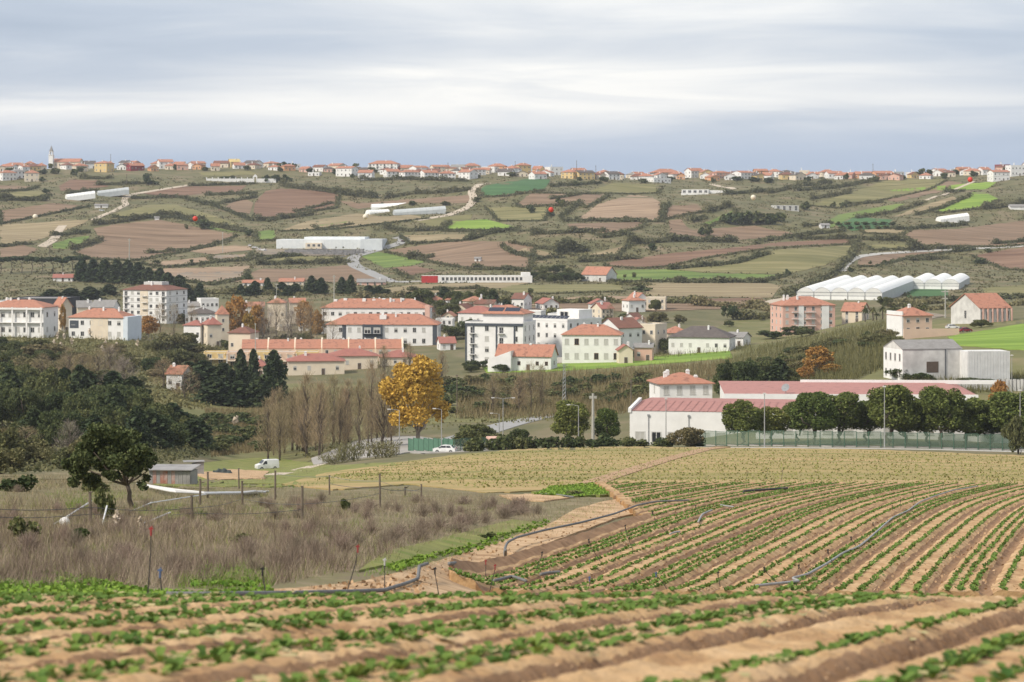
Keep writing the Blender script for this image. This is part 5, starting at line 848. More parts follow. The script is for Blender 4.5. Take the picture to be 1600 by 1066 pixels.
for x, py, h, w in ((600, 598, 62, 30), (640, 590, 58, 34), (830, 655, 95, 42), (846, 655, 90, 36), (812, 650, 66, 38), (770, 640, 56, 36), (690, 600, 55, 30)): tree('poplar' if w < 40 else 'bare', x, py, h, w, Y=610 if py > 620 else 760, where='behind the golden tree')
for x, py, h, w, Y in ((1278, 605, 66, 66, 600), (370, 506, 48, 46, 960), (402, 510, 36, 36, 950), (540, 500, 34, 34, 1020), (232, 520, 28, 40, 930), (495, 512, 30, 28, 970), (1562, 622, 30, 40, 480), (388, 515, 28, 30, 930), (1300, 612, 44, 40, 590), (1258, 612, 40, 36, 590), (475, 500, 32, 40, 1010), (98, 508, 34, 14, 930)): tree('orange', x, py, h, w, Y=Y)
for x, py, h, w, Y in ((410, 520, 56, 34, 950), (432, 518, 56, 38, 960), (450, 516, 52, 36, 970), (470, 515, 50, 36, 960), (486, 512, 48, 30, 950), (420, 522, 46, 36, 930), (455, 525, 46, 36, 920), (520, 540, 42, 34, 900), (250, 512, 42, 30, 940), (272, 515, 44, 30, 940), (360, 515, 40, 36, 960), (505, 505, 36, 28, 1000), (300, 505, 34, 26, 960), (392, 505, 40, 34, 980), (345, 512, 34, 28, 950)): tree('bare', x, py, h, w, Y=Y, where='among the town houses')
for x, py, h, w, Y in ((376, 625, 78, 30, 690), (396, 622, 76, 26, 700), (428, 630, 82, 46, 680), (350, 628, 60, 60, 690), (318, 626, 62, 64, 690), (295, 622, 56, 60, 700), (335, 640, 50, 60, 660), (372, 640, 44, 50, 660), (405, 640, 50, 46, 660)): tree('conifer', x, py, h, w, Y=Y, where='left of the bare poplars')
for x, py, h, w in ((128, 440, 36, 26), (146, 441, 36, 30), (164, 442, 36, 30), (182, 443, 37, 30), (200, 443, 36, 30), (216, 444, 34, 30), (232, 446, 28, 28), (262, 460, 34, 30), (280, 464, 34, 32), (292, 470, 26, 26), (312, 468, 26, 20), (250, 455, 36, 30), (170, 462, 18, 30), (140, 468, 20, 40), (110, 472, 22, 44), (80, 470, 18, 40)): tree('conifer', x, py, h, w, where='in the dark belt behind the tall block')
for x in (2, 18, 34, 50, 66, 82, 98, 114, 128): tree('umbrella', x, 428 + R.uniform(-2, 3), 27, 28, where='on the low hill at left')
for x, py, h, w in ((376, 460, 16, 16), (398, 461, 22, 22), (418, 460, 26, 18), (440, 461, 20, 24), (462, 461, 18, 24), (487, 459, 28, 24), (502, 459, 25, 22), (534, 459, 26, 20), (548, 460, 30, 18), (577, 462, 16, 26), (592, 462, 15, 24), (388, 462, 14, 22), (452, 462, 16, 22), (660, 488, 40, 44), (640, 482, 26, 26), (694, 480, 32, 28), (712, 486, 36, 30), (732, 486, 36, 32), (752, 484, 36, 30), (770, 486, 32, 28), (688, 496, 30, 30), (705, 498, 26, 34), (790, 490, 22, 22), (655, 498, 28, 40)): tree('conifer' if w < 30 else 'oak', x, py, h, w, where='behind the town blocks')
for x, h in ((1148, 52), (1164, 58), (1182, 56), (1200, 58), (1216, 54), (1138, 40), (1226, 44), (1172, 40), (1205, 40)): tree('oak' if h % 3 else 'conifer', x, 614, h, 44, Y=575 + R.uniform(-10, 10), where='in the dark clump behind the factory')
for x, py, h in ((1352, 515, 40), (1364, 514, 36), (1379, 512, 36), (1396, 512, 38), (1412, 506, 36), (1424, 504, 34), (1437, 506, 32), (787, 528, 30), (1444, 500, 30), (1370, 517, 30)): tree('palm', x, py, h, 20, Y=900 if x > 1000 else 905)
for x, py, h, w in ((1252, 527, 18, 46), (1205, 530, 14, 44), (1040, 552, 26, 32), (1000, 560, 18, 24), (950, 560, 16, 20), (935, 556, 20, 24), (1532, 512, 14, 30), (786, 582, 14, 24), (735, 582, 14, 26), (740, 578, 16, 30), (1020, 525, 20, 40), (735, 525, 30, 44), (710, 530, 22, 40), (1410, 595, 22, 46), (1440, 598, 18, 40), (815, 506, 16, 30), (1145, 500, 24, 24), (600, 462, 12, 24), (1380, 482, 20, 20), (1395, 492, 14, 26), (1560, 600, 12, 60), (1520, 604, 14, 70), (1470, 606, 12, 60)): tree('oak', x, py, h, w, where='in the town gardens')
# trees of the far slope
for x, py, h, w in ((1140, 350, 18, 24), (1156, 351, 20, 26), (1172, 351, 22, 26), (1188, 350, 21, 26), (1204, 351, 20, 26), (1217, 347, 16, 20), (1130, 346, 12, 14), (1096, 368, 14, 13), (1108, 368, 17, 13), (1258, 328, 14, 16), (1302, 324, 9, 10), (1318, 324, 9, 12), (829, 333, 14, 14), (862, 338, 8, 12), (876, 324, 12, 10), (872, 318, 10, 10), (880, 320, 9, 9), (828, 458, 8, 11), (990, 434, 9, 9), (976, 434, 6, 6), (1231, 430, 10, 10), (1060, 440, 9, 12), (745, 316, 9, 13), (645, 321, 8, 18), (595, 323, 7, 12), (697, 321, 7, 16), (72, 302, 8, 12), (65, 284, 8, 10), (229, 284, 15, 13), (235, 288, 9, 22), (115, 275, 12, 12), (78, 264, 9, 10), (85, 272, 10, 16), (292, 358, 7, 7), (318, 358, 16, 22), (390, 368, 10, 18), (385, 440, 12, 18), (300, 411, 6, 8), (245, 412, 6, 12), (440, 256, 10, 18), (455, 264, 10, 18), (415, 285, 12, 16), (432, 285, 13, 16), (447, 284, 12, 16), (635, 275, 5, 22), (550, 278, 7, 8), (555, 262, 14, 10), (1440, 273, 12, 18), (1452, 273, 11, 18), (1442, 266, 14, 8), (1495, 266, 8, 16), (1530, 266, 6, 5), (1230, 275, 6, 16), (1005, 286, 8, 14), (900, 291, 9, 11), (945, 284, 8, 12), (1000, 455, 9, 34), (1020, 392, 13, 12), (1330, 425, 8, 10), (1383, 412, 6, 7), (1360, 413, 6, 6), (1530, 412, 10, 22), (1545, 395, 8, 10), (825, 275, 5, 8), (1405, 273, 7, 12), (1180, 284, 8, 20), (1200, 286, 9, 20), (350, 282, 7, 16), (360, 281, 7, 18)): tree('fartree', x, py, h, w, where='on the far slope')
for x, y, w in [(832 + i * 17, 438 + (i % 3) * 2, 22) for i in range(5)] + [(850, 430, 22), (868, 428, 24), (888, 432, 20), (880, 440, 28)]: tree('oak', x, y, 15, w, where='beside the ruined barn')
for i in range(7):
    for k in range(2): tree('fartree', 1310 + i * 14 + k * 5, 352 + k * 6, 6, 12, where='in the dark orchard')
# ------------------------------------------------------------------ valley scrub, reeds, near slope
m_valley = mat('valley_grass', (.13, .13, .05), (.22, .185, .095), .06, c3=(.16, .155, .06), bump=.2, bscale=1.5, detail=9)
field(P_('-200,735 0,700 200,700 400,728 470,728 520,700 560,686 640,668 700,660 760,660 900,652 1000,630 1140,575 1300,530 1400,510 1400,560 1300,620 1160,640 1600,640 1700,520 1700,500 1150,500 960,575 750,590 690,595 560,600 430,600 330,560 240,535 0,518 -200,515'), m_valley, 'meadow', off=.05, step=12, ymin=300)
def stuff(o): return stru(o, 'stuff')
def in_poly(poly, n, ymin=44.0):
    xs = [p[0] for p in poly]; ys = [p[1] for p in poly]; return scatter(min(xs), max(xs), min(ys), max(ys), n, [], ymin, poly)
V_REED = mat('reed_blades', (.12, .10, .048), (.27, .21, .11), .03, attr=True, trans=.1); V_REEDG = mat('green_reed_blades', (.08, .085, .033), (.20, .18, .075), .03, attr=True, trans=.1)
for nm, poly, n, h, m in [('reed_bed', '712,655 720,605 762,590 960,581 1140,566 1145,590 1030,604 1000,645 860,655', 13000, 2.6, V_REED), ('reed_bed', '1110,575 1200,540 1390,503 1400,520 1398,572 1320,600 1240,604 1150,585', 11000, 2.6, V_REEDG), ('reed_bed', '900,560 1040,553 1170,538 1180,548 1040,560 910,568', 2500, 2.2, V_REEDG), ('reed_bed', '420,640 520,612 600,605 600,640 430,690', 5000, 1.6, V_REEDG), ('reed_bed', '320,640 420,640 420,705 330,715', 6000, 1.1, V_REED), ('reed_bed', '-30,520 110,513 420,545 430,585 240,560 -30,548', 6000, 2.2, V_REEDG), ('reed_bed', '1400,600 1620,585 1620,612 1400,618', 3000, 1.8, V_REEDG)]:
    P = in_poly(P_(poly), int(n * 1.6), 300); stuff(obj(nm, blades(nm, P, h * rng.uniform(.5, 1.2, len(P)), .09, m, .24)))
# mixed wood and thicket at left
G1 = 'trees of the thicket at left'
for x, py, h, w in [(x + R.uniform(-6, 6), 640 + x * .12 + R.uniform(-8, 8), R.uniform(62, 84), R.uniform(50, 70)) for x in range(-30, 215, 15)] + [(x + R.uniform(-6, 6), 668 + x * .05 + R.uniform(-6, 6), R.uniform(56, 76), R.uniform(46, 66)) for x in range(-20, 300, 14)] + [(x + R.uniform(-5, 5), 700 + R.uniform(-5, 5), R.uniform(54, 72), R.uniform(44, 60)) for x in range(40, 322, 13)]:
    tree(R.choice(('oak', 'oak', 'oak', 'conifer')), x, py, h * (1 - max(0, x - 200) / 420), w * .95, ymin=250, where='in the dark thicket at left', group=G1)
for i in range(46): x = R.uniform(-20, 330); tree(R.choice(('olivebush', 'olivebush', 'olivebush', 'oak')), x, R.uniform(545, 612), R.uniform(15, 32), R.uniform(32, 60), ymin=300, where='on the scrubby slope at left', group='shrubs on the scrubby slope')
for i in range(16): x = R.uniform(40, 290); tree('bare', x, R.uniform(590, 628), R.uniform(36, 60), R.uniform(36, 56), ymin=300, where='on the scrubby slope at left', group='bare trees on the scrubby slope')
for i in range(16): x = R.uniform(-20, 175); tree(R.choice(('olivebush', 'bare', 'olivebush')), x, R.uniform(715, 742), R.uniform(34, 66), R.uniform(46, 74), ymin=200, where='before the dark thicket', group='pale shrubs before the thicket')
for i in range(30): tree('bush', R.uniform(325, 420), R.uniform(655, 712), R.uniform(9, 18), R.uniform(24, 46), ymin=300, where='in the hollow beside the thicket', group='bushes in the hollow')
for i in range(60): x = R.uniform(620, 1010); tree(R.choice(('bush', 'olivebush', 'bush')), x, R.uniform(598, 652) if x < 860 else R.uniform(595, 632), R.uniform(10, 20), R.uniform(26, 50), ymin=430, where='among the reeds', group='bushes among the reeds')
for i in range(26): x = R.uniform(1130, 1390); tree(R.choice(('bush', 'olivebush')), x, 600 - (x - 1130) * .25 + R.uniform(-20, 14), R.uniform(10, 20), R.uniform(26, 50), ymin=430, where='on the reedy bank', group='bushes on the reedy bank')
for i in range(60): x = R.uniform(230, 1200); tree(R.choice(('bush', 'olivebush', 'oak')), x, R.uniform(500, 548) if x < 700 else R.uniform(498, 512), R.uniform(9, 17), R.uniform(16, 34), ymin=600, where='between the town houses', group='garden shrubs of the town')
for i in range(26): x = R.uniform(735, 1110); tree('bush', x, 697 + R.uniform(-3, 3), R.uniform(10, 20), R.uniform(24, 44), Y=418 + R.uniform(-4, 6), where='in the hedge before the factory', group='bushes before the factory')
tree('oak', 742, 705, 46, 66, Y=452, desc='broad dark tree over the green fence'); tree('oak', 815, 692, 26, 34, Y=425, desc='round olive-green tree right of the kiosk'); tree('olivebush', 1078, 693, 28, 48, Y=412, desc='loose pale shrub before the factory windows'); tree('canes', 545, 722, 34, 46, Y=400, desc='dark reed clump left of the forecourt lamp'); tree('canes', 596, 720, 34, 60, Y=402, desc='wider reed clump beside the forecourt lamp'); tree('canes', 520, 722, 14, 40, Y=402, desc='low reed clump at the forecourt edge'); tree('olivebush', 1592, 712, 66, 40, Y=380, desc='loose shrub at the right end of the fence')
def plume(px, py, hpx, ymin=44.0):
    p = hit(px, py, ymin); h = hpx * p.y / F; r = thing('pampas_grass', 'pale pampas plume', 'pampas grass', p, 0, 'pampas plumes'); b = MB(); b.tube([(0, 0, 0), (0, 0, h * .6)], h * .015, 5); b.build('stalk', V_REED, r)
    n = 90; t = rng.uniform(0, 1, n); P = np.stack([rng.normal(size=n) * h * .07 * np.sin(np.pi * (.1 + .85 * t)), rng.normal(size=n) * h * .07, h * (.45 + .55 * t)], 1); obj('plume', leafcards('plume', P, h * .05, V_PLUME), r)
for x, y in ((85, 548), (95, 552), (112, 545), (160, 556), (175, 556), (182, 552), (54, 524), (82, 527), (140, 530), (268, 590), (215, 548), (100, 538), (370, 667), (90, 536), (165, 548)): plume(x, y, 17, 300)
P = in_poly(P_('-40,515 110,508 420,540 440,590 330,640 240,640 -40,640'), 7000, 300); P = np.repeat(P, 4, 0) + rng.normal(size=(len(P) * 4, 3)) * np.array([.8, 1.2, .5]); P[:, 2] = np.maximum(P[:, 2], ground(P[:, 0], P[:, 1]) + .1) + .2
stuff(obj('undergrowth', leafcards('undergrowth', P, .24, fol('undergrowth_leaves', (.09, .09, .035), (.23, .21, .09)))))
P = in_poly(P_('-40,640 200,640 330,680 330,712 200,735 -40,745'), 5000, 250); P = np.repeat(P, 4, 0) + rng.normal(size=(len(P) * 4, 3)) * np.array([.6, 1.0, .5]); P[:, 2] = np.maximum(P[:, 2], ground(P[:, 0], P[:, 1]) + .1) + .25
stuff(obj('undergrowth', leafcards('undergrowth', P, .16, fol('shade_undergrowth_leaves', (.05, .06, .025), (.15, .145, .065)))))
P = in_poly(P_('430,690 520,680 620,670 700,640 1000,600 1130,570 1300,545 1390,560 1300,615 1010,635 860,660 720,668 560,690 480,720'), 5000, 300); P = np.repeat(P, 4, 0) + rng.normal(size=(len(P) * 4, 3)) * np.array([.7, 1.2, .4]); P[:, 2] = np.maximum(P[:, 2], ground(P[:, 0], P[:, 1]) + .1) + .2
stuff(obj('undergrowth', leafcards('undergrowth', P, .18, MATS['undergrowth_leaves'])))
plume(183, 832, 34); plume(179, 834, 18); plume(366, 672, 20, 300); plume(197, 830, 10); plume(206, 838, 12); plume(219, 832, 24)
# ---- near slope: land cover
m_dry = mat('dry_grass_litter', (.18, .14, .09), (.28, .22, .145), .5, c3=(.17, .15, .07), bump=.06, bscale=4); m_sand = mat('sandy_earth', (.30, .18, .095), (.58, .41, .255), .55, c3=(.46, .31, .175), bump=.1, bscale=3, detail=10)
m_turf = mat('green_turf', (.13, .18, .03), (.24, .25, .07), .4, c3=(.19, .19, .06), bump=.06, bscale=4)
field(P_('-250,955 300,950 480,938 640,905 760,868 860,830 960,795 980,782 900,777 760,770 640,760 520,768 440,760 330,745 200,735 0,742 -250,750'), m_dry, 'dry_meadow', off=.06, step=14)
field(P_('230,742 330,722 420,715 470,722 520,728 640,722 560,745 440,762 330,762 240,760'), m_turf, 'meadow', off=.1, step=10, ymin=150)
field(P_('-100,945 220,944 300,950 480,941 650,936 800,938 800,925 800,880 860,850 960,812 1010,800 1060,782 1010,776 950,784 900,797 860,820 800,842 760,856 700,874 640,895 560,915 470,924 300,936 100,938 -100,938'), m_sand, 'sandy_path', off=.1, step=9)
field(P_('560,898 640,880 720,862 800,835 850,822 800,815 700,842 600,868'), m_turf, 'meadow', off=.13, step=9); field(P_('300,742 360,735 420,738 415,750 330,752'), m_sand, 'bare_earth', off=.2, ymin=150); field(P_('200,800 260,795 320,806 250,816'), m_turf, 'meadow', off=.12)
field(P_('780,776 850,774 890,781 850,786 800,784'), m_sand, 'bare_earth', off=.16); field(P_('830,772 900,764 1005,766 1000,775 880,779'), m_turf, 'meadow', off=.2)
# the farther field: fine rows running across
def crossfield():
    m = mat('far_crop_rows', (.44, .30, .155), (.19, .185, .055), .3, c3=(.35, .265, .11), stretch=(.03, .5, 1, .1), detail=8, bump=.12, bscale=.9)
    field(P_('440,758 500,742 620,724 700,713 800,704 900,699 1000,699 1110,700 1340,703 1600,713 1760,716 1760,775 1300,772 1000,776 880,766 760,772 640,758 520,767'), m, 'crop_field', off=.12, step=9, ymin=130)
    road(P_('912,762 960,745 1040,720 1100,704 1130,700'), 2.4, mat('earth_bank', (.34, .215, .125), (.45, .3, .18), 1, bump=.1), 'dirt_track', off=.2, ymin=150)
    P = []
    for k in range(130):
        y = 208 + k * 1.45; n = 200; x = rng.uniform((440 - CX) / F * y, (1720 - CX) / F * y, n); yy = y + .06 * x + rng.normal(size=n) * .04 + 2.0 * np.sin(x / 30 + .5); P.append(np.stack([x, yy], 1))
    P = np.concatenate(P); px = CX + F * P[:, 0] / P[:, 1]; z = ground(P[:, 0], P[:, 1]); py = HR - F * z / P[:, 1]
    k = inside(P_('480,752 620,726 720,713 800,706 900,701 1110,702 1340,705 1600,715 1760,718 1760,770 1300,768 1000,770 880,762 760,766 640,754'), px, py) & (P[:, 1] < 396); band = .5 + .5 * np.sin(P[:, 1] * .42 + .02 * P[:, 0]) * np.sin(P[:, 1] * .11 + 1 + .012 * P[:, 0]); k &= rng.uniform(0, 1, len(P)) < .25 + .9 * band; P = np.column_stack([P, z])[k]; P[:, 2] += .2
    stuff(obj('crop_seedlings', leafcards('crop_seedlings', P, .075, fol('far_seedlings', (.12, .15, .035), (.28, .27, .095)), up=1.0)))
crossfield()
# ---- ridged field: beds follow a curved line across the slope
HY = [10, 18, 27, 33, 40, 60, 85, 120, 150, 180, 220, 300]; HS = [.36, .36, .36, .35, .33, .25, .17, .18, .20, .24, .27, .3]
yy_ = np.arange(8, 300, .25); xc_ = np.cumsum(np.interp(yy_, HY, HS)) * .25
def Xc(y): return np.interp(y, yy_, xc_)
def fan(y): return 1 + .0035 * np.maximum(np.asarray(y, float) - 85, 0)      # the beds spread slightly uphill
m_soil = mat('tilled_soil', (.34, .195, .095), (.60, .41, .23), .8, c3=(.47, .30, .15), bump=.05, bscale=9, detail=12); m_soil_dark = mat('dark_soil', (.21, .12, .062), (.33, .20, .11), 1.2, bump=.05, bscale=9, detail=10)  # second soil is a darker tone, laid along furrows and the bank side
def bed_z(p, s, depth):
    d = np.minimum(p, 1 - p) * s; t = np.clip(1 - d / (.36 if s < 2.5 else .6), 0, 1); t = t * t * (3 - 2 * t); d2 = np.abs(p - .62) * s; g = np.clip(1 - d2 / .22, 0, 1)
    d3 = np.clip(1 - np.abs(d - .5) / .2, 0, 1); return -depth * t - .05 * g + .05 * d3
UB0 = 0
def ridged(name, ys, u0, u1, s, phase, du, depth, off, bank=0):
    us = np.arange(u0, u1, du); U, Yg = np.meshgrid(us, ys, indexing='ij'); X = Xc(Yg) + UB0 + (U - UB0) * fan(Yg); p = ((U - phase) / s) % 1; wob = .05 * np.sin(Yg * .9 + U) + .03 * np.sin(Yg * 2.3 + 2 * U)
    p = (p + wob / s) % 1; Z = ground(X, Yg) + off + bed_z(p, s, depth) + rng.normal(size=U.shape) * .012 + .018 * np.sin(U * 7 + 3 * np.sin(Yg * 2.1)) * np.sin(Yg * 5 + U)
    if depth > .2: Z += .018 * np.sin((Yg * 1.25) * 18) * (np.minimum(p, 1 - p) * s < .3) * (Yg < 42)
    if bank: t = np.clip(1 - np.abs(U - UB) / .4, 0, 1) * np.clip((150 - Yg) / 12, 0, 1); Z += bank * t ** .6
    Q = grid_faces(len(us), len(ys)); keep = np.ones(len(Q), bool)
    if bank: pxg = CX + F * X / Yg; keep = ((U > UB - np.maximum(Yg - 143, 0) * .16) & (pxg > 700)).ravel()[Q].all(1)
    Q = Q[keep]; me = npmesh(name, np.stack([X, Yg, Z], -1).reshape(-1, 3), Q, [m_soil, m_soil_dark], smooth=True)
    pm = ((us - phase) / s) % 1; darker = ((np.minimum(pm, 1 - pm) * s < (.25 if bank else .34)) | ((us > UB + .1) & (us < UB + .55) & bool(bank)))[:-1]; me.polygons.foreach_set('material_index', np.repeat(darker.astype(np.int32), len(ys) - 1)[keep])
    o = stru(obj(name, me)); obj('edge', skirt(me, 1.6), o); return o
UB = -.26 - float(Xc(100)); UB0 = UB
ymid = np.arange(80, 226, .8)
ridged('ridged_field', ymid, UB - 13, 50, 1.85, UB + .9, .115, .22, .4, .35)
PH = 1.14 - float(Xc(20.5)); S1 = 2.1
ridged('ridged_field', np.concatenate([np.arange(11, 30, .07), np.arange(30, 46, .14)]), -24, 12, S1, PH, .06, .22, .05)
m_soil.name = 'tilled_soil'; V_CROP = fol('cabbage_leaves', (.05, .105, .022), (.19, .28, .06), .18, .22); V_CROPO = fol('old_cabbage_leaves', (.25, .24, .09), (.45, .40, .2), .1)
def plant_arr(P, n, r, g=rng, up=.8):
    """leaf faces of many small plants at P: n leaves each, rosette radius r"""
    m = len(P); t = g.uniform(0, 6.28, (m, n)); e = g.uniform(.25, 1.15, (m, n)); sc = (r if np.ndim(r) else np.full(m, r))[:, None] * g.uniform(.7, 1.2, (m, n))
    d = np.stack([np.cos(t) * np.cos(e), np.sin(t) * np.cos(e), np.sin(e)], -1); c = P[:, None, :] + d * (sc * .62)[..., None]; side = np.stack([-np.sin(t), np.cos(t), np.zeros_like(t)], -1)
    return c.reshape(-1, 3), (d * (sc * .5)[..., None]).reshape(-1, 3), (side * (sc * .36)[..., None]).reshape(-1, 3)
# middle field plants
def mid_plants():
    P = []; k0 = 0
    for k in range(-8, 29):
        for q in ((.36, .76) if k % 3 else (.32, .56, .80)):
            u = UB + .9 + (k + q) * 1.85; y = np.arange(80, 223, .3) + rng.uniform(-.1, .1); y = y + rng.normal(size=len(y)) * .05; y = y[rng.uniform(0, 1, len(y)) > .08 + .12 * (k % 4 == 1)]; x = Xc(y) + UB + (u - UB) * fan(y) + rng.normal(size=len(y)) * .04
            px = CX + F * x / y; ok = (px > 705) & (px < 1720) & (u > UB + .55 - np.maximum(y - 143, 0) * .16); P.append(np.stack([x[ok], y[ok], ground(x[ok], y[ok]) + .40], 1))
    P = np.concatenate(P); c, a, b = plant_arr(P, 5, .125); v = np.repeat(rng.uniform(0, 1, len(P)), 5) * .6 + rng.uniform(0, .4, len(c)); stuff(obj('cabbage_seedlings', cards('cabbage_seedlings', c, b, a, v, V_CROP)))
    s = P[rng.uniform(0, 1, len(P)) < .25]; c, a, b = plant_arr(s - np.array([0, 0, .02]), 2, .16); a[:, 2] *= .2; stuff(obj('withered_leaves', cards('withered_leaves', c, b, a, rng.uniform(0, 1, len(c)), V_CROPO)))
mid_plants()
# near field plants: the nearest ones singly
def cab_mesh(seed):
    g = np.random.default_rng(seed); V = []; Q = []; val = []
    n = 7
    for i in range(n):
        t = i * 2.4 + g.normal() * .3; e = .35 + .75 * i / n + g.normal() * .1; L = g.uniform(.11, .17); wd = L * g.uniform(.34, .46); d = np.array([math.cos(t), math.sin(t)]); sd = np.array([-d[1], d[0]]); o = len(V); f = g.uniform(0, 1)
        for j, (a, wf) in enumerate(((.0, .12), (.4, .6), (.75, 1), (1.0, .3))):
            r = L * a * math.cos(e * (1 - .35 * a)); z = L * a * math.sin(e) - .03 * a * a
            for sgn in (-1, 0, 1): V.append((d[0] * r + sd[0] * sgn * wd * wf, d[1] * r + sd[1] * sgn * wd * wf, z + (.018 * abs(sgn) * wf))); val.append(f)
        for j in range(3):
            for k in range(2): a = o + j * 3 + k; Q.append((a, a + 1, a + 4, a + 3))
    return npmesh('cabbage_plant', np.array(V), np.array(Q), V_CROP, np.array(val), smooth=True)
CAB = [cab_mesh(i) for i in range(5)]
def near_plants():
    P = []
    for k in range(-9, 7):
        for q in ((.38, .72) if k not in (0, 3) else (.72,)):
            u = PH + (k + q) * S1; y = np.arange(14.5, 42, .135); y = y + rng.normal(size=len(y)) * .035; y = y[rng.uniform(0, 1, len(y)) > .10]; x = Xc(y) + u + rng.normal(size=len(y)) * .05
            P.append(np.stack([x, y, ground(x, y) + .05], 1))
    P = np.concatenate(P); px = CX + F * P[:, 0] / P[:, 1]; P = P[(px > -120) & (px < 1720)]; py = HR - F * P[:, 2] / P[:, 1]; px = CX + F * P[:, 0] / P[:, 1]
    vis = (py < 1075) & (px > -10) & (px < 1610); o = np.argsort(np.where(vis, P[:, 1], 1e6)); first = o[:300]; rest = o[300:]
    for i in first:
        s = R.uniform(.42, .85); a = obj('cabbage_plant', CAB[R.randrange(5)], None, tuple(P[i]), R.uniform(0, 6.28), (s, s, s * R.uniform(1.1, 1.5))); tag(a, 'small leafy green cabbage plant in the nearest crop rows', 'cabbage plant', 'nearest cabbage plants')
    V = []; Q = []; val = []; n0 = 0; base = []
    for m in CAB:
        v = np.empty(len(m.vertices) * 3, np.float32); m.vertices.foreach_get('co', v); q = np.empty(len(m.polygons) * 4, np.int32); m.polygons.foreach_get('vertices', q); a = np.empty(len(m.vertices), np.float32); m.attributes['v'].data.foreach_get('value', a); base.append((v.reshape(-1, 3), q.reshape(-1, 4), a))
    for i in rest:
        v, q, a = base[R.randrange(5)]; t = R.uniform(0, 6.28); s = R.uniform(.42, .85); c_, s_ = math.cos(t) * s, math.sin(t) * s
        V.append(np.stack([v[:, 0] * c_ - v[:, 1] * s_, v[:, 0] * s_ + v[:, 1] * c_, v[:, 2] * s * 1.3], 1) + P[i]); Q.append(q + n0); n0 += len(v); val.append(a * .7 + R.uniform(0, .3))
    stuff(obj('cabbage_plants', npmesh('cabbage_plants', np.concatenate(V), np.concatenate(Q), V_CROP, np.concatenate(val), smooth=True)))
    s = P[rng.uniform(0, 1, len(P)) < .3]; s = s + rng.normal(size=s.shape) * np.array([.12, .12, 0]); c, a, b = plant_arr(s, 2, .12); a[:, 2] *= .15; stuff(obj('withered_leaves', cards('withered_leaves', c, b, a, rng.uniform(0, 1, len(c)), V_CROPO)))
near_plants()
# clods on the soil
P = []
for y0, y1, n, sz in ((13, 42, 2600, .014), (82, 222, 6000, .05)):
    y = rng.uniform(y0, y1, n); px = rng.uniform(-50 if y0 < 50 else 640, 1650, n); x = (px - CX) / F * y; ok = (x - Xc(y) > UB + .9) if y0 > 50 else np.ones(n, bool); P = np.stack([x, y, ground(x, y) + (.05 if y0 < 50 else .38)], 1)[ok]; stuff(obj('soil_clods', leafcards('soil_clods', P, sz * .8, mat('earth_clods', (.30, .185, .10), (.48, .33, .20), 3), up=.2)))
# ---- dry grass and weeds
P = in_poly(P_('-30,925 -30,745 200,740 450,765 640,765 850,795 700,848 560,892 430,918'), 900); P = np.repeat(P, 14, 0) + rng.normal(size=(len(P) * 14, 3)) * np.array([.28, .5, 0]); P[:, 2] = ground(P[:, 0], P[:, 1]); stuff(obj('weed_tufts', blades('weed_tufts', P, .35 * rng.uniform(.4, 1.3, len(P)), .014, mat('weed_tuft_blades', (.10, .12, .03), (.25, .27, .075), .03, attr=True), .6)))
P = in_poly(P_('-30,925 -30,790 300,800 560,775 850,795 700,848 560,892 430,918'), 260); P = np.repeat(P, 60, 0) + rng.normal(size=(len(P) * 60, 3)) * np.array([.22, .35, 0]); P[:, 2] = ground(P[:, 0], P[:, 1]); stuff(obj('dry_stalks', blades('dry_stalks', P, .85 * rng.uniform(.5, 1.2, len(P)), .007, mat('dry_stalk_stems', (.09, .065, .05), (.27, .20, .155), .03, attr=True), .35)))
V_DRY = mat('dry_grass_blades', (.13, .095, .062), (.47, .385, .285), .03, attr=True); V_DRYG = mat('half_dry_grass_blades', (.11, .10, .045), (.40, .32, .20), .03, attr=True)
for poly, n, h, w, m in [('-30,930 -30,862 150,850 300,858 420,838 560,800 700,782 850,798 862,812 800,832 700,848 640,862 560,892 430,918 200,925', 80000, .5, .0065, V_DRY), ('-30,862 -30,750 200,742 330,762 450,765 520,772 640,765 800,778 850,795 700,790 560,808 420,845 300,862 150,855', 60000, .42, .009, V_DRYG), ('-30,850 0,835 700,775 800,780 560,812 300,860', 22000, .6, .008, V_DRY),
   ('560,900 640,880 700,860 840,815 880,800 840,832 700,872 600,902', 5000, .22, .012, V_GRN), ('200,795 280,790 330,806 250,820', 2500, .3, .014, V_GRN), ('-30,760 0,745 180,742 200,755 60,768', 3000, .5, .02, V_DRYG), ('100,790 130,785 150,798 110,802', 500, .4, .02, V_GRN), ('300,885 420,890 430,910 330,915', 600, .3, .012, V_GRN), ('440,765 520,745 640,728 720,716 640,735 520,760', 4000, .35, .03, V_GRN), ('300,760 420,735 520,722 540,730 420,755', 3500, .35, .03, V_DRYG)]:
    P = in_poly(P_(poly), n); stuff(obj('dry_grass' if m is not V_GRN else 'green_grass', blades('grass', P, h * rng.uniform(.35, 1.3, len(P)) * (.85 + .35 * np.sin(P[:, 0] * .9 + 1.3 * np.sin(P[:, 1] * .35)) * np.sin(P[:, 1] * .55 + .4 * P[:, 0])), w, m, .42)))
for poly, n, r in [('-20,948 -20,910 90,902 200,925 215,945', 620, .105), ('205,944 200,928 300,938 420,925 430,938 300,946', 260, .10), ('835,776 860,764 930,758 1005,764 1000,774 900,779', 1800, .2), ('700,868 780,838 850,815 862,822 800,846 720,876', 700, .13), ('270,905 330,890 420,900 400,925 300,925', 250, .1), ('600,892 680,868 720,858 700,872 620,900', 400, .12)]:
    P = in_poly(P_(poly), n); P[:, 2] += .12; c, a, b = plant_arr(P, 6, r); stuff(obj('green_weeds', cards('green_weeds', c, b, a, rng.uniform(0, 1, len(c)), V_GRN)))
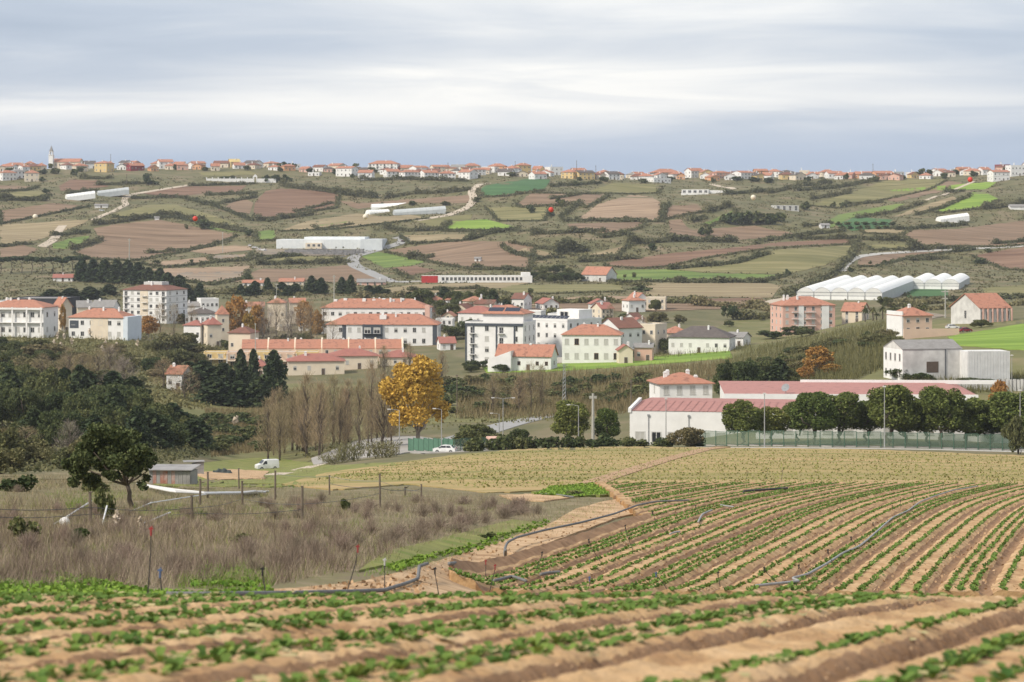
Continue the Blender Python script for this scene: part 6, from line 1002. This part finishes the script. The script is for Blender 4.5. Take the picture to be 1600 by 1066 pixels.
for x, py, h, w in ((40, 850, 44, 52), (125, 848, 26, 34), (165, 815, 55, 34), (540, 800, 24, 18), (150, 770, 26, 46), (30, 770, 30, 60), (370, 850, 16, 50), (760, 845, 14, 30), (900, 545 + 232, 12, 40)): tree('bush', x, py, h, w, where='in the dry grass')
for poly, n, h, m in [('690,872 800,840 860,816 930,790 975,786 930,806 880,824 800,852 720,882', 5000, .26, V_DRYG), ('690,872 800,838 860,815 930,790 960,788 900,812 800,848', 3000, .16, V_GRN), ('560,915 640,893 700,874 720,876 640,902 570,922', 2200, .2, V_DRYG), ('880,800 1000,778 1060,776 1020,790 950,805', 1600, .2, V_DRYG), ('740,772 900,777 980,783 940,800 860,818 790,835 700,860 760,825 830,800', 9000, .34, V_DRYG), ('700,855 790,825 850,806 900,792 860,815 800,838', 3500, .2, V_GRN), ('820,838 880,805 940,788 990,782 985,796 930,815 860,840', 7000, .22, V_DRYG), ('840,830 900,800 960,787 960,798 900,820', 4500, .2, V_GRN), ('300,940 480,924 560,912 570,920 480,932 320,946', 1500, .18, V_DRYG)]:
    P = in_poly(P_(poly), n); P = P[rng.uniform(0, 1, len(P)) < .55 + .45 * np.sin(P[:, 0] * 2.1 + P[:, 1] * .7)]; stuff(obj('verge_grass', blades('grass', P, h * rng.uniform(.4, 1.3, len(P)), .012, m, .5)))
P = in_poly(P_('300,946 480,938 650,936 700,905 790,893 860,850 960,815 1000,800 940,798 860,822 760,858 640,897 480,926'), 3500); P[:, 2] += .12; stuff(obj('soil_clods', leafcards('soil_clods', P, .05, mat('earth_clods', (.30, .185, .10), (.48, .33, .20), 3), up=.2)))
for i in range(110):
    x = R.uniform(-20, 840); lo_ = np.interp(x, [0, 430, 560, 700, 850], [905, 905, 880, 838, 806]); hi_ = np.interp(x, [0, 300, 560, 850], [765, 785, 785, 790]); y = R.uniform(hi_, lo_); q = np.interp(y, [770, 910], [14, 40]); tree('brush', x, y, q * R.uniform(.7, 1.3), q * R.uniform(1.2, 2.2), where='in the dry meadow', group='dead shrubs in the dry meadow')
for poly, n in (('270,925 300,892 420,884 440,905 420,925', 2200), ('560,905 640,880 720,856 800,828 850,812 860,820 760,858 640,898', 5000), ('330,805 420,790 520,800 430,815', 1200), ('60,775 160,765 220,778 120,795', 1500), ('480,830 560,815 600,828 520,845', 900)):
    P = in_poly(P_(poly), n); stuff(obj('green_grass', blades('grass', P, .28 * rng.uniform(.4, 1.3, len(P)), .012, V_GRN, .5)))
# ---- the lone tree
def lone_tree():
    Y0 = 118.0; p = at(207, Y0); s = Y0 / F; z0 = HR - F * p.z / Y0; r = thing('evergreen_tree', 'lone leaning evergreen tree with dark crown above the dry grass', 'tree', p); g = np.random.default_rng(5)
    def L(px, py, dy=0): return ((px - 207) * s, dy, (z0 - py) * s)
    b = MB(); top = L(199, 758); limb(b, L(207, z0 + 6), top, .14, .10, g, .03)
    ends = [(125, 730, .4), (150, 705, -.6), (175, 690, .3), (200, 685, -.4), (222, 705, .5), (232, 735, -.2), (165, 735, .9), (190, 715, -1.0)]
    for x, y, dy in ends: limb(b, top, L(x, y, dy), .075, .02, g, .07)
    b.build('trunk', V_BARK, r, True)
    lob = []
    for x, y, a, c in [(125, 735, 22, 16), (135, 712, 26, 18), (150, 690, 26, 18), (175, 680, 30, 16), (200, 688, 26, 16), (222, 702, 20, 15), (232, 722, 14, 16), (165, 715, 32, 20), (195, 715, 30, 18), (140, 748, 20, 10), (118, 752, 14, 8), (215, 732, 18, 14), (152, 668, 16, 7), (228, 750, 10, 9), (180, 740, 18, 9), (130, 690, 14, 12), (108, 722, 10, 10)]:
        for k in range(3): lob.append((np.array(L(x, y, g.uniform(-1.3, 1.3))) + g.normal(size=3) * .12, (a * s * .72, a * s * .7, c * s * .74)))
    obj('crown', leafcards('crown', lobes_pts(lob, 17000, g, .3), .05, V_OAK, g=g), r)
    lob = [((L(155, 790)[0] + g.normal() * .25, g.normal() * .3, .35 + g.uniform(0, .9)), (.32, .3, .3)) for _ in range(9)]
lone_tree()
# ---- fence posts and wires
M_WIRE = mat('fence_wire', (.12, .115, .11), None, 1, rough=.6)
WP = {}
for i, (x, y0, y1) in enumerate([(141.6, 822, 769), (300, 814, 774), (312.4, 791, 749), (325, 780, 738), (379, 791, 752), (373.5, 765, 732), (430, 782, 736), (515, 775, 743), (472, 816, 760), (594, 795, 741), (633, 776, 761), (658, 779, 757)]):
    p = hit(x, y0); zt = (y0 - y1) * p.y / F; b = MB(); b.tube([(0, 0, -.2), (R.uniform(-.04, .04), 0, zt)], [.075, .06], 7).box(-.07, .07, -.07, .07, zt - .02, zt + .02); WP[x] = (p, zt); tag(b.build('fence_post', M_WOOD, loc=p), 'weathered wooden fence post in the dry grass', 'fence post', 'wooden fence posts')
def wire(pts, rad, label, m=M_WIRE, name='fence_wire', cat='wire'):
    w = []
    for a, c in zip(pts, pts[1:]):
        for j in range(6): t = j / 6; q = a.lerp(c, t); q.z -= .12 * math.sin(math.pi * t); w.append(q)
    w.append(pts[-1]); b = MB(); b.tube(w, rad, 5); return tag(b.build(name, m), label, cat)
def wp(x, f): p, z = WP[x]; return p + Vector((0, 0, z * f))
wire([hit(-60, 845) + Vector((0, 0, 1.2)), wp(141.6, .55), wp(300, .5), wp(379, .3), wp(472, .5), wp(594, .45)], .014, 'upper sagging dark wire along the fence posts'); wire([hit(-60, 845) + Vector((0, 0, .9)), wp(141.6, .35), wp(300, .3), wp(472, .35)], .014, 'lower sagging dark wire along the left fence posts')
wire([wp(430, .9), wp(515, .95), wp(594, .8), wp(658, .5)], .012, 'pale wire between the farther fence posts', M_METAL); wire([wp(515, .6), wp(594, .6), wp(633, .7), wp(658, .7)], .02, 'dark cable slung between the right fence posts'); wire([wp(325, .8), wp(373.5, .5), wp(430, .85)], .012, 'thin wire from the tilted posts to the pipe stack')
# white irrigation pipes, loose poles, tank
M_PIPE = mat('white_pvc_pipe', (.72, .71, .69), (.6, .59, .57), 1, rough=.4); PL = 'stack of long white irrigation pipes'
for k in range(9):
    w = [v + Vector((0, (k % 3) * .16, .12 + .13 * (k // 3) + .04 * (k % 2))) for v in polyw([(214 + k * 2, 758 + k * 1.6), (262 + k, 766 + k * 1.7), (322, 774 + k), (380, 774 + k * .8), (420 - k * 3, 770 + k)], 100, 14)]
    b = MB(); b.tube(smooth_line(w, 1), .055, 7); tag(b.build('irrigation_pipe', M_PIPE), 'long white pipe in the heap beside the rusty shed', 'pipe', 'heap of white pipes')
for (a, c, l) in (((84, 822, .05), (143, 800, .5), 'white pole leaning on the leftmost fence post'), ((150, 824, .05), (236, 795, .3), 'long pale pole lying in dry grass by the tree'), ((236, 795, .3), (326, 781, .35), 'pale pipe on the grass right of the tree'), ((198, 831, .05), (266, 813, .35), 'short white pole near the red sprinkler'), ((158, 826, 0), (167, 820, .75), 'upright white stake left of the tree')):
    A = hit(a[0], a[1]) + Vector((0, 0, a[2])); B = hit(c[0], c[1]) + Vector((0, 0, c[2])); b = MB(); b.tube([A, A.lerp(B, .5), B], .035, 6); b.tube([A, A + (B - A) * .01], .05, 6); tag(b.build('loose_pole', M_PIPE), l, 'pole')
p = hit(101, 824); r = thing('water_tank', 'round white plastic tank lying in the grass', 'tank', p); V = []; Fc = []
for i in range(9):
    e = -math.pi / 2 + math.pi * i / 8
    for j in range(14): t = 2 * math.pi * j / 14; V.append((.21 * math.cos(e) * math.cos(t), .2 * math.cos(e) * math.sin(t), .2 + .2 * math.sin(e)))
for i in range(8):
    for j in range(14): a = i * 14 + j; c = i * 14 + (j + 1) % 14; Fc.append((a, c, c + 14, a + 14))
obj('tank_body', mesh('tank_body', V, Fc, M_PIPE, smooth=True), r); b = MB(); b.tube([(.1, -.02, .38), (.14, -.02, .45)], .05, 8); b.build('cap', M_PIPE, r)
# rusty shed
p = hit(265, 758, 150); s = p.y / F; r = thing('shed', 'corrugated tin shed with rust streaks behind the lone tree', 'shed', p, math.radians(-8)); w = 66 * s; h = 23 * s; tin = mat('tin_sheet', (.33, .32, .31), (.22, .21, .205), .8, rough=.6); rust = mat('rusty_tin', (.33, .10, .05), (.42, .38, .36), 1.1, rough=.8)
n = 22
for i in range(n): b = MB(); x = -w / 2 + i * w / n; b.box(x, x + w / n * .9, -.03 - .025 * (i % 2), .02, -.3, h - .004 * i); b.build('wall_sheet', rust if i in (2, 3, 6, 7, 8, 9, 12, 13) else tin, r)
b = MB(); b.box(-w / 2, w / 2, .03, 2.6, -.3, h - .12); b.build('shed_body', tin, r); b = MB(); b.add([(-w / 2 - .2, -.4, h), (w / 2 + .3, -.4, h + .05), (w / 2 + .3, 2.8, h + .25), (-w / 2 - .2, 2.8, h + .2), (-w / 2 - .2, -.4, h + .06), (w / 2 + .3, -.4, h + .11), (w / 2 + .3, 2.8, h + .31), (-w / 2 - .2, 2.8, h + .26)], BOXF); b.build('roof', tin, r)
p = hit(308, 742, 150); r = thing('lean_to', 'grey lean-to behind the rusty shed', 'shed', p, .2); s = p.y / F; b = MB(); b.add([(-.6, 0, -.3), (.9, 0, -.3), (.9, 1.5, -.3), (-.6, 1.5, -.3), (-.6, 0, 17 * s), (.9, 0, 20 * s), (.9, 1.5, 20 * s), (-.6, 1.5, 17 * s)], BOXF); b.build('wall', tin, r); b = MB(); b.box(-1.8, 1.0, -.2, 1.7, 20 * s, 20 * s + .08); b.build('roof', tin, r)
p = hit(346, 741, 150); tarp = mat('dark_tarpaulin', (.03, .04, .04), (.06, .07, .065), 2, rough=.5); g = np.random.default_rng(3); V = []; n = 13
for i in range(n):
    for j in range(7): V.append((-1.5 + 3 * i / 12, j * .25, (.75 * math.sin(math.pi * i / 12) ** .5 + .12 * math.sin(i * 1.9)) * math.sin(math.pi * (j + .5) / 7) + g.normal() * .03))
tag(obj('tarpaulin', mesh('tarpaulin', V, [(i * 7 + j, (i + 1) * 7 + j, (i + 1) * 7 + j + 1, i * 7 + j + 1) for i in range(n - 1) for j in range(6)], tarp), None, p), 'dark tarpaulin heap right of the rusty shed', 'tarpaulin')
# ---- vehicles
M_CAR = mat('white_car_paint', (.78, .78, .77), None, 1, rough=.25, spec=.5); M_TYRE = mat('tyre_rubber', (.02, .02, .02), None, 5); M_GREYP = mat('grey_plastic', (.08, .08, .085), None, 3); M_TAIL = mat('red_tail_lamp', (.4, .02, .02), None, 3, rough=.3); M_HEAD = mat('headlamp_glass', (.6, .6, .6), None, 3, rough=.1)
def vehicle(name, prof, glass, L, Wd, loc, rot, label, cat, paint=M_CAR, wx=(.2, .8)):
    """side profile (x forward, z up) swept across the width, narrowed at roof height; glass = side window polygons"""
    r = thing(name, label, cat, loc, rot); zmax = max(z for _, z in prof); V = []; n = len(prof)
    def hw(z): return Wd / 2 * (1 - .12 * max(0, (z - zmax * .5) / (zmax * .5)))
    rows = [(-1, 1.0), (-.92, 1.02), (.92, 1.02), (1, 1.0)]
    for q, k in rows:
        for x, z in prof: cx = L / 2; V.append((cx + (x - cx) * (1 if abs(q) < .95 else .985), q * hw(z), z if abs(q) < .95 else z * .985 + .01))
    Fc = [tuple(range(n))[::-1]] + [(k * n + i, k * n + (i + 1) % n, (k + 1) * n + (i + 1) % n, (k + 1) * n + i) for k in range(3) for i in range(n)] + [tuple(3 * n + i for i in range(n))]
    body = obj('body', mesh('body', [(x - L / 2, y, z) for x, y, z in V], Fc, paint), r)
    for side in (-1, 1):
        for poly in glass: b = MB(); b.add([(x - L / 2, side * (hw(z) + .012), z) for x, z in poly], [tuple(range(len(poly)))[::side]]); b.build('side_window', M_GLASS, r)
        for fx in wx:
            b = MB(); x = fx * L - L / 2; ctr = [(x, side * (Wd / 2 - .2), .31), (x, side * (Wd / 2 + .01), .31)]; b.tube(ctr, .31, 14); wh = b.build('wheel', M_TYRE, r); b = MB(); b.tube([(x, side * (Wd / 2 + .0), .31), (x, side * (Wd / 2 + .02), .31)], .19, 12); b.build('rim', M_METAL, wh)
        b = MB(); b.box(L / 2 - .12, L / 2 + .01, side * Wd * .36 - .16, side * Wd * .36 + .16, .62, .8); b.build('headlight', M_HEAD, r); b = MB(); b.box(-L / 2 - .01, -L / 2 + .06, side * Wd * .42 - .09, side * Wd * .42 + .09, .65, 1.0); b.build('tail_light', M_TAIL, r)
        b = MB(); b.box(L * .2, L * .2 + .14, side * (Wd / 2 + .02) - .1, side * (Wd / 2 + .02) + .1, .98, 1.12); b.build('mirror', M_GREYP, r)
    return r
vp = [(.0, .32), (.0, 1.0), (.06, 1.80), (2.2, 1.84), (2.75, 1.74), (3.35, 1.14), (4.05, .95), (4.15, .6), (4.12, .3)]
r = vehicle('delivery_van', vp, [[(2.28, 1.08), (3.1, 1.1), (2.72, 1.62), (2.3, 1.64)]], 4.15, 1.7, hit(417, 734, 300), math.radians(205), 'small white panel van parked on the grass', 'van'); b = MB(); b.add([(2.80 - 2.075, -.66, 1.72), (2.80 - 2.075, .66, 1.72), (3.36 - 2.075, .72, 1.16), (3.36 - 2.075, -.72, 1.16)], [(0, 3, 2, 1)]); o = b.build('windscreen', M_GLASS, r, loc=(.02, 0, .02))
cp = [(.0, .3), (.02, .85), (.35, .95), (.8, 1.38), (2.1, 1.44), (2.55, 1.36), (3.15, .95), (3.95, .8), (4.05, .55), (4.02, .3)]
def car(loc, rot, label, paint=M_CAR):
    r = vehicle('parked_car', cp, [[(.75, .98), (1.6, 1.0), (1.6, 1.34), (.95, 1.32)], [(1.68, 1.0), (2.95, .98), (2.5, 1.31), (1.68, 1.35)]], 4.05, 1.7, loc, rot, label, 'car', paint)
    for x0, z0, x1, z1, nm in ((2.55, 1.36, 3.15, .96, 'windscreen'), (.8, 1.37, .36, .96, 'rear_window')): b = MB(); q = [(x0 - 2.025, -.6, z0), (x0 - 2.025, .6, z0), (x1 - 2.025, .68, z1), (x1 - 2.025, -.68, z1)]; b.add([(x + (.02 if x1 > x0 else -.02), y, z + .015) for x, y, z in q], [(0, 3, 2, 1) if x1 > x0 else (0, 1, 2, 3)]); b.build(nm, M_GLASS, r)
car(at(695, 428), math.radians(170), 'white car passing below the green slatted fence'); car(hit(159, 330), .3, 'white car on the far dirt road'); car(hit(578, 387), .2, 'white car parked beside the warehouse'); car(hit(1508, 519, 500), .4, 'dark red car behind the cream house wall', mat('dark_red_paint', (.25, .04, .05), None, 1, rough=.3)); car(hit(1488, 514, 500), .1, 'white vehicle behind the cream house wall'); car(hit(631, 378), 1.0, 'dark car on the bend of the hill road', mat('dark_car_paint', (.04, .04, .05), None, 1, rough=.3))
for x, y in ((390, 385), (398, 388), (405, 391), (412, 392)): car(hit(x, y), R.uniform(0, 3), 'parked car in the gravel yard left of the warehouse')
# ---- irrigation: hoses and sprinklers
M_HOSE = mat('grey_hose', (.19, .19, .185), (.13, .13, .13), 2, rough=.7); M_BHOSE = mat('black_hose', (.03, .03, .032), (.06, .055, .05), 2, rough=.6); M_WHOSE = mat('pale_hose', (.36, .36, .35), (.28, .28, .27), 2, rough=.7)
def soil_z(x, y):
    z = float(ground(x, y)); return z + (.42 if y > 70 and x - float(Xc(y)) > UB else .1)
def hose(s, rad, label, m, ymin=44.0):
    w = smooth_line(polyw(P_(s), ymin, 8), 2)
    for v in w: v.z = soil_z(v.x, v.y) + rad + .03
    b = MB(); b.tube(w, rad, 8); return tag(b.build('irrigation_hose', m, smooth=True), label, 'hose')
hose('260,947 330,944 430,941 480,939 560,936 600,934 640,920 668,906', .05, 'thick grey hose along the sandy path', M_HOSE); hose('702,905 720,900 740,899 756,903', .07, 'short grey hose end beside the earth bank', M_HOSE)
w = hose('790,893 788,880 792,866 808,857 850,845 907,832 960,817 997,802 1025,796 1076,794', .06, 'long grey hose on the bank left of the ridged field', M_HOSE, 80); w.location.z = .35
hose('1086,792 1090,786 1118,781 1142,780', .08, 'grey hose loop at the upper left of the ridged field', M_HOSE, 100); hose('1152,779 1190,776 1230,773', .09, 'straight black pipe across the upper rows', M_BHOSE, 100)
hose('1181,938 1206,935 1250,930 1237,925 1262,918 1291,901 1319,881 1341,872 1353,862 1375,841 1395,822 1420,810 1437,796 1460,786 1488,776 1527,769', .05, 'long pale hose running diagonally up the ridged field', M_WHOSE, 60); hose('1091,830 1097,817 1112,810', .06, 'short pale hose kinked among the rows', M_WHOSE, 100); hose('1126,801 1136,803 1146,804', .05, 'short pale hose near the upper rows', M_WHOSE, 100); hose('1047,850 1054,847 1062,846', .05, 'short pale hose in the middle rows', M_WHOSE, 90); hose('845,919 858,916 874,915', .06, 'grey hose stub at the lower left rows', M_HOSE, 80); hose('772,930 800,922 822,930', .06, 'grey hose arch near the earth bank', M_HOSE, 76); hose('845,776 870,777 896,781', .07, 'grey hose on bare earth beside the green weeds', M_HOSE)
SP = [(230, 940, 236, 825, 'r'), (254, 946, 250, 890, 'b'), (417, 940, 410, 888, 'k'), (538, 935, 559, 853, 'r'), (601, 932, 601, 874, 'w'), (687, 936, 679.5, 888, 'k'), (759, 921, 759, 876, 'r'), (765, 938, 773.5, 883, 'r'), (836, 907, 847, 863, 'k'), (943, 895, 920, 843, 'k'), (991, 874, 977, 821, 'k'), (1048, 848, 1019.5, 800, 'k'), (921.6, 934, 921, 905, 'b'), (1043, 934, 1025, 895, 'b'), (1126, 934, 1122, 894, 'k'), (1221, 930, 1194, 887, 'k'), (1255.5, 912, 1248, 884, 'k'), (1305, 900, 1293.5, 859, 'k'), (1341, 870, 1329.6, 839, 'k'), (1372, 842, 1364, 817, 'k'), (1395, 808, 1394, 791, 'k'), (1407.5, 803, 1407, 781, 'k'), (1431, 797, 1426, 770, 'k'), (1453, 778, 1452.6, 760, 'k'), (1472, 774, 1473.7, 754, 'k'), (1496, 770, 1497.6, 748, 'k'), (1523, 767, 1523.8, 744, 'k'), (1564, 767, 1558.7, 748, 'k'), (1542.6, 760, 1542.6, 744, 'k'), (1077, 783, 1076, 764, 'k'), (1118, 780, 1118, 762, 'k'), (1094, 814, 1087, 790, 'k'), (1195, 755, 1199.6, 733, 'k'), (1219, 756, 1223.6, 731, 'k'), (1161.7, 757, 1168.7, 737, 'k'), (1221, 755, 1222, 735, 'k')]
HC = {'r': mat('red_sprinkler_head', (.30, .05, .05), None, 5), 'b': mat('blue_sprinkler_head', (.08, .13, .25), None, 5), 'k': mat('black_sprinkler_head', (.03, .03, .03), None, 5), 'w': mat('pale_sprinkler_head', (.5, .5, .5), None, 5)}
for x0, y0, x1, y1, c in SP:
    p = hit(x0, y0, 46 if x0 < 750 else 76); p.z = soil_z(p.x, p.y) ; s = p.y / F; py_ = HR - F * p.z / p.y; tx, tz = (x1 - x0) * s, max((py_ - y1) * s, .3)
    r = thing('sprinkler', {'r': 'thin sprinkler riser with red head', 'b': 'thin sprinkler riser with blue head', 'k': 'thin black sprinkler riser', 'w': 'thin sprinkler riser with pale head'}[c], 'sprinkler', p, 0, 'sprinkler risers')
    b = MB(); b.tube([(0, 0, -.15), (tx * .45, 0, tz * .28), (tx * .85, .02, tz * .65), (tx, 0, tz)], [.014, .014, .012, .012], 6); b.build('riser', M_BHOSE, r)
    b = MB(); b.tube([(tx, 0, tz - .16), (tx, 0, tz - .03)], .02, 8).box(tx - .045, tx + .045, -.015, .015, tz - .03, tz + .0).tube([(tx - .015, 0, tz), (tx + .03, 0, tz + .03)], .013, 6); b.build('head', HC[c], r)
# ------------------------------------------------------------------ air between the viewer and the far slope
def haze():
    b = MB(); b.box(-2600, 3200, -30, 9400, -140, 75); o = b.build('haze', []); m = bpy.data.materials.new('hazy_air'); m.use_nodes = True; nt = m.node_tree; nt.nodes.remove(nt.nodes['Principled BSDF'])
    v = nt.nodes.new('ShaderNodeVolumePrincipled'); v.inputs['Color'].default_value = (.9, .94, 1, 1); v.inputs['Density'].default_value = .000065; v.inputs['Anisotropy'].default_value = .2
    nt.links.new(v.outputs[0], nt.nodes['Material Output'].inputs['Volume']); o.data.materials.append(m); stru(o, 'stuff')
haze()
# ------------------------------------------------------------------ tell look-alikes apart by what they stand beside
LM = [('the lone evergreen', 170, 715), ('the golden tree', 655, 615), ('the white factory', 1080, 650), ('the ridge church', 105, 250), ('the big greenhouse', 1320, 445), ('the hillside warehouse', 515, 372), ('the pink block', 1264, 500), ('the weathered barn', 1470, 565), ('the grey-banded block', 772, 540), ('the ochre terraces', 420, 555), ('the tall block', 233, 475), ('the white villa', 1088, 300),
 ('the cemetery wall', 377, 280), ('the burgundy house', 215, 262), ('the red-ended shed', 745, 434), ('the dark green field', 800, 292), ('the white van', 417, 727), ('the rusty shed', 265, 742), ('the ruined barn', 928, 428), ('the cream house', 1434, 505), ('the concrete house', 1230, 322), ('the hill road bend', 580, 400), ('the pale tilled field', 970, 325), ('the bright hill field', 1515, 315), ('the dark bungalow', 1092, 530), ('the left apartments', 25, 495), ('the big brown field', 240, 375), ('the unfinished house', 1560, 485), ('the earth bank', 850, 855), ('the diagonal hose', 1340, 870), ('the red sprinkler', 236, 830), ('the kiosk', 782, 695), ('the white polytunnels', 640, 325), ('the far left polytunnels', 150, 303), ('the pine wood', 1172, 338)]
ORD = ['', 'first', 'second', 'third', 'fourth', 'fifth', 'sixth', 'seventh', 'eighth', 'ninth', 'tenth', 'eleventh', 'twelfth', 'thirteenth', 'fourteenth', 'fifteenth', 'sixteenth', 'seventeenth', 'eighteenth', 'nineteenth', 'twentieth'] + ['twenty-' + w for w in ('first', 'second', 'third', 'fourth', 'fifth', 'sixth', 'seventh', 'eighth', 'ninth')] + ['thirtieth'] + ['thirty-' + w for w in ('first', 'second', 'third', 'fourth', 'fifth', 'sixth', 'seventh', 'eighth', 'ninth')]
def finish_labels():
    def pos(o, px):
        if px: return px
        return pix(o.location) if o.location.y > 1 else (800, 500)
    by = {}
    for o, px in THINGS: by.setdefault(o['label'], []).append((o, pos(o, px)))
    for lb, lst in list(by.items()):
        if len(lst) < 2 or lst[0][0].name.startswith('cabbage'): continue
        sub = {}
        for o, (x, y) in lst:
            n, lx, ly = min(LM, key=lambda l: math.hypot((l[1] - x), (l[2] - y) * 2)); dx, dy = x - lx, y - ly
            rel = ('left of' if dx < 0 else 'right of') if abs(dx) > abs(dy) else ('above' if dy < 0 else 'below')
            words = lb.split(); base = lb if len(words) <= 7 else (lb if len(words) + 5 <= 12 else ' '.join(words[:words.index('in') if 'in' in words[2:] else 7]))
            sub.setdefault(f'{base}, {rel} {n}', []).append((o, x))
        for l2, ls in sub.items():
            ls.sort(key=lambda t: t[1]); n = len(ls)
            for i, (o, x) in enumerate(ls):
                o['label'] = l2 if n == 1 else f'{l2}, {"leftmost" if i == 0 else "rightmost" if i == n - 1 else ORD[min(i + 1, 39)] + " from left"}'
finish_labels()
for o in list(COL.objects):
    for k in ('_w', '_h', '_d'):
        if k in o: del o[k]
